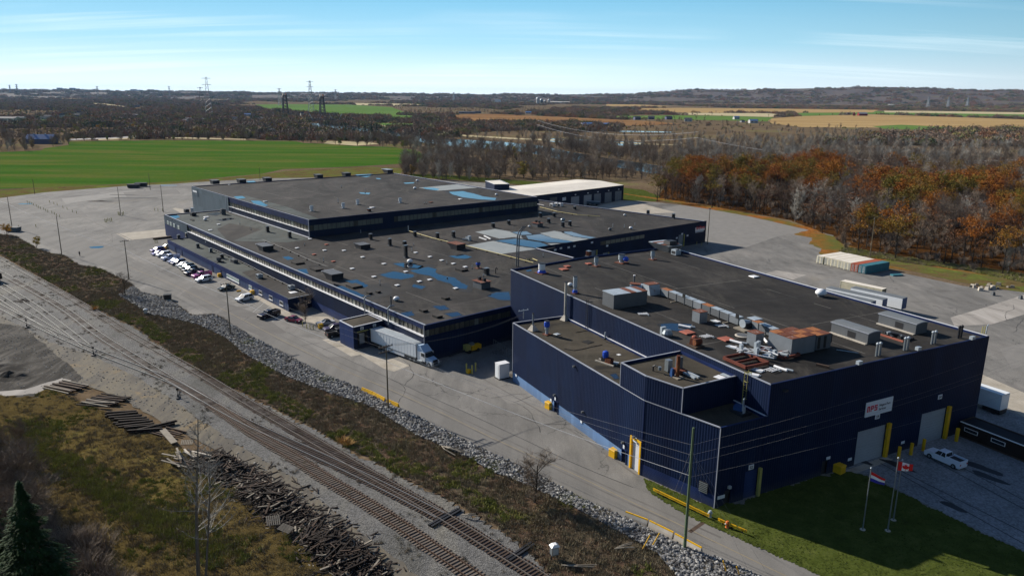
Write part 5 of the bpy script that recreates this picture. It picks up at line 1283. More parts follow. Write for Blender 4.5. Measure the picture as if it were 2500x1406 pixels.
# spruce and thicket at the lower left
sp1=two('spruce',*conifer(81,h=14,mat='spruce_needles',wide=.34,n=5200,leaf=.6))
def plant(proto,px,py,sc,label,name): 
    p=G(px,py);o=E(name,label,'tree',(p.x,p.y,0),rv.uniform(0,6));o.scale=(sc,sc,sc);instance(proto[0],'trunk',(0,0,0),0,o);instance(proto[1],'crown',(0,0,0),0,o)
plant(sp1,95,1470,1.05,'broad green spruce in the thicket at the lower left corner','spruce_tree')
plant(sp1,0,1400,.8,'darker spruce at the left edge behind the broad one','spruce_tree')
tk=[two('thicket_tree',*bare(s_,h=11,kids_=(4,3,3,2),levels=4,spread=.8,first=.0,trunk=.12,twig_w=.022)) for s_ in (91,92,93)]
TH=[(-350,1150),(-50,1150),(20,1175),(90,1235),(170,1290),(250,1330),(330,1420),(380,1560),(200,1700),(-500,1700),(-600,1300)]
for k,(a,b) in enumerate([q_ for q_ in rand_in(W2(*TH),52,rv) if not (px_of((q_[0],q_[1],0))[1] > 1440 and -60 < px_of((q_[0],q_[1],0))[0] < 330)]):
    pr=rv.choice(tk);o=E('thicket_tree','leafless grey tree of the thicket at the lower left','tree',(a,b,0),rv.uniform(0,6),'leafless thicket at the lower left');s_=rv.uniform(.6,1.1);o.scale=(s_,s_,s_)
    instance(pr[0],'trunk',(0,0,0),0,o);instance(pr[1],'crown',(0,0,0),0,o)
TW_=W2(*TH)
scatter('thicket_undergrowth',[(a,b,.1,rv.uniform(0,6),rv.uniform(.6,1.1),rv.randrange(3)) for a,b in rand_in(TW_,420,rv)],SHR,label='dense grey brushwood under the thicket at the lower left',category='brushwood')
plant(tk[0],55,1130,.55,'leafless bush at the edge of the meadow left of the timber stacks','bare_shrub')
# ground cover tufts
def tuft(seed,mat,h=.5,r=.35,n=26,w=.035):
    rnd=random.Random(seed);mb=MB().mat(mat)
    for k in range(n):
        az=rnd.uniform(0,6.283);q=rnd.uniform(0,r);b=Vector((math.cos(az)*q,math.sin(az)*q,0));l=Vector((rnd.uniform(-.5,.5),rnd.uniform(-.5,.5),1)).normalized()*h*rnd.uniform(.4,1.1);s_=Vector((rnd.uniform(-1,1),rnd.uniform(-1,1),0)).normalized()*w
        mb.face([b-s_,b+s_,b+l])
    return mb.mesh('tuft')
TG=[tuft(s_,'grass_blades',.45,.5,34,.05) for s_ in (1,2,3)];TD=[tuft(s_,'dry_stalks',.45,.6,34,.035) for s_ in (4,5,6)]
LOWE=[]
for e0,e1 in zip(W2(*LOWER),W2(*LOWER)[1:]):
    for k in range(max(1,int((e1-e0).length/2))):LOWE.append(e0.lerp(e1,k/max(1,int((e1-e0).length/2))))
ecl=[]
for a,b in rand_in(EMBW,15000,rv,lambda a,b:(1 if math.hypot(a,b) < 230 else .5)):
    f=noise.noise(Vector((a*.09,b*.09,4)))
    g_=f > .3 or (min((Vector((a,b))-q_).length for q_ in LOWE) < 4.0 and f > -.1);ecl.append((a,b,.12,rv.uniform(0,6.28),rv.uniform(.6,1.3),rv.randrange(3)+(0 if g_ and rv.random() < .75 else 3)))
scatter('embankment_scrub',ecl,TG+TD,label='brown stalks and green tufts covering the rail embankment',category='scrub')
mw=W2(*MEADOW);mcl=[]
for a,b in rand_in(mw,12000,rv,lambda a,b:1 if math.hypot(a,b) < 140 else .4):
    f=noise.noise(Vector((a*.1,b*.1,8)));mcl.append((a,b,.15,rv.uniform(0,6.28),rv.uniform(.5,1.2),rv.randrange(3)+(0 if f > .28 else 3)))
for k in range(1500):
    q=rv.random()*5;i=int(q);PP=[(60,1030),(105,1110),(230,1185),(330,1255),(430,1290),(580,1370)];c_=G(*PP[i]).lerp(G(*PP[i+1]),q-i);mcl.append((c_.x+rv.gauss(0,1.6),c_.y+rv.gauss(0,1.6),.15,rv.uniform(0,6.28),rv.uniform(.8,1.6),rv.randrange(3)+(3 if rv.random() < .35 else 0)))
scatter('meadow_grass',mcl,TG+TD,label='rough brown and green grass of the meadow at the lower left',category='grass')
lcl=[(a,b,.08,rv.uniform(0,6.28),rv.uniform(.2,.34),rv.randrange(3)) for a,b in rand_in(W2(*LAWN),5000,rv)]
TL=[tuft(s_,'lawn_blades',.3,.5,26,.04) for s_ in (7,8,9)]
scatter('lawn_grass',lcl,TL,label='mown grass beside the road at the factory corner',category='grass')
vcl=[(a,b,.05,rv.uniform(0,6.28),rv.uniform(.8,1.8),rv.randrange(6)) for a,b in rand_in(W2((2050,618),(2200,640),(2350,660),(2500,690),(2560,705),(2560,680),(2350,648),(2200,628),(2060,604)),1800,rv)]
scatter('verge_scrub',vcl,TG+TD,label='weeds along the wood edge behind the containers',category='weeds')
# riprap
def rock(seed):
    rnd=random.Random(seed);mb=MB().mat('riprap_stone');bm=bmesh.new();bmesh.ops.create_icosphere(bm,subdivisions=1,radius=.5)
    for v in bm.verts:v.co=Vector((v.co.x*rnd.uniform(.7,1.2),v.co.y*rnd.uniform(.6,1.1),v.co.z*rnd.uniform(.5,.85)))
    me=bpy.data.meshes.new('rock');bm.to_mesh(me);bm.free();me.materials.append(MAT['riprap_stone']);return me
t=NT('riprap_stone');oi=t.n('ShaderNodeObjectInfo');t.col(t.ramp(oi.outputs['Random'],[(0.0,hexc('4c4c4d')),(0.4,hexc('6f6f70')),(0.75,hexc('888784')),(1.0,hexc('aaa8a2'))]),0.9,0,.2)
RK=[rock(s_) for s_ in range(5)]
RIP=[(290,722),(324,700),(345,716),(375,724),(410,730),(427,744),(467,773),(526,770),(558,790),(626,830),(700,869),(800,920),(881,951),(996,1008),(1176,1098),(1300,1155),(1385,1201),(1460,1239),(1518,1263),(1668,1336),(1714,1352),(1790,1380),(1860,1414),(1920,1500),(1700,1450),(1650,1404),(1604,1352),(1512,1300),(1402,1241),(1287,1186),(1200,1152),(1140,1118),(1014,1063),(906,994),(800,960),(700,921),(598,866),(555,828),(484,794),(427,781),(370,770)]
RW=W2(*RIP)
sheet('riprap_bed',rough_edge(RW,1.2,.5,11),'gravel_yard',0.24,world=True)
scatter('riprap_stones',[(a,b,.26+rv.uniform(-.05,.12),rv.uniform(0,6.28),rv.uniform(.28,.7),rv.randrange(5)) for a,b in rand_in(RW,12000,rv)],RK,label='pale grey broken rocks along the road edge',category='riprap')

MW_=W2((-200,790),(0,790),(60,800),(110,845),(180,900),(200,925),(170,945),(90,975),(0,968),(-200,960));TW2=W2(*TRK)
scatter('loose_stones',[(a,b,.14,rv.uniform(0,6.28),rv.uniform(.1,.38),rv.randrange(5)) for a,b in rand_in(MW_,900,rv)+rand_in(TW2,1300,rv)],RK,label='loose stones and clods strewn over the dirt track and mud',category='stones')
scatter('track_weeds',[(a,b,.12,rv.uniform(0,6.28),rv.uniform(.4,.9),3+rv.randrange(3)) for a,b in rand_in(W2(*BED),1500,rv,lambda a,b:noise.noise(Vector((a*.2,b*.2,3))) > .1)],TG+TD,label='dry weeds growing between the tracks',category='weeds')
sheet('wet_ruts',rough_edge(W2((-60,962),(60,952),(150,925),(175,930),(90,962),(-60,975)),1.2,.5,12),'dusty_concrete',.158,world=True)
# ------------------------------------------------------------------ RAILWAY
def smooth(pts,step=1.0):
    P=[G(x,y) for x,y in pts];out=[]
    for i in range(len(P)-1):
        a,b=P[i],P[i+1];p0=P[i-1] if i else a*2-b;p3=P[i+2] if i+2 < len(P) else b*2-a;n=max(1,int((b-a).length/step))
        for k in range(n):
            t=k/n;out.append(0.5*((2*a)+(b-p0)*t+(2*p0-5*a+4*b-p3)*t*t+(3*a-p0-3*b+p3)*t**3))
    out.append(P[-1]);return out
tie_me={}
simple('rail_worn',hexc('8d8378'),.45,.5,var=.1)
for mn in ('tie_wood','tie_grey'):
    tie_me[mn]=MB().mat(mn).box((0,0,-.06),(2.6,.24,.17)).mesh('tie')
def track(pts,label,z=0.13,shine='rail_rust',ties=True,tie_mat='tie_wood',cut=None,spacing=.56,sink=0.0,maxd=260):
    C=smooth(pts,.8);p0=C[0];root=E('railway_track',label,'railway track',(p0.x,p0.y,0));N_=len(C)
    nr=[]
    for i in range(N_):
        d=(C[min(i+1,N_-1)]-C[max(i-1,0)]);d.normalize();nr.append(Vector((-d.y,d.x,0)))
    for s_ in (-1,1):
        mb=MB().mat(shine);k=0
        for i in range(0,N_-1):
            a=C[i]+nr[i]*.755*s_;b=C[i+1]+nr[i+1]*.755*s_
            for (w,z0,z1) in ((.09,z+.05,z+.24),):
                A1=a-nr[i]*w/2;A2=a+nr[i]*w/2;B1=b-nr[i+1]*w/2;B2=b+nr[i+1]*w/2
                mb.hexa([(A1.x-p0.x,A1.y-p0.y,z0),(B1.x-p0.x,B1.y-p0.y,z0),(B2.x-p0.x,B2.y-p0.y,z0),(A2.x-p0.x,A2.y-p0.y,z0),(A1.x-p0.x,A1.y-p0.y,z1),(B1.x-p0.x,B1.y-p0.y,z1),(B2.x-p0.x,B2.y-p0.y,z1),(A2.x-p0.x,A2.y-p0.y,z1)])
        mb.build('rail',root)
    if ties:
        acc=0;pos=[]
        for i in range(N_-1):
            L=(C[i+1]-C[i]).length
            while acc < L:
                p=C[i].lerp(C[i+1],acc/L);d=C[i+1]-C[i]
                if p.length < maxd and (cut is None or cut(p)):pos.append((p,math.atan2(d.y,d.x)))
                acc += spacing*rv.uniform(.92,1.08)
            acc -= L
        pos.sort(key=lambda q:q[0].length);rest=MB().mat(tie_mat)
        for k,(p,a) in enumerate(pos):
            zz=z-.01-sink*max(0,min(1,(p.length-90)/70));off=rv.uniform(-.08,.08)
            if k < 290:instance(tie_me[tie_mat],'tie',(p.x-p0.x+math.cos(a+1.57)*off,p.y-p0.y+math.sin(a+1.57)*off,zz+rv.uniform(-.02,.015)),a+math.pi/2+rv.uniform(-.03,.03),root)
            else:rest.box((p.x-p0.x,p.y-p0.y,zz-.06),(2.6,.24,.17),a+math.pi/2)
        if rest.f:rest.build('tie_row',root,kind='stuff')
    return root
T1=[(-80,592),(0,633),(140,710),(250,775),(318,818),(477,908),(600,982),(750,1069),(880,1147),(1000,1215),(1097,1273),(1190,1331),(1280,1387),(1400,1465)]
T2=[(-80,622),(0,667),(142,747),(242,820),(341,882),(404,921),(470,960),(540,1001),(610,1038),(719,1088),(800,1125),(880,1163),(980,1213),(1075,1262)]
T3=[(520,992),(560,1018),(610,1052),(719,1119),(800,1173),(880,1221),(970,1279),(1050,1335),(1150,1404),(1260,1485)]
T4=[(-60,705),(0,750),(110,806),(228,858),(341,902),(420,934),(500,978)]
T5=[(-60,690),(0,727),(50,760),(100,790),(150,822)]
T6=[(-60,655),(0,696),(80,747),(160,806),(210,846)]
track(T1,'rusty track nearest the embankment, running the full length of the corridor',sink=.13,shine='rail_worn')
track(T2,'bright railed middle track that swings over to join the embankment track',shine='rail_shine',z=.12,sink=.11)
track(T3,'track nearest the dirt road, branching from the bright one at the lower centre',tie_mat='tie_grey',z=.11)
track(T4,'track that joins the bright one from the left beside the dirt road',shine='rail_shine',z=.11,sink=.14)
track(T5,'short curved siding at the far left edge, lowest but one',z=.10,ties=False,shine='rail_shine')
track(T6,'siding passing under the dark gravel heap at the left edge',z=.10,ties=False,shine='rail_shine')
# loose cross timbers beside the tracks
for k,(a,b,nm) in enumerate([((1050,1287),(1122,1246),'pair of black cross timbers reaching out under the embankment track'),((1240,1370),(1300,1330),'dark cross timbers at the bottom edge beside the track')]):
    p,q=G(*a),G(*b);o=E('switch_timber',nm,'timber',(p.x,p.y,0));d=(q-p).normalized();n=Vector((-d.y,d.x,0))
    for j in (-1,1):mb=MB().mat('dark_metal');mb.beam(n*.25*j+Vector((0,0,.2)),(q-p)+n*.25*j+Vector((0,0,.22)),.3,.26);mb.build('beam',o)
# switch stands
def switch_stand(px,py,label,two_=True):
    p=G(px,py);o=E('switch_stand',label,'switch stand',(p.x,p.y,.1),rad(20))
    MB().mat('dark_metal').box((0,0,0),(.5,1.6,.22)).build('base',o);MB().mat('dark_metal').box((0,0,.22),(.3,.3,.5),0,(.6,.6)).build('housing',o)
    MB().mat('dark_metal').tube((0,0,.6),(0,0,1.7),.05,.04,6).build('mast',o);MB().mat('dark_metal').box((0,0,1.5),(.45,.04,.35)).build('target',o)
    MB().mat('dark_metal').beam((.1,0,.5),(1.2,.1,.45),.08,.08).build('lever',o);MB().mat('dark_metal').beam((0,.2,.12),(0,3.2,.12),.14,.1).build('rod',o)
switch_stand(435,972,'dark switch stand beside the track junction nearest the timber stacks');switch_stand(229,868,'dark switch stand on the ballast above the dirt road');switch_stand(66,800,'dark switch stand at the left beside the curved siding')
# dark gravel heap on the siding, loco corner
def heap(px,py,rx,ry,h,mat,name,label,seed=0,n=26,cat='heap',z=0.05):
    c=G(px,py);mb=MB().mat(mat);rings=7
    for r in range(rings):
        f=r/(rings-1)
        for k in range(n):
            t_=6.283*k/n;q=1+.3*noise.noise(Vector((math.cos(t_)*2,math.sin(t_)*2,seed)));zz=h*(1-f)**1.3*(1+.4*noise.noise(Vector((math.cos(t_)*f*3,math.sin(t_)*f*3,seed+4))))
            mb.v.append((rx*f*q*math.cos(t_),ry*f*q*math.sin(t_),zz-(.1 if r == rings-1 else 0)))
    for r in range(rings-1):
        for k in range(n):j=(k+1) % n;mb.f.append((r*n+k,(r+1)*n+k,(r+1)*n+j,r*n+j));mb.mi.append(0)
    o=mb.build(name,None,loc=(c.x,c.y,z));o['label']=label;o['category']=cat;return o
heap(57,736,2.6,1.5,.7,'timber_dark','gravel_heap','low dark heap lying across the siding at the left',3)
heap(25,920,5.0,3.5,1.3,'mud','dirt_heap','dark dirt mound at the left edge above the meadow',5)
heap(5,900,6.0,4.5,.9,'mud','dirt_heap','lower pale dirt mound beside the dark one at the left edge',8)
heap(245,492,7.5,1.8,.5,'timber_dark','earth_bank','low dark earth bank at the far left corner of the lot',9)
p=G(0,690);o=E('hopper_wagon_end','dark rusty wagon end cut off by the left picture edge','wagon',(p.x-.6,p.y,0),rad(-36));MB().mat('timber_dark').box((-3,0,.9),(6,2.6,1.7)).build('body',o);MB().mat('dark_metal').box((-3,0,.5),(6.2,.8,.4)).build('frame',o)
for sx in (-.8,-4.8):
    for sy in (-.75,.75):mb=MB().mat('dark_metal');mb.tube((sx,sy-.06,.6),(sx,sy+.06,.6),.42,n=14);mb.build('wheel',o)
# timber
PLK={}
def plank_mesh(mat,L,w,h):
    key=(mat,round(L,1),round(w,2),round(h,2))
    if key not in PLK:PLK[key]=MB().mat(mat).box((0,0,-h/2),(L,w,h)).mesh('timber')
    return PLK[key]
def plank(p,yaw,pitch,L,w,h,mat,label,group,name='timber',cat='timber'):
    o=instance(plank_mesh(mat,L,w,h),name,p,0,label=label,category=cat,group=group);o.rotation_euler=(rv.uniform(-.1,.1),pitch,yaw);return o
def stack(px0,py0,px1,py1,rows,per,L,w,h,mats_,label,group,across=1.6,jit=.06,along=None,name='timber'):
    """timbers laid parallel to (0)->(1) direction turned by across"""
    a,b=G(px0,py0),G(px1,py1);d=(b-a);W_=d.length;ang=math.atan2(d.y,d.x)
    for r in range(rows):
        for k in range(per-r):
            t_=(k+.5+r*.5)/per;p=a.lerp(b,t_);plank((p.x+rv.uniform(-.3,.3),p.y+rv.uniform(-.3,.3),.22+h*(r+.5)+rv.uniform(0,.03)),ang+across+rv.uniform(-jit,jit),0,L*rv.uniform(.9,1.03),w,h,rv.choice(mats_),label,group,name)
stack(132,958,190,940,2,9,6.8,.26,.2,['timber_brown','timber_pale','timber_brown'],'brown beam in the first timber stack, nearest the muddy mound','first timber stack',1.75)
stack(228,995,285,970,2,10,6.5,.24,.2,['timber_brown','timber_dark','timber_brown','timber_pale'],'brown beam in the second timber stack from the mound','second timber stack',1.75,.16)
stack(290,1008,362,1062,2,10,5.2,.32,.28,['timber_dark'],'black tie in the dark stack between the brown stacks','black tie stack',1.0,.08)
stack(385,1068,425,1052,1,9,5.4,.2,.2,['timber_brown'],'reddish batten in the third timber stack','third timber stack',1.72,.04)
p=G(412,1072);plank((p.x,p.y,.55),rad(-50),0,6.3,.95,.16,'timber_pale','long pale plank lying on the reddish battens','third timber stack')
for k in range(2):p=G(380+k*5,1050-k*4);plank((p.x,p.y,.4+k*.2),rad(38),0,6.0,.4,.34,'timber_dark','thick black beam between the dark stack and the reddish battens','thick black beams')
for k in range(26):
    p=G(rv.uniform(415,500),rv.uniform(1112,1150));plank((p.x,p.y,.25+rv.uniform(0,.9)),rad(-40)+rv.gauss(0,.35),rv.uniform(-.12,.12),rv.uniform(2.0,5.2),.26,.12,rv.choice(['timber_pale','timber_pale','timber_brown','stone_pale']),'pale weathered board in the heap behind the bare tree','pale boards heap')
HP=[(492,1120),(560,1155),(630,1200),(700,1258),(770,1310),(850,1370),(900,1430)]
def heap_z(q,off_):return 1.0*max(0,1-(off_/3.0)**2)*(.6+.5*math.sin(q*17)+.15)
cl=[G(*a) for a in HP];seg=[(cl[i+1]-cl[i]).length for i in range(len(cl)-1)];TL=sum(seg)
def heap_pt(q):
    s_=q*TL
    for i,L in enumerate(seg):
        if s_ <= L:return cl[i].lerp(cl[i+1],s_/L),(cl[i+1]-cl[i]).normalized()
        s_ -= L
    return cl[-1],(cl[-1]-cl[-2]).normalized()
for k in range(285):
    q=rv.random();c,d=heap_pt(q);n=Vector((-d.y,d.x,0));o_=max(-4.0,min(4.0,rv.gauss(0,1.6)));z=.2+heap_z(q,o_)*rv.uniform(.55,1.0)
    main=math.atan2(d.y,d.x)+(1.9 if q > .45 else 1.4)
    plank((c.x+n.x*o_,c.y+n.y*o_,z),main+rv.gauss(0,.7),rv.gauss(0,.12),rv.choice([rv.uniform(.9,1.8),rv.uniform(2.2,3.8)]),rv.uniform(.12,.24),rv.uniform(.1,.18),rv.choice(['timber_dark']*6+['timber_brown']*2+['timber_pale']),'old railway tie in the long scrap timber heap','scrap timber heap','scrap_tie')
mb=MB(); 
for k in range(2600):
    q=rv.random();c,d=heap_pt(q);n=Vector((-d.y,d.x,0));o_=max(-5.4,min(5.4,rv.gauss(0,1.8)));zz=.14+heap_z(q,o_)*rv.uniform(.1,.95);a=rv.uniform(0,6.283)
    mb.mat(rv.choice(['timber_dark']*6+['timber_brown','timber_pale']));L=rv.uniform(.4,2.0);v_=Vector((math.cos(a),math.sin(a),rv.uniform(-.25,.25)))*L/2;p=Vector((c.x+n.x*o_,c.y+n.y*o_,zz));mb.beam(p-v_,p+v_,rv.uniform(.06,.2),rv.uniform(.05,.15))
mb.build('timber_debris',kind='stuff',label='broken timber and splinters filling the long heap beside the dirt road',category='timber debris')
hb=MB().mat('timber_dark')
for i in range(60):
    q=i/59;c,d=heap_pt(q);n=Vector((-d.y,d.x,0))
    for j in range(9):o_=-3.2+j*.8;p=c+n*o_;hb.v.append((p.x,p.y,max(.1,.05+heap_z(q,o_)*.62+.15*noise.noise(p*.8))))
for i in range(59):
    for j in range(8):hb.f.append((i*9+j,i*9+j+1,(i+1)*9+j+1,(i+1)*9+j));hb.mi.append(0)
hb.build('timber_heap_core',kind='stuff',label='dark rotten core of the long scrap timber heap',category='timber debris')
def pallet(px,py,rz,label,tilt=.3,mat='timber_pale'):
    p=G(px,py);o=E('pallet',label,'pallet',(p.x,p.y,1.0),rz);o.rotation_euler=(tilt,.1,rz)
    for k in range(7):MB().mat(mat).box((-.75+k*.25,0,.1),(.14,1.6,.04)).build('slat',o)
    for k in range(3):MB().mat(mat).box((0,-.7+k*.7,0),(1.7,.1,.1)).build('runner',o)
pallet(668,1288,.4,'grey slatted pallet lying on the left flank of the timber heap');pallet(698,1308,1.4,'second grey pallet, just below the first on the heap');pallet(458,1095,.3,'weathered open frame beside the reddish battens',.02)
# small wreckage on the gravel
for k,(x,y) in enumerate([(717,1172),(722,1180),(745,1190),(728,1200),(768,1197),(775,1200)]):p=G(x,y);plank((p.x,p.y,.2),rv.uniform(0,3),0,rv.uniform(1,2.2),.14,.1,'timber_dark','small broken timber on the gravel between heap and track','small broken timbers')
def driftwood(px,py,label,mat='timber_pale',n=5,L=3.5,rz=-.7,seed=1):
    rnd=random.Random(seed);p=G(px,py);o=E('dead_branch',label,'branch',(p.x,p.y,.35));mb=MB().mat(mat)
    for k in range(n):a=rz+rnd.uniform(-.3,.3);q=Vector((0,0,0));d=Vector((math.cos(a),math.sin(a),.06)); 
    q=Vector((0,0,0))
    for k in range(n):
        a=rz+rnd.uniform(-.35,.35);mb.path([Vector((0,0,0)),Vector((math.cos(a)*L*.4,math.sin(a)*L*.4,.35)),Vector((math.cos(a+.2)*L*rnd.uniform(.7,1),math.sin(a+.2)*L*rnd.uniform(.7,1),.2))],.07)
    mb.build('branches',o)
driftwood(1078,1093,'pale bundle of dead poles lying on the embankment below the rocks',n=6,L=5,rz=-.9);driftwood(1500,1345,'bleached dead branch on the embankment near the bottom edge',n=4,L=3,rz=.1,seed=4);driftwood(1370,1385,'long pale branch beside the grey signal box',n=2,L=5,rz=-.35,seed=6);driftwood(1128,1262,'short pale branch beside the black cross timbers',n=3,L=2.5,rz=-.2,seed=7)
# straw clumps, signal cabinets
for (x,y,l) in ((836,1082,'straw coloured grass clump between track and embankment'),(850,1089,'second straw coloured grass clump just right of the first'),(232,757,'straw patch on the left part of the embankment foot')):
    p=G(x,y);mb=brush(int(x),'straw',1.0,1.2,120,.03) if 'straw' in MAT else None
    if mb is None:simple('straw',hexc('b08a52'),.9,var=.2);mb=brush(int(x),'straw',1.0,1.2,120,.03)
    o=mb.build('grass_clump',None,loc=(p.x,p.y,.1));o['label']=l;o['category']='grass clump'
def cabinet(px,py,s,label,legs=.7):
    p=G(px,py);o=E('signal_cabinet',label,'signal cabinet',(p.x,p.y,.1),.35);MB().mat('galvanised').box((0,0,legs),(.9*s,.7*s,1.1*s)).build('case',o);MB().mat('white_paint').box((0,0,legs+1.1*s),(1.1*s,.9*s,.3*s),0,(.4,.6)).build('cap',o)
    MB().mat('pale_metal').box((0,-.36*s,legs+.15),(.7*s,.03,.8*s)).build('door',o)
    for x in (-.35,.35):MB().mat('dark_metal').box((x*s,0,0),(.12,.12,legs)).build('leg',o)
cabinet(1353,1366,1.0,'grey signal cabinet on legs beside the track at the bottom');cabinet(356,768,.9,'white cylinder topped cabinet on the embankment at the left',.2)
# ------------------------------------------------------------------ THINGS ON THE ROOFS
def rt_(px,py,z):return G(px,py,z)
def item(name,label,cat,px,py,z,rz=None,group=None):p=G(px,py,z);return E(name,label,cat,(p.x,p.y,z),A_MID if rz is None else rz,group)
A_MID=rad(-50);A_HALL=rad(-62.5)
GH,GT_,GO,GA,GB=HZ-.35,TR,OZ-.2,AZ-.35,BZ-.35
RD=RZ
def hatch(px,py,z,label,group=None,s=1.2,mat='white_paint',h=.3,rz=None,name='roof_hatch'):
    o=item(name,label,'roof hatch',px,py,z,rz,group);MB().mat('dark_metal').box((0,0,0),(s,s,h*.55)).build('curb',o);MB().mat(mat).box((0,0,h*.55),(s*1.12,s*1.12,h*.45),0,(.9,.9)).build('lid',o);return o
def flat_curb(px,py,z,label,sx,sy,h=.35,mat='dark_patch_felt',rz=None,group=None):
    o=item('roof_curb',label,'roof curb',px,py,z,rz,group);MB().mat(mat).box((0,0,0),(sx,sy,h)).build('curb',o);MB().mat('tar_roof').box((0,0,h),(sx*.96,sy*.96,.05)).build('cover',o)
def dome(px,py,z,label,r=.8,mat='white_paint',group=None):
    o=item('dome_vent',label,'roof vent',px,py,z,None,group);MB().mat('unit_grey').lathe((0,0,0),[(r*.6,0),(r*.6,r*.5)],12).build('neck',o)
    MB().mat(mat).lathe((0,0,r*.45),[(r*.85,0),(r,r*.15),(r*.95,r*.5),(r*.65,r*.85),(r*.15,r)],14).build('cap',o,smooth=True)
def louvre(px,py,z,label,h=1.9,w=.95,group=None,mat='dark_metal',base=True):
    o=item('louvre_vent',label,'roof vent',px,py,z,None,group);MB().mat('unit_grey').box((0,0,0),(w*1.3,w*1.3,.25)).build('curb',o);MB().mat(mat).box((0,0,.25),(w*.8,w*.8,h-.3)).build('shaft',o)
    n=5
    for k in range(n):MB().mat(mat).box((0,0,.35+k*(h-.5)/n),(w,w,.12),0,(1.12,1.12)).build('louvre',o)
    MB().mat('galvanised').box((0,0,h),(w*1.1,w*1.1,.1)).build('cap',o)
def cyl_vent(px,py,z,label,h=1.8,r=.55,mat='pale_metal',wrap='low',rz=None,base='rusty_sheet',cap='dark_metal'):
    o=item('exhaust_vent',label,'exhaust vent',px,py,z,rz);MB().mat(base).box((0,0,0),(r*3,r*3,.18)).build('base',o)
    MB().mat(mat).lathe((0,0,.18),[(r*.7,0),(r*.7,h*.3),(r,h*.36),(r,h)],16).build('drum',o,smooth=False);MB().mat(cap).lathe((0,0,.18+h),[(r*1.04,0),(r*1.04,.12)],16).build('rim',o)
    if wrap == 'low':MB().mat('blue_wrap').lathe((0,0,.1),[(r*1.4,0),(r*1.15,.45),(r*1.0,.6)],9).build('blue_tarp',o)
    if wrap == 'top':MB().mat('blue_wrap').lathe((0,0,h*.62),[(r*1.1,0),(r*1.35,.3),(r*1.25,h*.4),(r*.8,h*.48)],8).build('blue_tarp',o)
    if wrap == 'side':MB().mat('blue_wrap').lathe((r*1.6,0,h*.35),[(r*.5,0),(r*.9,.4),(r*.7,.9),(r*.2,1.1)],8).build('blue_tarp',o)
    return o
def stackpipe(px,py,z,label,h,r=.22,mat='galvanised',pyramid=True,top='dark_metal'):
    o=item('exhaust_stack',label,'exhaust stack',px,py,z)
    if pyramid:MB().mat('stone_pale').box((0,0,0),(1.5,1.5,1.0),0,(.3,.3)).build('flashing_cone',o)
    MB().mat(mat).tube((0,0,.2),(0,0,h),r,r,12).build('pipe',o);MB().mat(top).tube((0,0,h),(0,0,h+.15),r*1.15,r*1.15,12).build('rim',o);return o
def thinpipe(px,py,z,label,h=1.2,r=.09,mat='pale_metal',group=None):
    o=item('vent_pipe',label,'vent pipe',px,py,z,None,group);MB().mat(mat).tube((0,0,0),(0,0,h),r,r,8).build('pipe',o);MB().mat('tar_roof').lathe((0,0,0),[(r*2.6,0),(r*1.3,.25)],8).build('boot',o)
def hood(px,py,z,label,sx=3.0,sy=2.6,h=1.5,over=1.2,rz=None,mat='dark_metal',lid='rusty_sheet',lip='bright_flashing'):
    o=item('intake_hood',label,'air intake hood',px,py,z,rz)
    MB().mat(mat).box((0,0,0),(sx,sy,h)).build('housing',o)
    mb=MB().mat(mat);mb.hexa([(-sx/2,-sy/2,h*.35),(sx/2,-sy/2,h*.35),(sx/2,sy/2,h*.35),(-sx/2,sy/2,h*.35),(-sx/2-over,-sy/2-.1,h),(sx/2+.05,-sy/2-.1,h),(sx/2+.05,sy/2+.1,h),(-sx/2-over,sy/2+.1,h)]);mb.build('scoop',o)
    MB().mat(lid).box((-over/2,0,h),(sx+over+.2,sy+.3,.08)).build('lid',o);MB().mat(lip).box((-sx/2-over-.08,0,h-.08),(.16,sy+.32,.22)).build('front_lip',o)
def ac_unit(px,py,z,label,s=(2.2,1.4,1.1),mat='pale_metal',rz=None,extra=True):
    o=item('air_conditioner',label,'air conditioner',px,py,z,rz);MB().mat('dark_metal').box((0,0,0),(s[0]*1.05,s[1]*1.05,.18)).build('frame',o);MB().mat(mat).box((0,0,.18),s).build('case',o)
    MB().mat('dark_metal').box((s[0]*.0,-s[1]/2-.01,.35),(s[0]*.8,.04,s[2]*.6)).build('grille',o);MB().mat('dark_metal').tube((s[0]*.2,0,.18+s[2]),(s[0]*.2,0,.26+s[2]),s[1]*.3,n=12).build('fan',o)
    if extra:MB().mat('galvanised').box((-s[0]*.75,0,.1),(s[0]*.5,s[1]*.6,s[2]*.6),0,(.7,.8)).build('duct',o)
simple('pond_stain',hexc('262524'),.7,var=.25,scale=.4);simple('seam_tar',hexc('2a2928'),.8,var=.3,scale=.2);simple('seam_pale',hexc('5c5954'),.9,var=.3,scale=.2)
def seams(root,poly,z,ang,gap,seed):
    rs=random.Random(seed);c=sum((v2(p) for p in poly),Vector((0,0)))/len(poly);u=Vector((math.cos(ang),math.sin(ang)));n=Vector((-u.y,u.x))
    for mt in ('seam_tar','seam_pale'):
        mb=MB().mat(mt)
        for k in range(-14,15):
            if (k % 2 == 0) == (mt == 'seam_tar'):continue
            o_=k*gap+rs.uniform(-.6,.6)
            for j in range(-34,34):
                if rs.random() < .22:continue
                a=c+n*o_+u*j*4;b=a+u*4;w_=rs.uniform(.05,.14)
                if inpoly(a.x,a.y,poly) and inpoly(b.x,b.y,poly):mb.face([(a-n*w_).to_3d()+Vector((0,0,z)),(b-n*w_).to_3d()+Vector((0,0,z)),(b+n*w_).to_3d()+Vector((0,0,z)),(a+n*w_).to_3d()+Vector((0,0,z))])
        if mb.f:mb.build('roof_seams',root,kind='stuff')
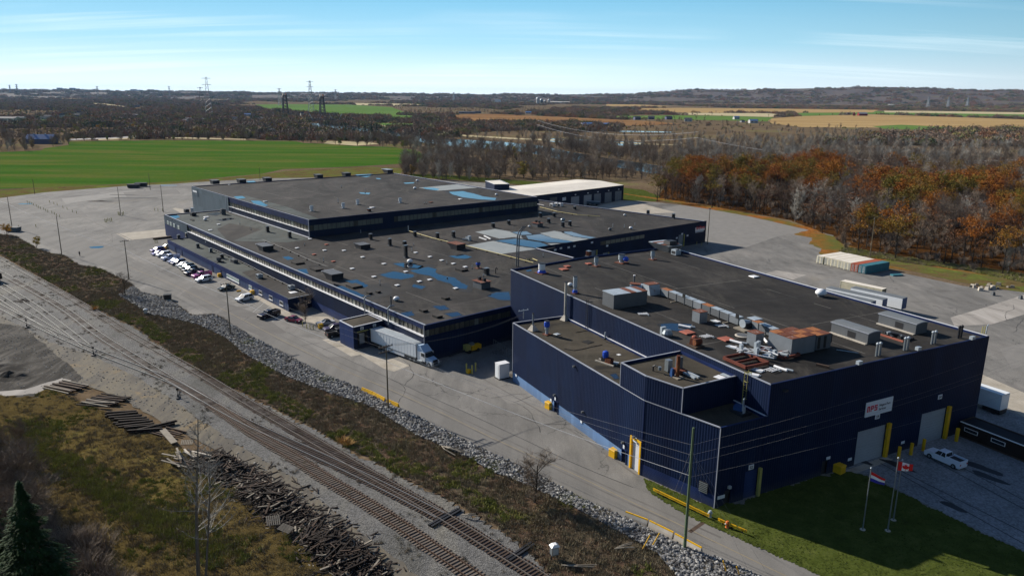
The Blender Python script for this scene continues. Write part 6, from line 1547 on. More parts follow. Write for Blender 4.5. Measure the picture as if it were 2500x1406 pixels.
seams(hall,[hW,hS,hE,hN,hK],GH+.006,A_HALL,7.5,1);seams(hall,[hW,hS,hE,hN,hK],GH+.007,A_HALL+math.pi/2,15,2)
seams(tall,[tW,tS,tE,tN],GT_+.004,A_MID,8,3);seams(tall,[tW,tS,tE,tN],GT_+.005,A_MID+math.pi/2,17,4)
seams(mid,[mW,mS,mE,hW,mK,mJ,nE,nN,tE,tS,mT],RD+.005,A_MID,8,5);seams(mid,[mW,mS,mE,hW,mK,mJ,nE,nN,tE,tS,mT],RD+.006,A_MID+math.pi/2,16,6)
# --- tall rear roof
for i,(x,y) in enumerate([(525,449),(590,446.5),(653,442.5),(778,434.5),(846,430)]):
    hood(x,y,GT_,('first','second','third','fourth','fifth')[i]+' black box unit from the left along the back edge of the tall roof',3.6,3.0,1.6,.5,lid='unit_grey',lip='unit_grey')
hood(948,422.5,GT_,'larger black hooded unit at the rear corner of the tall roof',4.2,3.2,1.8,1.8,lid='pale_metal')
for i,(x,y) in enumerate([(761,516),(838,509),(873.5,500),(977,496)]):cyl_vent(x,y,GT_,('leftmost','second','third','rightmost')[i]+' white drum vent in the front row of the tall roof',1.7,.62,'white_paint',None,base='unit_grey',cap='galvanised')
louvre(901,517,GT_,'small rusty louvre box at the front edge of the tall roof',1.0,1.0,mat='rust')
for x,y,h_,n_ in ((825.6,496,1.8,'left'),(833.5,459,1.2,'rear left'),(891.5,471,1.9,'centre'),(1018,450,.9,'right')):thinpipe(x,y,GT_,'thin vent pipe standing on the tall roof, '+n_,h_,.1)
dome(1019,443.5,GT_,'white dome vent at the rear right of the tall roof',.7);dome(1013,462.5,GT_,'white dome vent beside the light felt patch',.75);dome(1212,477.5,GT_,'small white dome vent near the right end of the tall roof',.6)
hatch(1124,487.5,GT_,'flat white hatch below the long puddle of the tall roof');hatch(908.6,508,GT_,'flat white hatch at the front of the tall roof',s=1.4);hatch(1052,495,GT_,'flat brown hatch at the front of the tall roof',mat='rust');hatch(648,493,GT_,'low pale pallet of parts near the left puddles',s=1.3,mat='pale_metal')
hatch(560,452,GT_,'small pale box between the first two black units',s=.8)
for x,y in ((1036,498),(1041,498)):thinpipe(x,y,GT_,'short paired pipe at the front edge of the tall roof',.7,.08,group='short paired pipes')
def pud(root,px,z,name='roof_puddle',dz=.02):
    mx_=sum(p[0] for p in px)/len(px);my_=sum(p[1] for p in px)/len(px)
    sheet('ponding_stain',rough_edge([G(mx_+(x-mx_)*1.22,my_+(y-my_)*1.3,z).to_2d() for x,y in px],.8,.6,px[0][0] % 5),'pond_stain',z+dz-.006,None,world=True,parent=root)
    return sheet(name,rough_edge([G(x,y,z).to_2d() for x,y in px],.9,.45,px[0][0] % 7),'puddle_water',z+dz,None,world=True,parent=root)
for q in ([(1096,469),(1130,467),(1160,474),(1180,480),(1212,484),(1208,489),(1170,487),(1130,482),(1105,475)],[(1032,458),(1060,459),(1074,462),(1066,465),(1040,462)],[(868,427),(905,425.5),(912,428),(895,433),(876,431)],[(918,435),(930,436),(929,438),(919,437)],[(570,480),(592,479),(600,484),(580,486)],[(612,490),(635,491),(655,502),(645,504),(620,497)],[(600,443),(620,442),(628,446),(610,447)],[(876,470),(905,471),(900,475),(880,473)],[(985,446.5),(1012,445.5),(1010,448),(990,449)]):pud(tall,q,GT_)
# --- middle roof
for x,y,h_,l in ((650,611,1.5,'black hooded intake nearest the window band, left of the middle roof'),(817,681,1.6,'black hooded intake with a rusty lid above the office strip'),(886,606,1.3,'dark hooded intake in the shadow near the tall building'),(1118,608,1.7,'rusty topped hooded intake beside the light felt patch')):
    hood(x,y,RD,l,3.4,3.2,h_,1.9 if x < 880 or x > 1000 else .9,lid='unit_grey' if x != 1118 else 'rusty_sheet',lip='bright_flashing' if x in (650,817) else 'unit_grey')
def brick_unit(px,py,z,label,s,h,rz=None):
    o=item('plant_housing',label,'plant housing',px,py,z,rz);MB().mat('unit_grey').box((0,0,0),(s[0],s[1],h)).build('housing',o);mb=MB().mat('rusty_sheet');mb.box((0,0,h),(s[0]*1.15,s[1]*1.15,.1)).build('lid',o)
    for k in (-.25,.3):louv=MB().mat('dark_metal');louv.box((s[0]*k,0,h+.1),(.7,.7,.8)).build('louvre_box',o)
brick_unit(1176,702,RD,'grey plant housing with a rusty lid near the tall hall wall',(3.4,2.8),1.7);brick_unit(1312,553,RD,'grey plant housing with a rusty lid at the rear of the wing roof',(3.0,2.6),1.3)
LV=[(905,585,1.9),(952,600,2.2),(991,629,3.6),(1013,578,1.7),(1068,583,1.9),(1107,580,2.0),(653.7,567,2.0),(707.5,581,2.0),(1204,556,1.6),(1242,549,1.6),(1319,531,1.8),(1352.5,530,1.6),(1339.5,545,1.7),(1374,555,1.9),(1391,552,1.8),(1403,512,1.3),(1582,524,1.7),(1644,534,1.9),(988,600,1.4)]
LVL=['behind the dark intake by the tall building','second in from the dark intake','tallest, in the middle of the roof','at the start of the yellow gas pipe','right of the start of the gas pipe','third along the gas pipe','left, near the tall building','at the foot of the tall building corner','left of the rear plant housing','just behind the light felt patches','first behind the rear plant housing','second behind the rear plant housing','front of the trio on the wing roof','dark one beside the silver turbine on the wing roof','right of the trio on the wing roof','by the rear edge of the wing roof','near the right rear edge of the wing roof','at the right end of the wing roof','short one right of the second']
for (x,y,h_),l in zip(LV,LVL):louvre(x,y,RD,'dark louvred roof vent '+l,h_,.95)
dome(1001,643,RD,'white dome vent standing in the central puddle',.85);dome(968,734.5,RD,'white dome vent near the window band corner',.75);dome(501.5,539,RD,'white dome vent at the left end of the middle roof',.7);dome(1374,541,RD,'silver dome vent beside the trio on the wing roof',.9,'galvanised');dome(1292,555,RD,'small white dome beside the rear plant housing',.5);dome(1489,563,RD,'grey dome vent toward the front of the wing roof',.7,'unit_grey');dome(1540,560,RD,'white tipped cowl on the wing roof',.7)
dome(1525,527,RD,'small white dome on the rear right of the wing roof',.5)
cyl_vent(1167.5,655,RD,'blue wrapped vent on the middle roof',1.5,.5,'unit_grey','top');louvre(1188,671,RD,'dark cyclone shaped vent beside the blue wrapped one',1.8,1.1); 
for i,(x,y) in enumerate([(725.6,607),(792.5,612.6),(840,613),(885.5,629),(937.6,645.4),(860,657.3),(913.4,677),(970,698),(991,664.5),(1015.3,618),(1024.3,688.6),(1049.4,684.4),(1050,628.3),(1078.5,637),(1107,645),(1112.6,705.4),(757,584.5),(1136,653)]):hatch(x,y,RD,'small flat white roof hatch, one of the rows on the middle roof','white hatches on the middle roof',.95)
for x,y,l in ((767,622.6,'left'),(814,639.7,'middle'),(797,598.4,'rear')):hatch(x,y,RD,'brown roof hatch on the middle roof, the '+l+' one of three',None,.95,'red_hatch')
for x,y,a,b,l in ((727,643,3.4,2.6,'beside the window band'),(773,659,3.6,2.4,'dark flat curb in front of the hatch rows'),(865,700,3.6,2.8,'standing in the puddle by the window band'),(1034,760,1.7,1.3,'near the front corner, left one'),(1068,774,1.9,1.4,'near the front corner, right one'),(1088,730,1.6,1.4,'alone before the front corner'),(1127,660,3.0,2.2,'behind the tall hall wall'),(902,717.5,1.3,1.0,'small, left of the pair'),(923,714.5,1.1,.9,'small, right of the pair')):flat_curb(x,y,RD,'low dark roof curb '+l,a,b,.4)
for x,y,h_ in ((928,697,1.5),(790,640,1.3),(1152.6,657,1.2),(1005.6,615,1.4),(1091,646,1.0),(1326,628,1.2),(744,600,.9),(586,548,1.2),(613,562,1.2),(1180,676,.9),(1092,680,.5),(1550,553,1.4),(1496,558,1.8),(1524,558,1.5),(881,571,1.4),(1010,600,.8)):thinpipe(x,y,RD,'thin pale vent pipe on the middle roof',h_,.08,group='thin pipes on the middle roof')
thinpipe(997,566,RD,'capped grey pipe at the start of the yellow gas pipe',2.2,.16)
o=item('gooseneck_vent','dark bent gooseneck pipe near the tall hall wall','vent pipe',1210,668,RD);MB().mat('dark_metal').path([(0,0,0),(0,0,1.4),(.3,0,1.7),(.6,0,1.5),(.65,0,1.1)],.13).build('pipe',o)
# yellow gas pipe
def gas(pts,z,label,r=.11,mat='pipe_cream',name='gas_pipe'):
    P=[G(x,y,z) for x,y in pts];o=E(name,label,'roof pipe',(P[0].x,P[0].y,z));mb=MB().mat(mat);mb.path([(p-P[0])+Vector((0,0,.45)) for p in P],r);mb.build('pipe',o)
    for a,b in zip(P,P[1:]):
        n=max(1,int((b-a).length/5))
        for k in range(n):q=a.lerp(b,(k+.5)/n)-P[0];MB().mat('timber_dark').box((q.x,q.y,.02),(.4,.16,.34),rad(40)).build('support',o)
simple('pipe_cream',hexc('c8b878'),.6,var=.15)
gas([(999,567),(1055,584),(1100,595),(1150,606),(1230,626),(1302,645)],RD,'long cream gas pipe crossing the middle roof toward the hall');gas([(1285,637),(1300,635),(1312,640)],RD,'short cream pipe branch near the hall corner');gas([(1318,508),(1360,519),(1410,527),(1465,531)],RD,'pale pipe along the rear edge of the wing roof',.09)
gas([(640,588),(700,612),(760,640),(800,655)],RD,'thin conduit beside the window band of the middle roof',.035,'unit_grey')
gas([(1312,501),(1328,504)],RD,'short white pipe at the left end of the wing roof',.12,'white_paint')
for x,y,l in ((1349,505,'left'),(1360,503,'middle'),(1368,504,'right')):ac_unit(x,y,RD,'white boxy air conditioner at the rear of the wing roof, '+l+' of three',(2.0,1.6,1.2),'white_paint',extra=False)
for x0,y0,x1,y1,l in ((1170,581,1188,587,'left'),(1182,577,1198,585,'right')):a,b=G(x0,y0,RD),G(x1,y1,RD);o=E('channel_section','white steel channel lying near the light felt, '+l+' of two','steel channel',(a.x,a.y,RD));MB().mat('white_paint').beam((0,0,.2),(b-a)+Vector((0,0,.2)),.35,.3).build('channel',o)
o=item('duct_junction','pale duct elbow with a box beside the rusty topped intake','duct',1146,588,RD);MB().mat('galvanised').beam((-3.2,1,.5),(0,0,.5),.6,.5).build('arm',o);MB().mat('pale_metal').box((0,0,0),(.9,.9,1.6)).build('box',o);MB().mat('galvanised').beam((-2,-1.5,.4),(0,0,.4),.5,.4).build('arm',o)
for q in ([(815,692),(840,700),(870,712),(890,722),(880,727),(845,712),(815,700)],[(842,686),(870,683),(900,697),(890,702),(860,692)],[(927,671),(960,663),(985,667),(1012,671),(1008,677),(980,682),(950,679)],[(960,644),(985,642),(1010,646),(1029,650),(1020,655),(985,653)],[(1000,661),(1045,652),(1066,657),(1062,666),(1085,674),(1110,678),(1125,690),(1143,698),(1138,706),(1115,704),(1098,692),(1070,684),(1052,674),(1020,668)],[(1188,722),(1210,714),(1243,713),(1246,733),(1222,732)],[(725,658),(748,657),(754,668),(738,668)],[(1096,626),(1130,621),(1152,628),(1135,632),(1110,630)],[(1056,748),(1085,746),(1098,755),(1075,757)],[(978,764),(1005,760),(1012,770),(990,773)],[(1085,766),(1115,762),(1130,770),(1105,774)],[(690,628),(705,626),(718,632),(702,635)],
          [(405,527),(430,524),(440,530),(425,536)],[(500,523),(530,518),(542,521),(528,527)],[(528,537),(560,532),(575,534),(545,540)],[(1210,588),(1260,583),(1320,592),(1345,602),(1318,607),(1270,600)],[(1285,576),(1320,572),(1350,582),(1400,590),(1420,587),(1395,593),(1340,592),(1290,584)],[(1370,566),(1395,566),(1425,575),(1455,580),(1440,583),(1400,577)],[(1250,567),(1285,565),(1300,573),(1270,574)],[(1010,694),(1040,700),(1030,706),(1005,700)],[(560,1),(561,2),(562,1)]): 
    if q[0][1] > 10:pud(mid,q,RD,dz=.03)
ac_unit(456,519,RD,'black boxy unit on the rear left edge of the middle roof',(2.2,1.6,1.1),'dark_metal',extra=False);ac_unit(472,527,RD,'second black boxy unit, in front of the first at the left roof end',(2.4,1.7,1.1),'dark_metal',extra=False);ac_unit(545,524,RD,'dark machine at the foot of the grey metal wall',(1.6,1.6,2.0),'unit_grey',extra=False)
flat_curb(469,538,RD,'long thin dark curb at the left end of the middle roof',3.2,.8,.25);hatch(504,531,RD,'white tarpaulin strip at the left end of the middle roof',s=1.6);hatch(534,549,RD,'pale flat board on the left part of the middle roof',s=1.0);hatch(514,563,RD,'pale flat board near the window band start',s=1.1)
# bent ladder mast next to the hall
mzh=hgt(1263,648,1270,560,RD);p=G(1263,651,RD);o=E('lattice_mast','tall slim bent lattice mast rising behind the tall hall corner','mast',(p.x,p.y,RD));H_=mzh-RD
tp=[(0,0,0),(.1,0,H_*.5),(.25,0,H_*.86),(.7,.2,H_*.97),(1.5,.5,H_+.7),(2.0,.7,H_+1.0)]
for dx in (-.3,.3):mb=MB().mat('unit_grey');mb.path([(a+dx,b,c) for a,b,c in tp],.15,6);mb.build('rail',o)
mb=MB().mat('unit_grey')
for k in range(28):z=k*H_*.86/28;mb.tube((-.28,0,z),(.36,0,z+.25),.07,n=4)
mb.build('lattice',o,kind='stuff')
# --- office strip roof
for x,y,l in ((436.5,583,'leftmost'),(483,605,'second')):louvre(x,y,GO,'square grey chimney on the office strip roof, '+l,1.4,.9,mat='unit_grey')
louvre(458,579,GO,'dark machine with pale fittings at the left end of the office roof',1.5,1.2,mat='dark_metal');louvre(514.5,616,GO,'pale square chimney third along the office roof',1.3,.9,mat='galvanised');louvre(542,631,GO,'dark square chimney beside the round fan on the office roof',1.3,.9)
cyl_vent(535,639,GO,'squat round fan housing at the middle of the office roof',1.1,.75,'unit_grey',None,base='dark_metal');ac_unit(572,641,GO,'long dirty air conditioner in the middle of the office roof',(3.0,1.3,.9),'unit_grey');ac_unit(634,679,GO,'pale air conditioner on the dark part of the office roof',(1.6,1.4,1.0));ac_unit(712,707,GO,'pale air conditioner with a white board at the right end of the office roof',(1.6,1.4,1.0));hatch(716,714,GO,'white board lying at the right end of the office roof',s=1.7,h=.12)
gas([(520,610),(600,647),(680,688),(745,718)],GO,'pale conduit running along the back of the office strip roof',.045,'unit_grey')
for x,y,l in ((493,589,'smaller'),(511,596,'larger')):
    s_=.7 if l == 'smaller' else 1.25;dome(x,y,GO+.6,'white round tank on the wall behind the office strip, the '+l+' one',s_)
# --- hall roof
cyl_vent(1322.5,667,GH,'fat white drum vent with a blue skirt at the hall corner',2.0,.75,'white_paint','low');cyl_vent(1455.4,650,GH,'slim white drum vent with a rusty base, second from the hall corner',1.9,.5,'pale_metal',None);cyl_vent(1517.5,642,GH,'drum vent with a blue wrapped side duct',1.8,.8,'pale_metal','side');cyl_vent(1593,634,GH,'slim drum vent left of the tattered hood',1.9,.5,'pale_metal',None);louvre(1437,626,RD,'small rusty box behind the hall edge',1.6,1.2,mat='rust')
for x,y,s_,l in ((1376.6,659,1.6,'first near the hall corner'),(1385,652,1.2,'smaller, beside the first'),(1437,645.5,1.2,'beside the second drum vent'),(1678,813.5,1.8,'in front of the blue puddle'),(1772,830,1.8,'beside the round disc')):hatch(x,y,GH,'red brown square hatch '+l,None,s_,'red_hatch',.3,A_HALL)
hatch(1840.5,677,GH,'white flat hatch alone on the far part of the hall roof',None,1.5,rz=A_HALL);dome(2003.6,724,GH,'white dome vent near the far edge of the hall roof',1.1)
def tattered():
    o=item('intake_hood','large tattered rust streaked hood at the far corner of the hall roof','air intake hood',1632,612,GH,A_HALL)
    mb=MB().mat('unit_grey');mb.hexa([(-2.2,-2,0),(2,-1.6,0),(2,1.6,0),(-2.2,2,0),(-4.6,-3.0,1.7),(2.6,-2.2,1.7),(2.6,2.2,1.7),(-4.6,3.0,1.7)]);mb.build('scoop',o)
    for k in range(5):MB().mat('rusty_sheet' if k % 2 else 'pale_metal').box((-3.9+k*1.45,0,1.72+.12*math.sin(k)),(1.42,5.6-k*.3,.07)).build('sheet',o)
    MB().mat('dark_metal').box((.6,0,1.8),(2.6,2.6,.9),0,(.85,.85)).build('top_box',o)
tattered();ac_unit(1650,622.5,GH,'small pale box unit beside the tattered hood',(1.8,1.6,1.2),'pale_metal',A_HALL,False)
stackpipe(1547,707.5,GH,'dark vertical pipe with a pale top near the duct start',2.9,.2,'unit_grey',False,'white_paint');hatch(1530,706,GH,'pale flat panel at the foot of the dark pipe',None,1.7,'pale_metal',.18,A_HALL)
o=cyl_vent(1403.6,716,GH,'square blue footed stack beside the tall chimney',3.2,.42,'pale_metal','low');dome(1392,699,GH,'white dome cap behind the tall chimney',.55)
# duct house at the start of the long duct
def hall_box(px,py,z,L,D,h,label,name,mats_,rz=A_HALL,cat='plant housing',lift=0.0):
    """px,py = near bottom corner; L runs to the upper right (wall direction), D to the upper left"""
    p=G(px,py,z);o=E(name,label,cat,(p.x,p.y,z));ux=wS.d;uy=-wW.d
    def pt(a,b,c):q=ux*a+uy*b;return (q.x,q.y,c)
    mb=MB().mat(mats_[0]);mb.hexa([pt(0,0,lift),pt(L,0,lift),pt(L,D,lift),pt(0,D,lift),pt(0,0,h),pt(L,0,h),pt(L,D,h),pt(0,D,h)]);mb.build('housing',o)
    return o,pt
o,pt=hall_box(1497.5,755,GH,7.5,3.6,2.6,'flat roofed duct house with pale and rusty top sheets at the duct start','duct_house',['unit_grey'])
for k in range(6):mb=MB().mat('rusty_sheet' if k in (3,5) else 'pale_metal');a0,a1=k*1.27-.05,k*1.27+1.17;mb.hexa([pt(a0,-.1,2.62),pt(a1,-.1,2.62),pt(a1,3.7,2.62),pt(a0,3.7,2.62),pt(a0,-.1,2.72),pt(a1,-.1,2.72),pt(a1,3.7,2.72),pt(a0,3.7,2.72)]);mb.build('roof_sheet',o)
ac_unit(1550,742,GH,'blue wrapped fan beside the duct house',(1.8,1.2,.7),'blue_wrap',A_HALL,False)
# the long raised duct
def long_duct(a,b,n,label,w=1.25,h=1.25,lift=.25,sheets=('rusty_sheet','pale_metal','rust'),skip=()):
    A,B=G(a[0],a[1],GH),G(b[0],b[1],GH);d=(B-A).normalized();nn=Vector((-d.y,d.x,0));L=(B-A).length;s_=L/n
    o=E('air_duct',label,'air duct',(A.x,A.y,GH))
    for k in range(n):
        if k in skip:continue
        q0=d*(k*s_+.04);q1=d*((k+1)*s_-.04);mb=MB().mat('unit_grey' if k % 4 else 'duct_steel');P=[]
        for z in (lift,lift+h):P += [q0+Vector((0,0,z)),q1+Vector((0,0,z)),q1+nn*w+Vector((0,0,z)),q0+nn*w+Vector((0,0,z))]
        mb.hexa(P);sg_=mb.build('duct_section',o)
        mb=MB().mat('unit_grey');f0=q0-d*.06;mb.hexa([f0-nn*.08+Vector((0,0,lift-.08)),q0+d*.06-nn*.08+Vector((0,0,lift-.08)),q0+d*.06+nn*(w+.08)+Vector((0,0,lift-.08)),f0+nn*(w+.08)+Vector((0,0,lift-.08)),f0-nn*.08+Vector((0,0,lift+h+.06)),q0+d*.06-nn*.08+Vector((0,0,lift+h+.06)),q0+d*.06+nn*(w+.08)+Vector((0,0,lift+h+.06)),f0+nn*(w+.08)+Vector((0,0,lift+h+.06))]);mb.build('flange',sg_)
        mb=MB().mat(sheets[(k*3+1) % len(sheets)] if (k*7) % 5 else 'orange_rust');q2=q0+d*.1;q3=q1-d*.1;zt_=lift+h+.01;mb.hexa([q2+Vector((0,0,zt_)),q3+Vector((0,0,zt_)),q3+nn*w+Vector((0,0,zt_)),q2+nn*w+Vector((0,0,zt_)),q2+Vector((0,0,zt_+.04)),q3+Vector((0,0,zt_+.04)),q3+nn*w+Vector((0,0,zt_+.04)),q2+nn*w+Vector((0,0,zt_+.04))]);mb.build('top_sheet',sg_)
        for s2 in (.1,w-.1):mb=MB().mat('dark_metal');q=q0+nn*s2;mb.box((q.x,q.y,0),(.14,.14,lift+.3));mb.build('leg',o)
        if k % 3 == 2:mb=MB().mat('timber_pale');q=q0+nn*(w/2);mb.box((q.x,q.y,0),(.3,w+2.4,.16),math.atan2(d.y,d.x));mb.build('sleeper',o)
    return o,A,d,nn
simple('orange_rust',hexc('96603c'),.8,var=.25,scale=1.5)
do,dA,dd_,dn_=long_duct((1612,722),(1801,797),9,'long raised steel duct with rusty top sheets crossing the hall roof')
for k in (2,7):q=dd_*(k*2.9+1.4);MB().mat('ink_black').box((q.x,q.y-.0,1.35),(.75,.12,.8),math.atan2(dd_.y,dd_.x)).build('inspection_hole',do)
# elbow at its start
o=item('duct_elbow','pale angular elbow joining the duct house to the long duct','duct elbow',1588,716,GH,A_HALL)
MB().mat('pale_metal').hexa([(-1.6,-1.3,0),(1.6,-1.3,0),(1.6,1.3,0),(-1.6,1.3,0),(-.7,-1.3,2.0),(1.0,-1.3,2.0),(1.0,1.3,2.0),(-.7,1.3,2.0)]).build('hood',o);MB().mat('rusty_sheet').box((.15,0,2.0),(1.9,2.7,.08)).build('top_sheet',o);MB().mat('pale_metal').tube((-1.2,-1.0,.9),(-3.2,-2.6,.9),.85,.7,10).build('round_duct',o);MB().mat('rusty_sheet').box((-2.4,-2.0,1.6),(2.2,1.5,.1),.7).build('top_sheet',o)
# gap with fan, then second run
o=item('duct_fan','open fan section on a pallet between the two duct runs','duct fan',1822,803,GH,A_HALL);MB().mat('pale_metal').tube((-.2,.9,1.0),(-.2,-.8,1.0),.4,.75,14).build('cone',o);MB().mat('dark_metal').box((0,0,.2),(1.3,1.3,.9)).build('motor',o);MB().mat('timber_pale').box((0,-.3,0),(2.6,2.8,.2)).build('pallet',o)
long_duct((1832,803),(1905,835),4,'second run of the raised duct leading to the rusty topped plant house');hatch(1843,778,GH+2.4,'pale flat sheet lying on the second duct run',None,1.7,'pale_metal',.12,A_HALL)
# big plant house
def plant_house():
    p=G(1930,872,GH);o=E('plant_house','big grey plant house with a patchwork of rusty roof sheets','plant housing',(p.x,p.y,GH));ux=wS.d;uy=-wW.d
    def pt(a,b,c):q=ux*a+uy*b;return (q.x,q.y,c)
    def bx(a0,a1,b0,b1,c0,c1,m,nm):mb=MB().mat(m);mb.hexa([pt(a0,b0,c0),pt(a1,b0,c0),pt(a1,b1,c0),pt(a0,b1,c0),pt(a0,b0,c1),pt(a1,b0,c1),pt(a1,b1,c1),pt(a0,b1,c1)]);mb.build(nm,o)
    bx(0,5.0,0,4.6,.15,2.75,'duct_steel','main_box');bx(5.03,8.2,-.2,3.6,.4,2.65,'unit_grey','side_box');bx(8.23,8.9,.2,3.2,1.0,2.4,'dark_metal','end_hood')
    for i in range(3):
        for j in range(3):bx(i*1.68+.03,i*1.68+1.62,j*1.55+.03,j*1.55+1.48,2.77,2.83+.02*((i+j) % 3),('rusty_sheet','rust','orange_rust')[(i*2+j) % 3],'roof_sheet')
    for i in range(2):
        for j in range(2):bx(5.06+i*1.58,6.55+i*1.58,-.15+j*1.85,1.6+j*1.85,2.67,2.73,('orange_rust','rusty_sheet')[(i+j) % 2],'roof_sheet')
    for a in (5.3,6.6):bx(a,a+.5,-.25,-.21,.6,2.5,'ink_black','slot')
    for a in (.2,4.6,7.8):bx(a,a+.2,.1,.3,0,.5,'dark_metal','leg')
plant_house()
for x,y,h_,l in ((1707,790,1.9,'alone beside the long duct'),(1843.5,848,2.1,'between the white racks and the second duct run')): 
    o,pt=hall_box(x,y,GH,1.7,1.9,h_,'upright grey box with a rusty top '+l,'duct_stub',['duct_steel']);mb=MB().mat('rusty_sheet');mb.hexa([pt(-.05,-.05,h_+.01),pt(1.75,-.05,h_+.01),pt(1.75,1.95,h_+.01),pt(-.05,1.95,h_+.01),pt(-.05,-.05,h_+.08),pt(1.75,-.05,h_+.08),pt(1.75,1.95,h_+.08),pt(-.05,1.95,h_+.08)]);mb.build('top_sheet',o)
# louvre houses at the right
for x,y,l in ((2117,841,'nearer'),(2234,817,'farther')):
    p=G(x,y,GH);o=E('roof_house','grey arched roof house near the far hall edge, the '+l+' of two','roof house',(p.x,p.y,GH));ux=wS.d;uy=-wW.d
    def pt(a,b,c):q=ux*a+uy*b;return (q.x,q.y,c)
    L_,D_h,h_=2.9,7.0,1.8
    mb=MB().mat('unit_grey');mb.hexa([pt(0,0,0),pt(L_,0,0),pt(L_,D_h,0),pt(0,D_h,0),pt(0,0,h_),pt(L_,0,h_),pt(L_,D_h,h_),pt(0,D_h,h_)]);mb.build('walls',o)
    mb=MB().mat('trailer_grey');n=6
    for k in range(n):a0,a1=k/n,(k+1)/n;z0,z1=h_+.2*math.sin(math.pi*a0)+.02,h_+.2*math.sin(math.pi*a1)+.02;mb.face([pt(-.1+(L_+.2)*a0,-.15,z0),pt(-.1+(L_+.2)*a1,-.15,z1),pt(-.1+(L_+.2)*a1,D_h+.15,z1),pt(-.1+(L_+.2)*a0,D_h+.15,z0)])
    mb.build('roof',o)
    mb=MB().mat('flashing'); 
    for k in range(n):a0,a1=k/n,(k+1)/n;z0,z1=h_+.2*math.sin(math.pi*a0),h_+.2*math.sin(math.pi*a1);q0=-.1+(L_+.2)*a0;q1=-.1+(L_+.2)*a1;mb.face([pt(q0,-.17,z0-.08),pt(q1,-.17,z1-.08),pt(q1,-.17,z1+.07),pt(q0,-.17,z0+.07)]); 
    mb.face([pt(-.12,-.15,h_-.08),pt(-.12,D_h+.15,h_-.08),pt(-.12,D_h+.15,h_+.07),pt(-.12,-.15,h_+.07)]);mb.build('eaves_trim',o)
    mb=MB().mat('dark_metal');mb.face([pt(-.03,2.3,.3),pt(-.03,3.8,.3),pt(-.03,3.8,1.3),pt(-.03,2.3,1.3)]);mb.build('door',o);mb=MB().mat('stone_pale');mb.hexa([pt(-.5,0,0),pt(-.02,0,0),pt(-.02,D_h,0),pt(-.5,D_h,0),pt(-.5,0,.15),pt(-.02,0,.15),pt(-.02,D_h,.15),pt(-.5,D_h,.15)]);mb.build('curb',o)
for i,(x,y,m_) in enumerate([(2143,868.5,'galvanised'),(2211,854.5,'galvanised'),(2278,839,'galvanised'),(2342,825,'dark_metal')]):
    o=item('twin_flue','pair of upright flues at the front hall edge, '+('first from the left','second','third','dark last pair')[i],'flue pair',x,y,GH,A_HALL)
    for s_ in (-.33,.33):MB().mat(m_).tube((0,s_,0),(0,s_,1.9),.2,.2,10).build('flue',o);MB().mat('pale_metal' if m_ != 'dark_metal' else m_).lathe((0,s_,1.9),[(.26,0),(.26,.1),(.1,.28)],10).build('cap',o)
# junk field
def scrap(name,label,px,py,z,parts_,rz=A_HALL,cat='scrap'):
    o=item(name,label,cat,px,py,z,rz)
    for (nm,m_,c,d_,r_) in parts_:MB().mat(m_).box(c,d_,r_).build(nm,o)
    return o
def frame_scrap(px,py,L,D,h,m_,label,z=GH,rz=A_HALL,lift=.2,name='open_scaffold'):
    o=item(name,label,'scaffold',px,py,z,rz)
    for s_ in (-1,1):MB().mat(m_).box((0,s_*D/2,lift),(L,.22,h)).build('side',o);MB().mat(m_).box((s_*L/2,0,lift),(.22,D-.25,h)).build('end',o)
    MB().mat(m_).box((0,0,lift),(.18,D-.25,h*.8)).build('crossbar',o);return o
frame_scrap(1820,886,4.6,4.4,.45,'red_frame','open red brown steel frame hanging over the roof edge by the ladder');frame_scrap(1905,865,4.4,3.4,.4,'red_frame','red brown steel frame behind the white pipe racks')
def racks():
    o=item('pipe_rack','jumble of white pipe racks and uprights at the near hall corner','pipe rack',1868,872,GH,A_HALL);rnd=random.Random(3)
    for k in range(9):MB().mat('white_paint').box((rnd.uniform(-2.4,2.4),rnd.uniform(-2.6,2.6),.3+rnd.uniform(0,.6)),(rnd.uniform(1.5,4.5),.14,.14),rnd.choice([0,1.57,0,1.57,.5])).build('bar',o)
    for (x,y,h_) in ((-2.0,.5,1.9),(-1.2,-.8,2.1),(-.2,-1.6,1.7),(.9,.9,1.3),(-2.6,-2.4,1.6)):MB().mat('pale_metal').box((x,y,0),(.45,.45,h_)).build('upright',o)
    for (x,y) in ((.5,-1.0),(1.2,1.8),(-.6,1.5)):MB().mat('galvanised').tube((x,y,.6),(x+1.2,y+.3,.7),.28,.28,10).build('pipe_bend',o)
    for (x,y) in ((.2,.4),(-1.5,1.9)):MB().mat('pale_metal').lathe((x,y,.2),[(.7,0),(.75,.15),(.5,.3)],12).build('flange_ring',o)
racks()
rn=random.Random(12)
JK=[(1725,823,'white grille panels lying beside the brown machine'),(1796,838,'short white pipe near the round disc'),(1787,848,'white pipe sections in front of the disc'),(1812,855,'white pipe length pointing at the racks'),(1868,835,'pale flat plate right of the upright box'),(1747,785,'pale flat plate beside the duct'),(1762,797,'pair of pale plates under the duct'),(1671,800,'white tray at the edge of the blue puddle'),(1850,905,'broken white ladder piece near the hall corner'),(1884,905,'white twisted sheet near the front edge'),(1905,903,'blue and white crumpled sheet at the corner'),(1840,916,'bent white rods at the corner'),(1570,768,'small white plate before the duct house')]
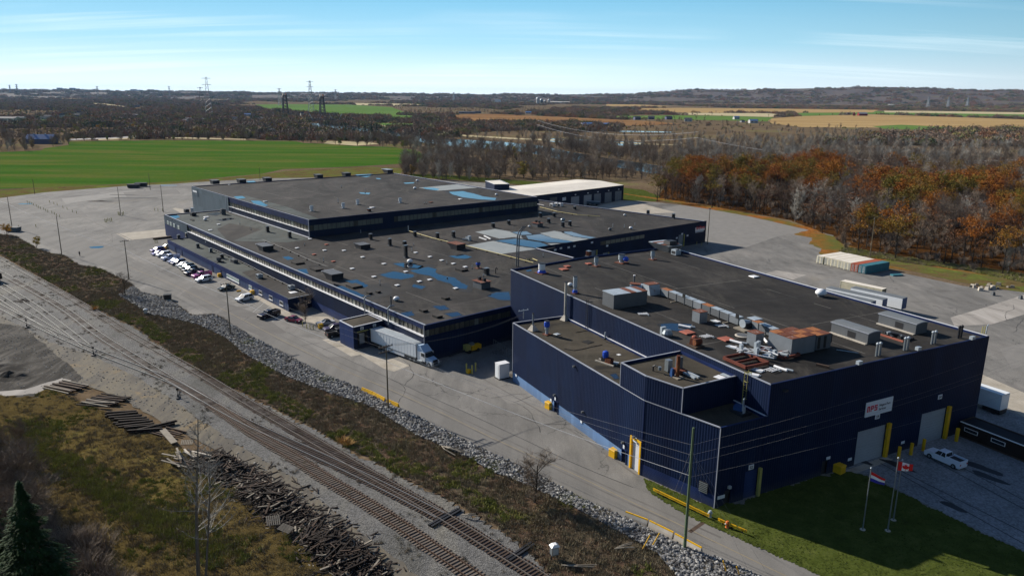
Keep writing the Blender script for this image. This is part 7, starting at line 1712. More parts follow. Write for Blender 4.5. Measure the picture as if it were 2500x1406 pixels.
for i,(x,y,l) in enumerate(JK):
    o=item('loose_metalwork',l,'scrap metal',x,y,GH,A_HALL+rn.uniform(-.6,.6));k_=i % 3
    if k_ == 0:
        for j in range(4):MB().mat('white_paint').box((-.7+j*.45,0,.05+.05*j),(.12,1.8,.1)).build('bar',o)
        MB().mat('pale_metal').box((0,.8,.02),(2.0,.14,.14)).build('rail',o)
    elif k_ == 1:MB().mat('white_paint').tube((-1.1,0,.25),(1.1,.1,.25),.2,.2,9).build('pipe',o);MB().mat('pale_metal').tube((.4,.6,.18),(1.5,.9,.18),.16,.16,8).build('pipe',o)
    else:MB().mat('pale_metal').box((0,0,.05),(1.7,1.1,.07)).build('plate',o);MB().mat('white_paint').box((.2,.1,.13),(1.0,.8,.05),.4).build('plate',o)
o=item('round_disc','large pale round disc lying flat on the hall roof','disc',1812,821.5,GH);MB().mat('stone_pale').lathe((0,0,.1),[(1.15,0),(1.2,.1),(1.05,.18)],24).build('disc',o);MB().mat('unit_grey').lathe((0,0,.25),[(.9,0),(.9,.06)],20).build('inner_disc',o)
o=item('wrapped_compressor','blue grey wrapped compressor beside the puddle','compressor',1627,820,GH,A_HALL);MB().mat('pale_metal').box((-.9,0,0),(.5,.9,1.3)).build('panel',o);MB().mat('tarp_pale').lathe((.2,0,0),[(.8,0),(.9,.5),(.6,1.1),(.1,1.25)],10).build('wrapped_body',o,smooth=True) if 'tarp_pale' in MAT else MB().mat('galvanised').lathe((.2,0,0),[(.8,0),(.9,.5),(.6,1.1),(.1,1.25)],10).build('wrapped_body',o)
o=item('rusty_pump','rusty brown pump block on a pallet on the hall roof','pump',1698,845,GH,A_HALL);MB().mat('timber_brown').box((0,0,0),(2.2,1.8,.25)).build('pallet',o);MB().mat('rust').box((-.2,0,.25),(1.3,1.2,1.0),.3,(.8,.9)).build('block',o);MB().mat('rust').tube((.3,-.6,.8),(.3,.7,.8),.5,.5,12).build('casing',o);MB().mat('red_hatch').lathe((-.6,.2,1.1),[(.4,0),(.42,.3),(.2,.45)],10).build('flange',o)
o=item('timber_beam','long brown beam lying near the front edge of the hall roof','beam',2008,896,GH,0);a,b=G(1991,893,GH),G(2022,900,GH);MB().mat('timber_brown').beam((a-b)/2+Vector((0,0,.2)),(b-a)/2+Vector((0,0,.2)),.35,.35).build('beam',o)
a,b=G(2042,855,GH),G(2096,863,GH);o=E('steel_rod','thin pale rod lying on the hall roof below the roof house','rod',(a.x,a.y,GH));MB().mat('pale_metal').tube((0,0,.1),(b-a)+Vector((0,0,.1)),.06).build('rod',o)
def coil_wreck():
    o=item('wrecked_unit','collapsed dark unit with orange rails between the two roof houses','wrecked unit',2180,823,GH,A_HALL);rnd=random.Random(8)
    MB().mat('red_hatch').box((0,-.9,0),(5.0,.2,.25)).build('rail',o);MB().mat('dark_metal').box((0,1.3,0),(4.6,1.6,.3)).build('tray',o)
    for k in range(9):MB().mat(rnd.choice(['dark_metal','galvanised','pale_metal'])).box((rnd.uniform(-2,2),rnd.uniform(-.6,1),.2),(rnd.uniform(.4,1.2),.3,rnd.uniform(.15,.6)),rnd.uniform(0,3)).build('fragment',o)
coil_wreck()
for x,y,l in ((2097,892,'left'),(2241,857,'middle'),(2373,831,'right')):
    o=item('floodlight','small pale floodlight on the front hall edge, '+l,'floodlight',x,y,HZ+.05,A_HALL);MB().mat('pale_metal').box((0,0,.2),(.55,.8,.5)).build('head',o);MB().mat('unit_grey').box((0,0,0),(.12,.12,.25)).build('bracket',o)
o=item('access_ladder_top','yellow ladder rail with a white post at the far right hall corner','ladder',2400,812,HZ,A_HALL); 
for s_ in (-.35,.35):MB().mat('faded_yellow').box((0,s_,-.4),(.08,.08,1.5)).build('rail',o)
for k in range(4):MB().mat('faded_yellow').box((0,0,-.2+k*.35),(.06,.66,.06)).build('rung',o)
MB().mat('pale_metal').path([(0,.9,-.3),(0,.9,1.0),(0,1.2,1.25)],.09).build('post',o)
pud(hall,[(1612,792),(1640,789),(1690,792),(1688,806),(1650,808),(1620,802)],GH);pud(hall,[(1283,660),(1295,658),(1300,661),(1290,663)],GH)
# --- annex and block roofs, ladders
stackpipe(1301,806,GA,'pale stack on a pyramid base at the left end of the annex roof',3.2,.17);stackpipe(1379.4,781,GA,'tall pale chimney on a pyramid base against the hall wall',hgt(1379.4,781,1384,690,GA)-GA,.24,'stone_pale')
cyl_vent(1335,817,GA,'slender stack with a blue wrapped top on the annex roof',2.4,.4,'pale_metal','top'); 
o=item('pump_set','blue wrapped motor on a rusty pump with pale rails on the annex roof','pump',1480,886,GA,A_HALL+.3)
for s_ in (-.5,.5):MB().mat('stone_pale').box((0,s_,0),(3.8,.2,.2)).build('rail',o)
MB().mat('rust').box((.6,0,.2),(1.1,.9,.8)).build('pump',o);MB().mat('dark_metal').box((-.4,0,.2),(.8,.8,.8)).build('motor',o);MB().mat('blue_wrap').lathe((-.2,0,.9),[(.45,0),(.55,.4),(.5,1.0),(.25,1.15)],9).build('blue_wrap',o);MB().mat('pale_metal').box((1.4,.7,.25),(1.0,.8,.06),.3).build('plate',o)
thinpipe(1477,828,GA,'short pale pipe beside the white edge of the annex roof',1.3,.13);hatch(1360,816,GA,'small pale board behind the blue topped stack',None,.9,'pale_metal',.1);hatch(1435,835,GA,'flat dark drain plate in the middle of the annex roof',None,1.5,'dark_patch_felt',.08);hatch(1511,866,GA,'small white scrap on the annex roof',None,.6,'white_paint',.06)
def cable(px,z,label,name='loose_cable'):
    P=[G(x,y,z) for x,y in px];o=E(name,label,'cable',(P[0].x,P[0].y,z));MB().mat('dark_metal').path([(p-P[0])+Vector((0,0,.06)) for p in P],.05,4).build('cable',o)
cable([(1378,852),(1400,856),(1420,853),(1440,848),(1470,842)],GA,'loose black cable snaking over the annex roof');cable([(1405,812),(1430,808),(1450,812),(1480,835),(1500,840)],GA,'second loose cable below the dark ladder')
pud(annex,[(1490,915),(1505,912),(1512,925),(1500,925)],GA)
o=item('stack_group','group of grey ducts with a rusty stack on the raised block roof','stack group',1650,912,GB,A_HALL)
MB().mat('rust').tube((1.3,-.8,0),(1.3,-.8,3.3),.27,.27,10).build('rusty_stack',o);MB().mat('timber_pale').box((1.3,-.8,0),(1.6,1.2,.15)).build('base_board',o);MB().mat('galvanised').box((-1.0,-.6,.2),(.8,.8,1.7)).build('duct',o);MB().mat('unit_grey').box((-.9,1.2,.2),(.8,.8,1.9)).build('duct',o);MB().mat('rust').box((-.3,.6,.1),(1.8,2.2,.35)).build('tray',o);MB().mat('tarp_blue').box((.6,-1.2,0),(.6,.5,1.2),0,(.6,.6)).build('blue_cover',o)
for s_ in (0,.7):MB().mat('pale_metal').box((1.6,.9+s_,.1),(3.0,.3,.25)).build('channel',o)
o=item('gooseneck_vent','bent dark pipe with hose on the raised block roof','vent pipe',1602,908,GB);MB().mat('dark_metal').path([(-.6,0,0),(-.6,0,.7),(-.2,0,.95),(.6,0,.8)],.12).build('pipe',o);MB().mat('galvanised').lathe((.6,0,.5),[(.25,0),(.25,.5)],8).build('cap',o)
hatch(1779,915,GB,'pale folded sheet at the right edge of the raised block',None,1.6,'pale_metal',.1);hatch(1757,921,GB,'narrow pale board at the front edge of the raised block',None,1.2,'white_paint',.1)
o=item('air_conditioner','shaded unit with propped panels on the low corner roof','air conditioner',1808,1008,GA,A_HALL);MB().mat('dark_metal').box((0,0,0),(2.4,1.8,.4)).build('frame',o);MB().mat('tarp_blue').box((-.4,0,.4),(1.2,1.2,.6),.5).build('case',o);MB().mat('pale_metal').box((.2,.2,.5),(.12,.9,1.7),.6).build('propped_panel',o);MB().mat('pale_metal').box((.9,-.3,.3),(.1,.5,1.0),.2).build('propped_panel',o)
def ladder(a,b,label,mat,cage=False,n_=16):
    """a = foot, b = head in world coordinates"""
    a,b=Vector(a),Vector(b);o=E('roof_ladder',label,'ladder',tuple(a));d=b-a;s_=Vector((wW.d.x,wW.d.y,0))*.3 if not cage else Vector((wS.d.x,wS.d.y,0))*.35
    for q in (-1,1):MB().mat(mat).tube(s_*q,d+s_*q,.05,.05,5).build('rail',o)
    for k in range(n_):z=d*((k+.5)/n_);MB().mat(mat).tube(z-s_,z+s_,.03,.03,4).build('rung',o)
    if cage:
        f=Vector((wS.n.x,wS.n.y,0))
        for k in range(4):z=d*(.25+k*.24);MB().mat(mat).path([z-s_,z-s_*1.2+f*.6,z+s_*1.2+f*.6,z+s_],.035,4).build('hoop',o)
        for q in (-1,0,1):MB().mat(mat).tube(d*.25+f*.62+s_*q,d*.97+f*.62+s_*q,.03,.03,4).build('cage_bar',o)
qh,_=wW.px(1437,760);a=wW.at(qh,GA,.35);b=wW.at(qh,HZ+.9,.35);ladder(a,b,'dark ladder fixed to the hall wall above the annex roof','dark_metal',n_=14)
qh2,_=wW.px(1820,930);pa_=Vector((bE.x,bE.y));a=(pa_.x+1.0,pa_.y-1.4,GA);ladder(a,(a[0],a[1],HZ+.4),'rusty yellow caged ladder between raised block and hall corner','faded_yellow',True,14)
# pipes over the window band near the dock
for (bx,by,tx,ty,l) in ((938,762,951,724,'left bent grey pipe climbing over the window band'),(955,787,956,758,'right bent grey pipe climbing over the window band')):
    p=on(wf,G(tx,ty,MZ));q=p+wf.n*.75;o=E('bent_pipe',l,'pipe',(q.x,q.y,0));n2=Vector((-wf.n.x,-wf.n.y,0));MB().mat('galvanised').path([(0,0,5.0),(0,0,8.6),tuple(n2*.5+Vector((0,0,9.1))),tuple(n2*1.6+Vector((0,0,9.0)))],.16,8).build('pipe',o)
stackpipe(955,752,RD,'upright grey stack at the end of the left bent pipe',2.6,.17,'unit_grey',False)
# ------------------------------------------------------------------ VEHICLES
def side_prism(mb,prof,w0,w1=None):
    """extrude an (x, z) profile across the width; w0 = half width"""
    n=len(prof);b=len(mb.v);w1=w1 or [w0]*n
    mb.v += [(x,-w,z) for (x,z),w in zip(prof,w1)]+[(x,w,z) for (x,z),w in zip(prof,w1)]
    mb.f.append(tuple(b+i for i in range(n)));mb.mi.append(mb.cur);mb.f.append(tuple(b+n+i for i in reversed(range(n))));mb.mi.append(mb.cur)
    for i in range(n):j=(i+1) % n;mb.f.append((b+i,b+n+i,b+n+j,b+j));mb.mi.append(mb.cur)
    return mb
def car(kind,label,color,px,py,heading,cat=None,sc=1.0):
    p=G(px,py);K=dict(sedan=(4.7,1.82,.82,1.42),suv=(4.75,1.9,1.0,1.72),pickup=(5.7,1.98,1.08,1.86),hatch=(4.3,1.78,.88,1.48),convertible=(4.4,1.8,.82,1.36))[kind]
    L,Wd,zb,H=K;hl=L/2;w=Wd/2
    o=E({'pickup':'pickup_truck'}.get(kind,'parked_car'),label,cat or {'pickup':'pickup truck','suv':'car'}.get(kind,'car'),(p.x,p.y,.04),heading);o.scale=(sc,sc,sc)
    c4=(color[0],color[1],color[2],1)
    if kind == 'pickup':prof=[(-hl,.45),(-hl+.05,.3),(hl-.1,.3),(hl,.5),(hl-.02,zb-.1),(hl-.25,zb+.02),(hl-1.55,zb+.1),(-hl,zb+.08)]
    elif kind == 'suv':prof=[(-hl,.5),(-hl+.1,.28),(hl-.15,.28),(hl,.5),(hl-.05,zb-.18),(hl-.4,zb-.02),(hl-1.35,zb+.06),(-hl+.05,zb+.04)]
    else:prof=[(-hl,.48),(-hl+.12,.25),(hl-.18,.25),(hl,.45),(hl-.08,zb-.2),(hl-.5,zb-.06),(hl-1.4,zb+.05),(-hl+.75,zb+.08),(-hl+.05,zb)]
    b=side_prism(MB().mat('car_paint'),prof,w,[w-.06 if z < .35 else (w-.05 if abs(x) > hl-.2 else w) for x,z in prof]).build('body',o);b.color=c4
    if kind == 'pickup':x0,x1,r0,r1=-.55,1.35,-.45,.75
    elif kind == 'suv':x0,x1,r0,r1=-hl+.12,hl-1.3,-hl+.5,hl-2.15
    elif kind == 'hatch':x0,x1,r0,r1=-hl+.15,hl-1.2,-hl+.75,hl-2.0
    else:x0,x1,r0,r1=-hl+.75,hl-1.35,-hl+1.5,hl-2.15
    zt=H-.06;g_=MB().mat('glass_dark');g_.hexa([(x0,-w+.08,zb+.02),(x1,-w+.08,zb+.02),(x1,w-.08,zb+.02),(x0,w-.08,zb+.02),(r0,-w+.24,zt),(r1,-w+.24,zt),(r1,w-.24,zt),(r0,w-.24,zt)]);g_.build('windows',o)
    rf=MB().mat('car_paint' if kind != 'convertible' else 'cloth_black');rf.hexa([(r0-.06,-w+.22,zt),(r1+.06,-w+.22,zt),(r1+.06,w-.22,zt),(r0-.06,w-.22,zt),(r0+.08,-w+.32,H),(r1-.05,-w+.32,H),(r1-.05,w-.32,H),(r0+.08,w-.32,H)]);r_=rf.build('roof',o);r_.color=c4
    for s_ in (-1,1):       # pillars
        for (xa,ra) in ((x0,r0),(x1,r1),((x0+x1)/2-.1,(r0+r1)/2-.1)):
            mb=MB().mat('car_paint');mb.beam((xa,s_*(w-.075),zb),(ra,s_*(w-.235),zt+.01),.09,.05);q=mb.build('pillar',o);q.color=c4
        MB().mat('lamp_clear').box((hl-.14,s_*(w-.32),zb-.32),(.2,.42,.16)).build('headlight',o);MB().mat('lamp_red').box((-hl+.03,s_*(w-.2),zb-.26),(.1,.26,.24)).build('tail_light',o)
        mb=MB().mat('car_paint');mb.box((x1-.25,s_*(w+.06),zb+.02),(.14,.2,.14));q=mb.build('mirror',o);q.color=c4
        for xx in (-hl+.95,hl-.95):
            r=.34 if kind in ('sedan','hatch','convertible') else .39
            wh_=MB().mat('black_rubber').tube((xx,s_*(w-.2),r),(xx,s_*(w+.02),r),r,n=14).build('wheel',o);MB().mat('galvanised').tube((xx,s_*(w+.015),r),(xx,s_*(w+.035),r),r*.58,n=10).build('rim',wh_)
    MB().mat('dark_metal').box((hl-.05,0,.42),(.14,Wd*.5,.26)).build('grille',o);MB().mat('dark_metal').box((0,0,.2),(L*.86,Wd*.9,.14)).build('underbody',o)
    if kind == 'pickup':
        MB().mat('dark_metal').box((-hl+1.1,0,zb+.085),(2.0,Wd-.28,.03)).build('cargo_bed',o)
        for s_ in (-1,1):q=MB().mat('car_paint').box((-hl+1.1,s_*(w-.08),zb+.05),(2.15,.13,.34)).build('bed_side',o);q.color=c4
        q=MB().mat('car_paint').box((-hl+.06,0,zb+.05),(.1,Wd-.3,.34)).build('tailgate',o);q.color=c4
    return o
NOSE=rad(-131)
CARS=[('suv','purple grey SUV at the far end of the parked row',(.12,.08,.28),385,618),('sedan','pale lilac sedan, second in the far trio of the parked row',(.42,.38,.62),387,625),('suv','white SUV, third and nearest of the far trio',(.78,.78,.82),400,629),
        ('pickup','pale blue white pickup, first after the gap in the row',(.55,.6,.8),417,637),('sedan','silver blue sedan squeezed beside the pale pickup',(.3,.34,.5),427,644),('suv','dark blue SUV between silver blue sedan and white hatchback',(.03,.035,.12),436,649),
        ('hatch','white hatchback in the middle of the parked row',(.75,.75,.75),447,654),('suv','dark grey SUV just after the white hatchback',(.07,.09,.09),457,660),('suv','black SUV before the big dark pickup',(.02,.02,.03),464,666),
        ('pickup','big dark blue pickup in the parked row',(.02,.025,.05),474,673),('pickup','magenta pickup tucked behind the last white SUV',(.35,.06,.25),493,680),('suv','white SUV at the near end of the crowded row',(.8,.82,.86),498,690),
        ('sedan','black green sedan parked alone behind the power pole',(.02,.035,.035),553,710),('suv','white and black crossover parked alone beside the yellow box',(.7,.72,.74),597,737),('pickup','black pickup with a purple sheen near the end of the bays',(.015,.01,.02),657,777)]
for k,(kd,lb,cl_,x,y) in enumerate(CARS):car(kd,lb,cl_,x,y-3,NOSE if k < 12 else NOSE+rad(4))
car('sedan','small teal and white car beyond the office strip corner',(.5,.58,.6),407,606,NOSE)
car('sedan','maroon red sedan beside the corner of the office strip',(.22,.02,.05),718,785,rad(-28));car('convertible','silver coupe with a black top by the concrete walk',(.5,.5,.52),795,793,rad(-150));car('suv','dark violet SUV half hidden by the loading dock',(.03,.02,.08),815,808,rad(-150));car('pickup','black pickup with a bright white tailgate against the dock',(.015,.015,.015),826,820,rad(35))
car('pickup','white pickup with a black bed standing on the shaded gravel',(.72,.76,.85),2306,1128,rad(118)); 
# dark skips at the far lot edge, dumpster on the embankment, box at the lot
def skip(px,py,s,label,mat,rz=A_MID,name='skip'):
    p=G(px,py);o=E(name,label,'skip',(p.x,p.y,.05),rz);MB().mat(mat).box((0,0,.15),s,0,(1.08,1.05)).build('body',o);MB().mat('dark_metal').box((0,0,.15+s[2]),(s[0]*1.12,s[1]*1.1,.1)).build('rim',o);MB().mat('dark_metal').box((0,0,0),(s[0]*.9,s[1]*.9,.16)).build('skid',o)
skip(327,459,(6,2.6,1.8),'dark skip at the far edge of the lot, left one','dark_metal',.1);skip(345,455.5,(6,2.6,1.9),'dark skip at the far edge of the lot, right one','dark_metal',.1);skip(410,733,(1.7,1.5,1.4),'black waste bin at the corner of the lot above the riprap','dark_metal',.3);skip(33,565,(5,2.4,1.5),'grey blue skip at the foot of the leftmost pole','slate_cladding',-.2)
# semi truck at the dock
def truck():
    rear=Wall(dS,dE);q=rear.at(rear.L*.70,0,.4);hd=math.atan2(rear.n.y,rear.n.x)+rad(3);o=E('semi_truck','white semi truck with a long white box trailer backed into the dock','truck',(q[0],q[1],.04),hd)
    T=15.2;w=1.3
    mb=MB().mat('trailer_white').box((T/2,0,1.15),(T,2*w,2.95));tr=mb.build('trailer',o)
    MB().mat('pale_metal').box((T/2,0,4.1),(T-.15,2*w-.15,.04)).build('trailer_roof',tr)
    for s_ in (-1,1):
        MB().mat('white_paint').box((T/2,s_*(w-.01),4.0),(T+.04,.08,.16)).build('top_rail',tr);MB().mat('galvanised').box((T/2,s_*(w-.005),1.1),(T+.02,.07,.2)).build('bottom_rail',tr);MB().mat('flag_white').box((8.2,s_*(w-.05),.45),(6.4,.05,.7)).build('side_skirt',tr)
        for k in range(15):MB().mat('white_paint').box((.5+k*1.0,s_*(w+.004),1.3),(.05,.03,2.65)).build('panel_seam',tr)
    MB().mat('white_paint').box((T+.01,0,1.2),(.06,2*w,2.85)).build('nose_panel',tr)
    for xx in (1.6,2.9):
        for s_ in (-1,1):MB().mat('black_rubber').tube((xx,s_*.75,.52),(xx,s_*1.28,.52),.52,n=16).build('trailer_wheel',tr)
    MB().mat('dark_metal').box((T/2+1,0,.95),(T-3,.9,.2)).build('frame',tr)
    # tractor
    x0=T-2.6;t_=MB().mat('dark_metal').box((x0+3.6,0,.75),(7.8,.9,.3)).build('chassis',o)
    for xx in (x0+.7,x0+2.0):
        for s_ in (-1,1):wl=MB().mat('black_rubber').tube((xx,s_*.65,.52),(xx,s_*1.25,.52),.52,n=16).build('wheel',o);MB().mat('galvanised').tube((xx,s_*1.25,.52),(xx,s_*1.27,.52),.26,n=10).build('rim',wl)
    for s_ in (-1,1):wl=MB().mat('black_rubber').tube((x0+6.5,s_*.85,.52),(x0+6.5,s_*1.2,.52),.52,n=16).build('wheel',o);MB().mat('galvanised').tube((x0+6.5,s_*1.2,.52),(x0+6.5,s_*1.22,.52),.28,n=10).build('rim',wl)
    for s_ in (-1,1):MB().mat('galvanised').tube((x0+3.0,s_*1.05,.75),(x0+4.4,s_*1.05,.75),.3,n=12).build('fuel_tank',o)
    cx=T+.55;mb=MB().mat('white_paint');mb.box((cx+1.0,0,.95),(2.3,2.36,1.85));cab_=mb.build('cab',o)
    MB().mat('sky_paint').hexa([(cx-.15,-1.15,2.8),(cx+1.9,-1.15,2.8),(cx+1.9,1.15,2.8),(cx-.15,1.15,2.8),(cx-.15,-1.1,4.0),(cx+.55,-1.0,4.0),(cx+.55,1.0,4.0),(cx-.15,1.1,4.0)]).build('roof_fairing',cab_)
    MB().mat('glass_dark').hexa([(cx+2.1,-1.05,1.95),(cx+2.62,-.95,1.9),(cx+2.62,.95,1.9),(cx+2.1,1.05,1.95),(cx+1.9,-1.08,2.82),(cx+2.12,-1.0,2.82),(cx+2.12,1.0,2.82),(cx+1.9,1.08,2.82)]).build('windshield',cab_)
    for s_ in (-1,1):MB().mat('glass_dark').box((cx+1.5,s_*1.17,1.95),(.95,.05,.7)).build('side_window',cab_);MB().mat('dark_metal').box((cx+2.2,s_*1.42,1.9),(.12,.12,.8)).build('mirror',cab_);MB().mat('galvanised').tube((cx-.3,s_*1.0,1.2),(cx-.3,s_*1.0,4.1),.09,n=8).build('exhaust',cab_)
    MB().mat('sky_paint').hexa([(cx+2.15,-.95,.95),(cx+4.1,-.8,.95),(cx+4.1,.8,.95),(cx+2.15,.95,.95),(cx+2.15,-.95,1.95),(cx+3.95,-.7,1.62),(cx+3.95,.7,1.62),(cx+2.15,.95,1.95)]).build('hood',o)
    for s_ in (-1,1):MB().mat('white_paint').hexa([(cx+2.6,s_*.8-.3,.55),(cx+4.2,s_*.8-.3,.5),(cx+4.2,s_*.8+.3,.5),(cx+2.6,s_*.8+.3,.55),(cx+2.6,s_*.8-.3,1.35),(cx+4.0,s_*.8-.22,1.3),(cx+4.0,s_*.8+.22,1.3),(cx+2.6,s_*.8+.3,1.35)]).build('fender',o);MB().mat('lamp_clear').box((cx+4.12,s_*.85,.95),(.12,.36,.26)).build('headlight',o)
    MB().mat('dark_metal').box((cx+4.1,0,.75),(.1,1.2,.85)).build('grille',o);MB().mat('galvanised').box((cx+4.35,0,.4),(.25,2.4,.38)).build('bumper',o)
    mb=MB().mat('galvanised');mb.path([(cx+4.6,-1.05,.5),(cx+4.7,-1.05,1.3),(cx+4.7,1.05,1.3),(cx+4.6,1.05,.5)],.05,6);mb.build('bull_bar',o)
simple('sky_paint',hexc('a8c0d8'),.25,var=.05,spec=.6)
truck()
# containers and trailers in the rear yard
def container(px,py,L,label,mat,ang,h=2.6,w=2.44,name='shipping_container',doors=True,top=None,px_is='front'):
    """px,py = near left bottom corner of the door end; the box runs away along ang"""
    p=G(px,py);o=E(name,label,'shipping container',(p.x,p.y,.05),ang)
    mb=MB().mat(mat);n=int(L/.28)
    for s_ in (0,1):
        y=0 if s_ == 0 else -w
        prof=[]
        for k in range(n):prof += [(k*L/n,0),(k*L/n+.1,0),(k*L/n+.14,.04),(k*L/n+.24,.04)]
        prof.append((L,0));b=len(mb.v);sg_=-1 if s_ == 0 else 1
        for x,d in prof:mb.v.append((x,y+sg_*d,.1));mb.v.append((x,y+sg_*d,h-.06))
        for i in range(len(prof)-1):mb.f.append((b+2*i,b+2*i+2,b+2*i+3,b+2*i+1));mb.mi.append(0)
    mb.box((L-.03,-w/2,.1),(.06,w,h-.1));mb.build('side_walls',o)
    MB().mat(top or mat).box((L/2,-w/2,h-.06),(L,w,.06)).build('roof',o)
    fr=MB().mat(mat)
    for x in (.06,L-.06):
        for y in (-.02,-w+.02):fr.box((x,y,0),(.14,.14,h))
    for y in (-.02,-w+.02):fr.box((L/2,y,0),(L,.1,.14));fr.box((L/2,y,h-.1),(L,.1,.11))
    fr.build('frame',o)
    if doors:
        for s_ in (0,1):
            d=MB().mat(mat).box((-.02,-w/4-s_*w/2,.14),(.06,w/2-.06,h-.26)).build('door',o)
            for y in (-.35,.0,.35):MB().mat('white_paint').tube((-.08,-w/4-s_*w/2+y*.8,.2),(-.08,-w/4-s_*w/2+y*.8,h-.2),.035,n=5).build('locking_bar',d)
    return o
ca=rad(-0)
# direction of the container row away from the viewer
cdir=(G(2171,657)-G(2110,668));CA=math.atan2(cdir.y,cdir.x)
CTS=[(1993,642.5,'container_cream','cream container at the left end of the row'),(2011.5,646.2,'container_cream','cream container, second in the row'),(2027.5,650,'container_cream','cream container, third in the row, slightly greenish'),(2044,654,'container_cream','cream container, fourth in the row'),(2059,658,'container_cream','cream container, fifth and last of the cream ones'),(2077,662,'container_rust','rusty orange container near the right end of the row'),(2095,666,'container_teal','teal container at the right end of the row')]
for k,(x,y,m_,lb) in enumerate(CTS):container(x,y,12.2,lb,m_,CA,top='white_roof' if k < 5 else None)
q=G(2189,673);MB().mat('container_teal').box((0,0,0),(3.6,1.5,.4),.2).build('steel_sheet',None,loc=(q.x,q.y,.05));o=bpy.data.objects['steel_sheet'];o['label']='teal steel sheet lying on the ground beside the container row';o['category']='steel sheet'
tdir=G(2203.8,729.7,4)-G(2091.7,705.8,4);TA=math.atan2(tdir.y,tdir.x)
def trailer(bx,by,L,label,side,top,name='box_trailer',h=4.0,z0=1.1):
    """bx,by = pixel of the near bottom end corner (right end) of the long visible side"""
    p=G(bx,by,4.0);o=E(name,label,'trailer',(p.x,p.y,.04),TA+math.pi)
    MB().mat(side).box((L/2,-1.25,z0),(L,2.5,h-z0)).build('box',o);MB().mat(top).box((L/2,-1.25,h),(L+.05,2.55,.06)).build('roof',o)
    MB().mat('tarp_blue').box((-.02,-1.25,z0+.05),(.06,2.4,h-z0-.1)).build('end_door',o)
    for x in (1.8,3.1):
        for y in (-.3,-2.2):MB().mat('black_rubber').tube((x,y-.2,.5),(x,y+.2,.5),.5,n=14).build('wheel',o)
    for y in (-.5,-2.0):MB().mat('dark_metal').box((L-2.5,y,0),(.15,.15,z0)).build('landing_leg',o)
    MB().mat('galvanised').box((L/2,-.0,z0-.05),(L,.06,.16)).build('side_rail',o)
trailer(2203.8,729.7,14.0,'white box trailer, nearest of the three by the hall edge, fully visible','trailer_white','trailer_grey'); 
trailer(2155,732.5,15.5,'white box trailer with a grey roof, middle of the three','trailer_white','trailer_grey');trailer(2126.5,738.2,15.0,'box trailer mostly hidden by the hall roof edge','trailer_white','trailer_grey')
cr=G(2154,707,2.6);cq=px_of((cr.x,cr.y,0));container(cq[0],cq[1],12.2,'long ribbed cream container lying parallel to the trailers','container_cream',math.atan2((G(2060,687.6,2.6)-cr).y,(G(2060,687.6,2.6)-cr).x),doors=False,top='white_roof')
p=G(2397,1003);o=E('box_truck','white truck body standing beyond the hall corner above the cabin','truck',(p.x+1.2,p.y+1,.04),rad(30));MB().mat('trailer_white').box((0,0,1.0),(2.5,6.0,2.9)).build('box',o);MB().mat('dark_metal').box((0,-1.5,.2),(2.2,3.0,.8)).build('chassis',o)
for s_ in (-1,1):MB().mat('black_rubber').tube((s_*1.0,-2.0,.5),(s_*1.2,-2.0,.5),.5,n=14).build('wheel',o)
trl=[(1413,497,'left'),(1440,500,'right')]
for x,y,l in ((1418,497.5,'tarp covered trailer before the white warehouse doors, left one'),(1447,501.5,'tarp covered trailer before the white warehouse doors, right one')):
    p=G(x,y);o=E('flatbed_trailer',l,'trailer',(p.x,p.y,.04),rad(-20));MB().mat('slate_cladding').box((0,0,.9),(7.5,2.4,1.1)).build('load',o);MB().mat('pale_metal').box((0,0,2.0),(7.5,2.4,.08)).build('cover',o)
    for xx in (-2.5,2.2):MB().mat('black_rubber').tube((xx,-1.2,.45),(xx,1.2,.45),.45,n=12).build('axle',o)
# scrap pile in the rear yard
for k in range(16):
    p=G(2385+rv.uniform(-22,100),700+rv.uniform(-3,11));o=instance(MB().mat('stone_pale' if k % 2 else 'timber_pale').box((0,0,0),(1.3,1.0,.8),0,(.7,.8)).mesh('rubble'),'rubble_block',(p.x,p.y,.03),rv.uniform(0,3),None,rv.uniform(.6,1.2),label='pale rubble block in the scrap heap at the far right of the yard',category='rubble',group='rubble heap in the rear yard')
for x,y,l in ((2424,721,'small grey block standing on the yard below the rubble heap'),(2491,730,'small dark block at the right edge of the yard')):p=G(x,y);o=instance(MB().mat('unit_grey').box((0,0,0),(1.0,.8,1.0),0,(.7,.7)).mesh('block'),'concrete_block',(p.x,p.y,.03),.3,label=l,category='concrete block')
# ------------------------------------------------------------------ STREET FURNITURE
def yellow_box(px,py,label,s=1.1):p=G(px,py);o=E('salt_box',label,'salt box',(p.x,p.y,.04),rad(-55));MB().mat('yellow_paint').box((0,0,0),(s,s,.9*s)).build('body',o);MB().mat('yellow_paint').box((0,0,.9*s),(s*1.1,s*1.1,.14),0,(.85,.85)).build('lid',o)
for x,y,l in ((1342,997,'yellow salt box at the middle of the annex wall'),(1500,1114,'yellow salt box beside the yellow framed door'),(2048,1153,'yellow salt box in the shade before the big hall doors'),(536,676,'yellow box by the long office window'),(616,718,'yellow box behind the lone crossover'),(783,801,'yellow box in the shade by the office end wall'),(403,611,'yellow box at the far corner of the office strip')):yellow_box(x,y,l,1.3 if x > 1000 else 1.0)
o=E('pallet_of_posts','small yellow frame lying on the walk beside a parked car','frame',tuple(G(583,712)),.4);MB().mat('yellow_paint').box((0,0,0),(1.2,.1,.3)).build('rail',o);MB().mat('yellow_paint').box((0,.5,0),(1.2,.1,.3)).build('rail',o)
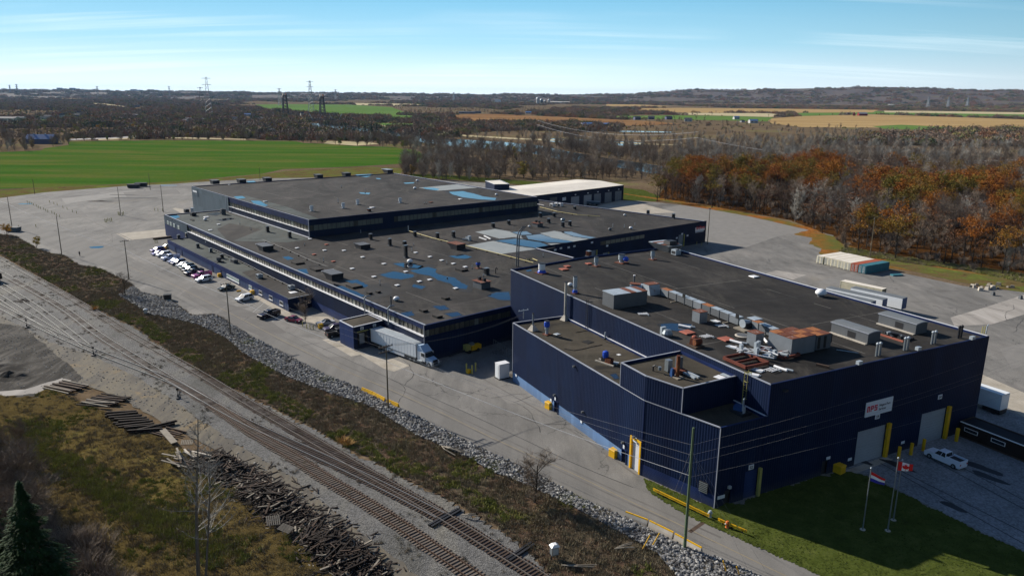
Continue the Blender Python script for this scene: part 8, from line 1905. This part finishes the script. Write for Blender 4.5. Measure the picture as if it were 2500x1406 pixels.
# white tall storage box
p=G(1226,922);o=E('storage_cabinet','tall white storage cabinet standing alone beside the annex corner','cabinet',(p.x,p.y,.04),rad(-58));MB().mat('white_paint').box((0,0,.15),(1.6,2.3,2.9)).build('case',o);MB().mat('white_paint').box((0,0,3.05),(1.7,2.4,.08)).build('top',o);MB().mat('trailer_white').box((0,-1.17,.25),(.75,.05,2.6)).build('door',o);MB().mat('timber_dark').box((0,0,0),(1.8,2.5,.15)).build('pallet',o)
heap(1247,916,1.4,1.0,.12,'dirt_track','gravel_patch','small brown gravel patch at the annex corner',4,cat='gravel patch')
# bollards
BM=MB().mat('faded_yellow').tube((0,0,0),(0,0,1.2),.11,n=8).mesh('bollard');BM2=MB().mat('yellow_paint').tube((0,0,0),(0,0,1.5),.2,n=10).mesh('bollard')
def boll(pts,label,group,me=BM,sc=1.0):
    for x,y in pts:p=G(x,y);instance(me,'bollard',(p.x,p.y,.03),0,None,sc,label=label,category='bollard',group=group)
boll([(67,495),(72,497),(77,499),(82,502),(89,505),(94,508),(99,510.5),(107,513),(112,516),(117,518.5),(127,521.5),(133,524),(139,528),(146,531)],'thin post in the long line across the far left of the lot','posts across the far lot')
boll([(121,495),(132,499.5),(140,502),(154,508.5),(164,512),(177,518.5),(187,521.5)],'thin post in the second line across the far left lot','second line of posts');boll([(289,525),(292,526.5),(299,526.5),(302,525)],'yellow post guarding the pole in the far lot','posts round the far pole',BM,1.3)
boll([(257,543),(261,544),(264,541),(269,542),(273,541)],'yellow post in the free standing cluster of the lot','posts of the free standing cluster',BM,1.3);boll([(378,515),(386,516),(397,516)],'yellow post beside the pole near the grey wall','posts by the grey wall pole',BM,1.1);boll([(88,555),(46,557),(379,593),(384,593)],'lone short post on the left part of the lot','lone posts on the lot')
boll([(1139,908),(1152.5,912.5),(1161,906)],'yellow grey post around the yellow hydrant box','posts round the hydrant',BM,1.5);yellow_box(1144,911,'small yellow drum between the three posts in the courtyard',.75)
boll([(2193,1119),(2223,1110),(2253,1100)],'thick yellow bollard between the two big hall doors','bollards between the hall doors',BM2,1.3);boll([(2334,1077)],'thick yellow bollard before the dark cabin','bollard by the cabin',BM2,1.5)
boll([(1686+0,598),(1701,598),(1713,600)],'short grey post before the wing wall in the courtyard','posts before the wing',BM)
boll([(749,802),(757,803),(765,805),(739,797),(815,786)],'thin yellow post by the concrete walk','posts by the concrete walk',BM,.9)
# person in the lot
def person(px,py):
    p=G(px,py);o=E('person','person in dark clothes walking across the empty left lot','person',(p.x,p.y,.04),rad(-60))
    V=[(0,0,.92),(0,0,1.15),(0,0,1.42),(0,0,1.55),(.02,0,1.68),(0,.17,1.42),(.06,.22,1.15),(.14,.2,.9),(0,-.17,1.42),(-.05,-.22,1.15),(.04,-.22,.9),(.0,.1,.88),(.12,.1,.48),(.08,.1,.08),(.2,.1,.04),(0,-.1,.88),(-.08,-.1,.48),(-.22,-.1,.1),(-.12,-.1,.04)]
    Ed=[(0,1),(1,2),(2,3),(3,4),(2,5),(5,6),(6,7),(2,8),(8,9),(9,10),(0,11),(11,12),(12,13),(13,14),(0,15),(15,16),(16,17),(17,18)]
    Rr=[.15,.14,.16,.06,.1,.07,.05,.04,.07,.05,.04,.1,.07,.05,.05,.1,.07,.05,.05]
    me=bpy.data.meshes.new('body');me.from_pydata(V,Ed,[]);b=bpy.data.objects.new('body',me);COL.objects.link(b);b.parent=o;me.materials.append(MAT['cloth_black'])
    md=b.modifiers.new('skin','SKIN');b.modifiers.new('sub','SUBSURF').levels=1
    for i,r in enumerate(Rr):me.skin_vertices[0].data[i].radius=(r,r)
    me.skin_vertices[0].data[0].use_root=True
    MB().mat('skin').lathe((.02,0,1.58),[(.04,0),(.09,.06),(.1,.13),(.07,.2),(.02,.22)],10).build('head',o,smooth=True);MB().mat('cloth_black').lathe((.01,0,1.66),[(.1,0),(.105,.06),(.075,.14),(.02,.16)],10).build('hair',o,smooth=True)
person(195,626)
# power poles and wires
def pole(bx,by,tx,ty,label,arm=True,mat='pole_wood',arms=1,r=.16,arm_len=2.4,yaw=None,extra=None):
    h=hgt(bx,by,tx,ty);p=G(bx,by);o=E('utility_pole',label,'utility pole',(p.x,p.y,0),0 if yaw is None else yaw)
    MB().mat(mat).tube((0,0,-.3),(0,0,h),r,r*.62,8).build('pole',o)
    for k in range(arms if arm else 0):
        a=MB().mat('timber_brown').box((0.0,0.16,h-.45-k*.9),(arm_len,.12,.14)).build('crossarm',o)
        for s_ in (-1,-.45,.45,1):MB().mat('galvanised').lathe((s_*arm_len*.46,.16,h-.31-k*.9),[(.05,0),(.09,.08),(.05,.25)],8).build('insulator',a)
    return p,h,o
YW=rad(42)
PL_=[pole(30,558,17,480,'utility pole at the left edge behind the grey skip',False),pole(151,622,135,528,'utility pole beside the golden tree',False),pole(315,682,302,586,'utility pole at the lot corner above the leafless bush',True,yaw=YW),pole(563,818,551,690,'utility pole in the riprap opposite the lone crossover',True,yaw=YW),pole(948,1000,941,842,'utility pole behind the yellow barriers carrying transformers fittings',True,arms=2,yaw=YW,arm_len=2.8)]
pole(295,526,285,457,'light pole in the middle of the far lot, left one',False);pole(399,518,392,452,'light pole in the middle of the far lot, right one',False);pole(85,474,77,437,'short pole at the far left corner of the lot',False);pole(367,464,362,424,'pole at the far edge of the lot beside the skips',False);pole(635,440,632,408,'pole behind the rear left roof edge',False)
pole(2122,641,2131,532,'tall pole behind the container row before the wood',True,yaw=rad(60),arm_len=1.6);pole(1727,597,1733,508,'pole at the right corner of the factory wing',True,yaw=.3,arm_len=.9)
bp,bh,bo=pole(1671,1342,1687,1043,'tall greenish pole with four wires and guys in the foreground',False,'green_pole',r=.21)
def catenary(a,b,sag,n=14):return [Vector(a).lerp(Vector(b),k/n)-Vector((0,0,sag*4*(k/n)*(1-k/n))) for k in range(n+1)]
def wire(a,b,sag,label,mat='wire_black',r=.025,group='overhead wires'):
    P=catenary(a,b,sag);o=E('overhead_wire',label,'wire',tuple(P[0]),0,group);MB().mat(mat).path([q-P[0] for q in P],r,4).build('strand',o)
tops=[(p.x,p.y,h) for p,h,o in PL_]
off=Vector((math.cos(YW),math.sin(YW),0))
ext=Vector(tops[0])+(Vector(tops[0])-Vector(tops[1]));ch=[ext]+[Vector(t_) for t_ in tops]
nxt=Vector((bp.x-3,bp.y-2,12))
for i in range(1,len(ch)-1):
    for s_ in (-1,1):wire(ch[i]+off*s_*1.1-Vector((0,0,.1)),ch[i+1]+off*s_*1.1-Vector((0,0,.1)),.7,'thin power wire running from pole to pole along the rail side','wire_dull',.012)
for i in range(len(ch)-1):wire(ch[i]-Vector((0,0,3.0)),ch[i+1]-Vector((0,0,3.0)),.5,'thick pale communication cable strung between the lot poles','wire_bright',.03,'communication cable')
wire(ch[-1]-Vector((0,0,3.0)),(bp.x,bp.y,bh-6.2),.6,'pale communication cable reaching the foreground pole','wire_bright',.028,'communication cable')
LV_=[bh-2.2,bh-3.5,bh-4.6]
fa=G(1276,766,11.9+1.2)
for k,z in enumerate(LV_):
    wire(Vector(tops[4])+off*(k-1)*1.1+Vector((0,0,-.2-(k == 2)*.9)),(bp.x,bp.y,z),.9,'wire from the barrier pole down to the foreground pole','wire_dull',.018)
    tgt=G(2500,(845,893,900)[k],14-k*.8);wire((bp.x,bp.y,z),(tgt.x+30,tgt.y+22,14-k*.8),1.6,'wire leaving the foreground pole past the hall front','wire_dull',.009)
tgt=G(2500,985,11);wire((bp.x,bp.y,bh-6.4),(tgt.x+25,tgt.y+18,11),1.2,'lowest wire leaving the foreground pole past the hall front','wire_dull',.009)
for k in range(3):wire(Vector(tops[4])+off*(k-1)*1.0,fa+Vector((k*.3,0,0)),1.4,'thin wire crossing the courtyard to the annex roof frame','wire_black',.018,'courtyard wires')
for (gx,gy,l) in ((1850,1440,'first guy wire of the foreground pole crossing the road'),(1905,1450,'second guy wire of the foreground pole crossing the road')):q=G(gx,gy);wire((bp.x,bp.y,bh-3.0),(q.x,q.y,0),0,l,'wire_dull',.009,'guy wires')
for k,(gx,gy,z) in enumerate(((1640,1218,bh-2.6),(1655,1222,bh-4.0),(1716,1190,bh-2.6),(1722,1260,bh-4.2))):q=G(gx,gy);wire((bp.x,bp.y,z),(q.x,q.y,.2),0,'steep stay wire beside the foreground pole','wire_dull',.009,'stay wires')
o=E('insulator_frame','small frame with insulators at the left end of the annex roof','insulator frame',tuple(G(1278,778,GA)),rad(30));MB().mat('galvanised').box((0,0,0),(.12,.12,1.6)).build('post',o);MB().mat('pale_metal').box((0,0,1.6),(2.2,.12,.12)).build('arm',o)
for s_ in (-1,0,1):MB().mat('pale_metal').lathe((s_*.95,0,1.72),[(.06,0),(.09,.1),(.04,.22)],8).build('insulator',o)
# yellow jersey barriers
def barrier(a,b,label,top='yellow_paint',body='yellow_paint'):
    A,B=G(*a),G(*b);d=B-A;L=d.length;o=E('jersey_barrier',label,'road barrier',(A.x,A.y,.05),math.atan2(d.y,d.x));L -= .12
    side_y=lambda mb,z0,z1,w0,w1:mb.hexa([(0,-w0,z0),(L,-w0,z0),(L,w0,z0),(0,w0,z0),(0,-w1,z1),(L,-w1,z1),(L,w1,z1),(0,w1,z1)])
    side_y(MB().mat(body),0,.3,.3,.24).build('foot',o);side_y(MB().mat(body),.3,.72,.24,.1).build('body',o);side_y(MB().mat(top),.72,.86,.1,.08).build('top',o)
barrier((884,956),(911,967),'yellow barrier before the second pole, sloping first piece');barrier((911,967),(941,983),'yellow barrier in the middle, left of the second pole');barrier((946,985),(974,997),'yellow barrier just right of the second pole')
barrier((1527,1262),(1583,1283),'yellow topped concrete barrier, first by the big pole','yellow_paint','stone_pale');barrier((1585,1284),(1645,1314),'yellow topped concrete barrier, second by the big pole','yellow_paint','stone_pale');barrier((1647,1316),(1714,1352),'yellow topped concrete barrier behind the big pole','yellow_paint','stone_pale')
def guard_rail(a,b,label,n=4):
    A,B=G(*a),G(*b);d=B-A;L=d.length;o=E('guard_rail',label,'guard rail',(A.x,A.y,.05),math.atan2(d.y,d.x))
    for z in (.35,.62):MB().mat('yellow_paint').box((L/2,.05 if z < .5 else 0,z),(L,.1,.14)).build('rail',o)
    for k in range(n):MB().mat('dark_metal').box((L*(k+.5)/n,.14,0),(.14,.14,.75)).build('post',o)
guard_rail((1594,1203),(1731,1269),'long yellow double guard rail on the grass before the annex corner',6);guard_rail((1752,1277),(1797,1297),'short yellow guard rail right of the long one',2);guard_rail((1800,1298),(1822,1307),'last stub of yellow guard rail',1)
for x,y,l in ((1733,1262,'white and grey hydrant at the end of the long guard rail'),(1775,1288,'orange white cone block at the short guard rail')):p=G(x,y);o=E('hydrant',l,'hydrant',(p.x,p.y,.05));MB().mat('pale_metal' if x < 1750 else 'orange_plastic').lathe((0,0,0),[(.28,0),(.2,.15),(.2,.7),(.26,.75),(.15,.95)],10).build('body',o);MB().mat('white_paint').tube((-.3,0,.55),(.3,0,.55),.1,n=8).build('outlet',o)
for (x,y,tx,ty,l) in ((1568,1343,1587,1307,'first leaning yellow guy guard in the riprap'),(1591,1336,1610,1302,'second leaning yellow guy guard in the riprap'),(1775,1400,1765,1370,'third yellow guy guard at the bottom edge'),(1806,1406,1798,1384,'fourth yellow guy guard at the bottom edge')):
    p=G(x,y);q=G(tx,ty,1.8);o=E('guy_guard',l,'guy guard',(p.x,p.y,.1));MB().mat('yellow_paint').tube((0,0,0),tuple(q-p),.07,n=6).build('tube',o)
# flags
def flag(px,py,tx,ty,label,kind):
    h=hgt(px,py,tx,ty);p=G(px,py);o=E('flag_pole',label,'flag pole',(p.x,p.y,0),rad(-20));MB().mat('galvanised').tube((0,0,0),(0,0,h),.09,.05,10).build('pole',o);MB().mat('pale_metal').lathe((0,0,h),[(.06,0),(.13,.1),(.06,.22)],10).build('finial',o);MB().mat('stone_pale').lathe((0,0,0),[(.4,0),(.35,.12)],12).build('base',o)
    def cloth(nm,mat_,u0,u1,v0,v1,W_,H_,droop=.35,par=None):
        mb=MB().mat(mat_);n=10
        P=lambda u,v:(.08+u*W_,.12*math.sin(u*7+v*1.5)*u+.1*u,h-.35-H_*v*(1-.25*u)-droop*u*H_*(1 if v < .5 else .9))
        for i in range(n):
            a,b_=u0+(u1-u0)*i/n,u0+(u1-u0)*(i+1)/n
            for (vv0,vv1) in ((v0,(v0+v1)/2),((v0+v1)/2,v1)):mb.face([P(a,vv0),P(b_,vv0),P(b_,vv1),P(a,vv1)])
        return mb.build(nm,par or o)
    if kind == 'tri':
        for nm,m_,v0,v1 in (('red_stripe','flag_red',0,.33),('white_stripe','flag_white',.33,.66),('blue_stripe','flag_blue',.66,1)):cloth(nm,m_,0,1,v0,v1,1.7,1.3,.6)
    elif kind == 'leaf':
        cloth('red_bar','flag_red',0,.27,0,1,1.7,1.25,.15);cloth('white_field','flag_white',.27,.73,0,1,1.7,1.25,.15);cloth('red_bar','flag_red',.73,1,0,1,1.7,1.25,.15)
        mb=MB().mat('flag_red')
        leaf=[(0,.5),(.07,.34),(.16,.4),(.13,.18),(.24,.28),(.27,.2),(.4,.22),(.36,.1),(.42,.05),(.24,-.12),(.26,-.2),(.03,-.18),(.03,-.45),(-.03,-.45),(-.03,-.18),(-.26,-.2),(-.24,-.12),(-.42,.05),(-.36,.1),(-.4,.22),(-.27,.2),(-.24,.28),(-.13,.18),(-.16,.4),(-.07,.34)]
        for s_ in (-.16,.16):mb.face([(.93+x*1.0,.12*math.sin(.5*7)*.5+.05+s_,h-.35-.56-.1+z*1.0) for x,z in leaf])
        mb.build('maple_leaf',o)
flag(2106,1293,2121,1143,'left flag pole flying a red white and blue striped flag','tri');flag(2167,1296,2187.5,1118,'middle flag pole flying a red and white maple leaf flag','leaf');flag(2181,1270,2198,1123,'thin bare flag pole behind the maple leaf flag','none')
# buried rails in the gravel yard
for k,(a,b) in enumerate((((2150,1131),(2500,1328)),((2168,1127),(2500,1312)),((2200,1150),(2500,1300)),((2275,1122),(2500,1243)),((2305,1118),(2500,1222)))):
    if k != 1:strip('yard_rail',[a,b],.16,'dark_metal',.07)
sheet('concrete_pad',[(2060,1150),(2160,1115),(2180,1122),(2080,1160)],'concrete',0.06)
for k,(x,y,a,b) in enumerate([(2390,1140,3,1.0),(2330,1238,1.6,.7),(2415,1165,2.5,.8),(2190,1135,2.5,.8),(2110,1128,1.5,.5)]):sheet('oil_stain',blob(x,y,a,b,20,k+40,0,-.9),'dark_metal',.064,world=True)
# courtyard machine, gate
o=E('drill_trailer','small yellow machine parked in the shade along the middle building','machine',tuple(G(1140,862)),rad(41));MB().mat('yellow_paint').box((2.2,0,.5),(2.6,1.2,1.0)).build('body',o);MB().mat('faded_yellow').box((0,0,.7),(1.2,1.2,1.2)).build('engine',o);MB().mat('galvanised').box((1.4,.2,1.5),(1.0,.8,.5)).build('tank',o);MB().mat('dark_metal').beam((-.5,0,.8),(-4.8,0,.35),.2,.2).build('drawbar',o)
for xx in (.2,2.6):MB().mat('black_rubber').tube((xx,-.7,.4),(xx,.7,.4),.4,n=12).build('axle',o)
o=E('mesh_gate','grey mesh gate closing the courtyard between middle building and annex','gate',tuple(G(1215,858)),0);A=G(1205,852);B=G(1248,879);d=B-A;o.location=A
for k in range(9):q=d*(k/8);MB().mat('fence_wire').box((q.x,q.y,0),(.1,.1,2.3)).build('post',o)
for z in (.2,1.2,2.2):MB().mat('fence_wire').beam((0,0,z),tuple(d+Vector((0,0,z))),.06,.06).build('rail',o)
# chain fence at the far right of the warehouse, beam at the lot
o=E('timber_beam','thick brown beam lying by the corner of the middle building','beam',tuple(G(396,583)),rad(40));MB().mat('timber_brown').box((0,0,0),(6.5,.9,.7)).build('beam',o)
o=E('storage_tank','white tarp covered tank between the grey walls','tank',tuple(G(474,519)),.3);MB().mat('pale_metal').box((0,0,0),(3.2,2.2,2.2),0,(.8,.8)).build('body',o);MB().mat('unit_grey').box((2.5,0,0),(2.0,1.8,1.3)).build('pump',o)
# ------------------------------------------------------------------ FAR THINGS
def gable(px,py,w,d,h,rh,wall,roof,label,name='house',rz=.2,cat='house',hip=0,windows=True):
    p=G(px,py);o=E(name,label,cat,(p.x,p.y,0),rz);MB().mat(wall).box((0,0,0),(w,d,h)).build('wall',o);e=.4
    mb=MB().mat(roof);mb.face([(-w/2-e,-d/2-e,h-.1),(w/2+e,-d/2-e,h-.1),(w/2+e-hip,0,h+rh),(-w/2-e+hip,0,h+rh)]);mb.face([(w/2+e,d/2+e,h-.1),(-w/2-e,d/2+e,h-.1),(-w/2-e+hip,0,h+rh),(w/2+e-hip,0,h+rh)]);mb.build('roof',o)
    mb=MB().mat(wall)
    for s_ in (-1,1):mb.face([(s_*w/2,-d/2,h),(s_*w/2,d/2,h),(s_*(w/2-hip),0,h+rh-.1)])
    mb.build('gable',o)
    if windows:
        for k in range(2):MB().mat('glass_dark').box((-w/4+k*w/2,-d/2-.03,h*.35),(w*.14,.06,h*.35)).build('window',o)
    return o
o=gable(103,351,26,12,5,4.5,'barn_wall','barn_blue','blue roofed barn among bare trees left of the green field','barn',.1,'barn',windows=False)
for s_ in (-7,4):MB().mat('pale_metal').box((s_,0,9.3),(1.2,1.2,1.0)).build('roof_vent',o)
for k,(x,y,l,w,d,h) in enumerate(HS):gable(x,y,w,d,h,h*.55,'house_white' if 'dark' not in l and 'brown' not in l else 'barn_wall','barn_blue' if ('blue' in l or 'teal' in l) else 'house_roof',l,'house',(k*.37) % .8-.2)
o=gable(2105,283,26,12,6,4,'barn_red','house_white','red barn with a pale roof in the tan fields','barn',.1,'barn',windows=False);gable(2085,283,9,7,6,4,'barn_red','barn_red','small red barn wing left of the red barn','barn',1.2,'barn',windows=False);gable(2070,281,12,8,4,3,'house_white','house_roof','farmhouse in the trees left of the red barn','house',.4)
gable(2185,258,90,20,5,3,'house_white','white_roof','long white shed at the foot of the hills','shed',.02,'shed');gable(2225,258,25,12,4,3,'house_white','white_roof','short white shed right of the long one','shed',.0,'shed')
gable(1366,252,130,25,6,3,'house_white','white_roof','long white farm shed beside the silos','shed',.02,'shed')
for x,h_,r_,l in ((1313,30,13,'tall pale silo'),(1322,22,12,'dark silo beside the tall one'),(1330,16,8,'short silo in the middle'),(1340,22,9,'slim pale silo at the right')):
    p=G(x,254);o=E('silo',l+' of the far farm','silo',(p.x,p.y,0));MB().mat('house_white' if 'pale' in l else 'slate_cladding').lathe((0,0,0),[(r_*.7,0),(r_*.7,h_)],16).build('drum',o);MB().mat('pale_metal').lathe((0,0,h_),[(r_*.7,0),(r_*.5,r_*.4),(r_*.1,r_*.55)],16).build('dome',o)
p=G(1215,252.5);o=E('drive_in_screen','big pale blue screen board standing before the far woods','screen',(p.x,p.y,0),0);MB().mat('trailer_white').box((0,0,5),(36,1.5,17)).build('board',o)
for s_ in (-14,0,14):MB().mat('bridge_steel').box((s_,1.5,0),(1,1,14)).build('post',o)
# transmission towers
def pylon(bx,by,tx,ty,label,w=10,mat='pylon_steel',r=.35):
    h=hgt(bx,by,tx,ty);p=G(bx,by);s=p.length/2000;o=E('transmission_tower',label,'transmission tower',(p.x,p.y,0),.4);mb=MB().mat(mat);n=9;r *= max(1,s)
    W_=lambda t_:w/2*(1-t_)**1.1+w*.12
    for (sx,sy) in ((-1,-1),(1,-1),(1,1),(-1,1)):
        leg=MB().mat(mat)
        for k in range(n):a,b=k/n,(k+1)/n;leg.tube((sx*W_(a),sy*W_(a),a*h),(sx*W_(b),sy*W_(b),b*h),r,r,4)
        leg.build('leg',o)
    for k in range(n):
        a,b=k/n,(k+1)/n
        for (s0,s1) in (((-1,-1),(1,-1)),((1,-1),(1,1)),((1,1),(-1,1)),((-1,1),(-1,-1))):mb.tube((s0[0]*W_(a),s0[1]*W_(a),a*h),(s1[0]*W_(b),s1[1]*W_(b),b*h),r*.6,n=3);mb.tube((s1[0]*W_(a),s1[1]*W_(a),a*h),(s0[0]*W_(b),s0[1]*W_(b),b*h),r*.6,n=3)
    mb.build('bracing',o,kind='stuff')
    for k in (.62,.8,.96):MB().mat(mat).beam((-w*.75,0,h*k),(w*.75,0,h*k),r*1.6,r*2.2).build('crossarm',o)
pylon(511,283,508,188,'tallest transmission tower, left of the lift bridge',13);pylon(760,272,757,197,'tall transmission tower behind the lift bridge',13);pylon(493,265,490,213,'smaller transmission tower left of the tallest',12,'bridge_steel');pylon(684,258,683,216,'small transmission tower just left of the lift bridge',12)
for x,t_,b,l in ((27,208,236,'far left'),(44,206,236,'second from the left edge'),(240,211,240,'behind the village'),(415,211,240,'left of the city smoke'),(820,219,246,'faint, right of the lift bridge'),(1108,226,246,'faint, centre of the horizon'),(2265,236,262,'at the right hills, first'),(2314,237,262,'at the right hills, second'),(2361,237,262,'at the right hills, third')):pylon(x,b,x,t_,'faint distant transmission mast '+l,12)
# lift bridge: two towers and a truss
def lift_tower(bx,by,tx,ty,label):
    h=hgt(bx,by,tx,ty);p=G(bx,by);o=E('lift_bridge_tower',label,'lift bridge tower',(p.x,p.y,0),.5)
    for sx in (-5,5):
        for sy in (-5,5):MB().mat('bridge_steel').beam((sx*1.15,sy*1.3,0),(sx*.7,sy*.5,h*.88),1.3,1.3).build('leg',o)
    mb=MB().mat('bridge_steel');n=7
    for k in range(n):
        a,b=k/n*.88,(k+1)/n*.88;A_x=5*(1.15-.45*k/n);B_x=5*(1.15-.45*(k+1)/n);Ay=5*(1.3-.8*k/n);By=5*(1.3-.8*(k+1)/n)
        for s_ in (-1,1):mb.beam((-A_x,s_*Ay,a*h),(B_x,s_*By,b*h),.6,.6);mb.beam((A_x,s_*Ay,a*h),(-B_x,s_*By,b*h),.6,.6);mb.beam((s_*A_x,-Ay,a*h),(s_*B_x,By,b*h),.6,.6);mb.beam((s_*A_x,Ay,a*h),(s_*B_x,-By,b*h),.6,.6)
    mb.build('bracing',o,kind='stuff');MB().mat('bridge_steel').box((0,0,h*.86),(9,9,h*.05)).build('machine_deck',o)
    for s_ in (-3,3):MB().mat('rust' if s_ > 0 else 'stone_pale').tube((s_-.8,0,h*.95),(s_+.8,0,h*.95),3.2,n=14).build('sheave',o)
    return o
lift_tower(698,285,693,228,'left tower of the lift bridge over the river');lift_tower(788,287,785,231,'right tower of the lift bridge with a reddish sheave')
A,B=G(747,300),G(836,300);d=B-A;L=d.length;o=E('truss_bridge','lattice truss bridge span over the river between the towers','bridge',(A.x,A.y,0),math.atan2(d.y,d.x));n=11
for sy in (-4,4):
    MB().mat('bridge_steel').beam((0,sy,6),(L,sy,6),1,1.2).build('bottom_chord',o);MB().mat('bridge_steel').beam((L/n,sy,17),(L-L/n,sy,17),.9,1.0).build('top_chord',o)
    for k in range(n):
        x0,x1=k*L/n,(k+1)*L/n;MB().mat('pale_metal' if k % 3 == 1 else 'bridge_steel').beam((x0,sy,6 if k % 2 == 0 else 17),(x1,sy,17 if k % 2 == 0 else 6),.7,.7).build('diagonal',o)
MB().mat('stone_pale').box((L/2,0,5),(L,8,1)).build('deck',o)
for k in (0.02,.5,.98):MB().mat('stone_pale').box((L*k,0,0),(3,9,5)).build('pier',o)
# city smudge, lake plume
for x,l,s_ in ((168,'cluster of pale towers on the left horizon',1.0),(355,'long low plant on the horizon with white vapour',1.6)):
    p=G(x,230);o=E('distant_plant',l,'industrial plant',(p.x*1.0,p.y,0));D=p.length
    for k in range(7):MB().mat('slate_cladding').box(((k-3)*60*s_,0,0),(50*s_,60,(58 if s_ > 1 else 66)+9*((k*5) % 3))).build('block',o)
def span(a,b,za,zb_,sag,label):A=G(a[0],a[1]);B=G(b[0],b[1]);wire((A.x,A.y,za),(B.x,B.y,zb_),sag,label,'wire_bright',.12,'power lines across the river woods')
span((1310,330),(1700,372),14,14,10,'power line sagging over the river woods');span((1312,326),(1702,366),18,18,10,'power line sagging over the river woods');span((1700,372),(2500,440),14,14,9,'power line sagging over the river woods')
# ------------------------------------------------------------------ haze
m_=bpy.data.materials.new('haze');MAT['haze']=m_;m_.use_nodes=True;nt=m_.node_tree;nt.nodes.clear();out=nt.nodes.new('ShaderNodeOutputMaterial');pv=nt.nodes.new('ShaderNodeVolumePrincipled');pv.inputs['Density'].default_value=HAZE_D;pv.inputs['Color'].default_value=(.42,.66,1.0,1);pv.inputs['Anisotropy'].default_value=.2;nt.links.new(pv.outputs[0],out.inputs['Volume'])
hz_=MB().mat('haze');hz_.hexa([(-21010,-310,-1),(21010,-310,-1),(21010,21010,-1),(-21010,21010,-1),(-21010,-310,178),(21010,-310,178),(21010,21010,178),(-21010,21010,178)]);hz_.build('haze',kind='stuff')
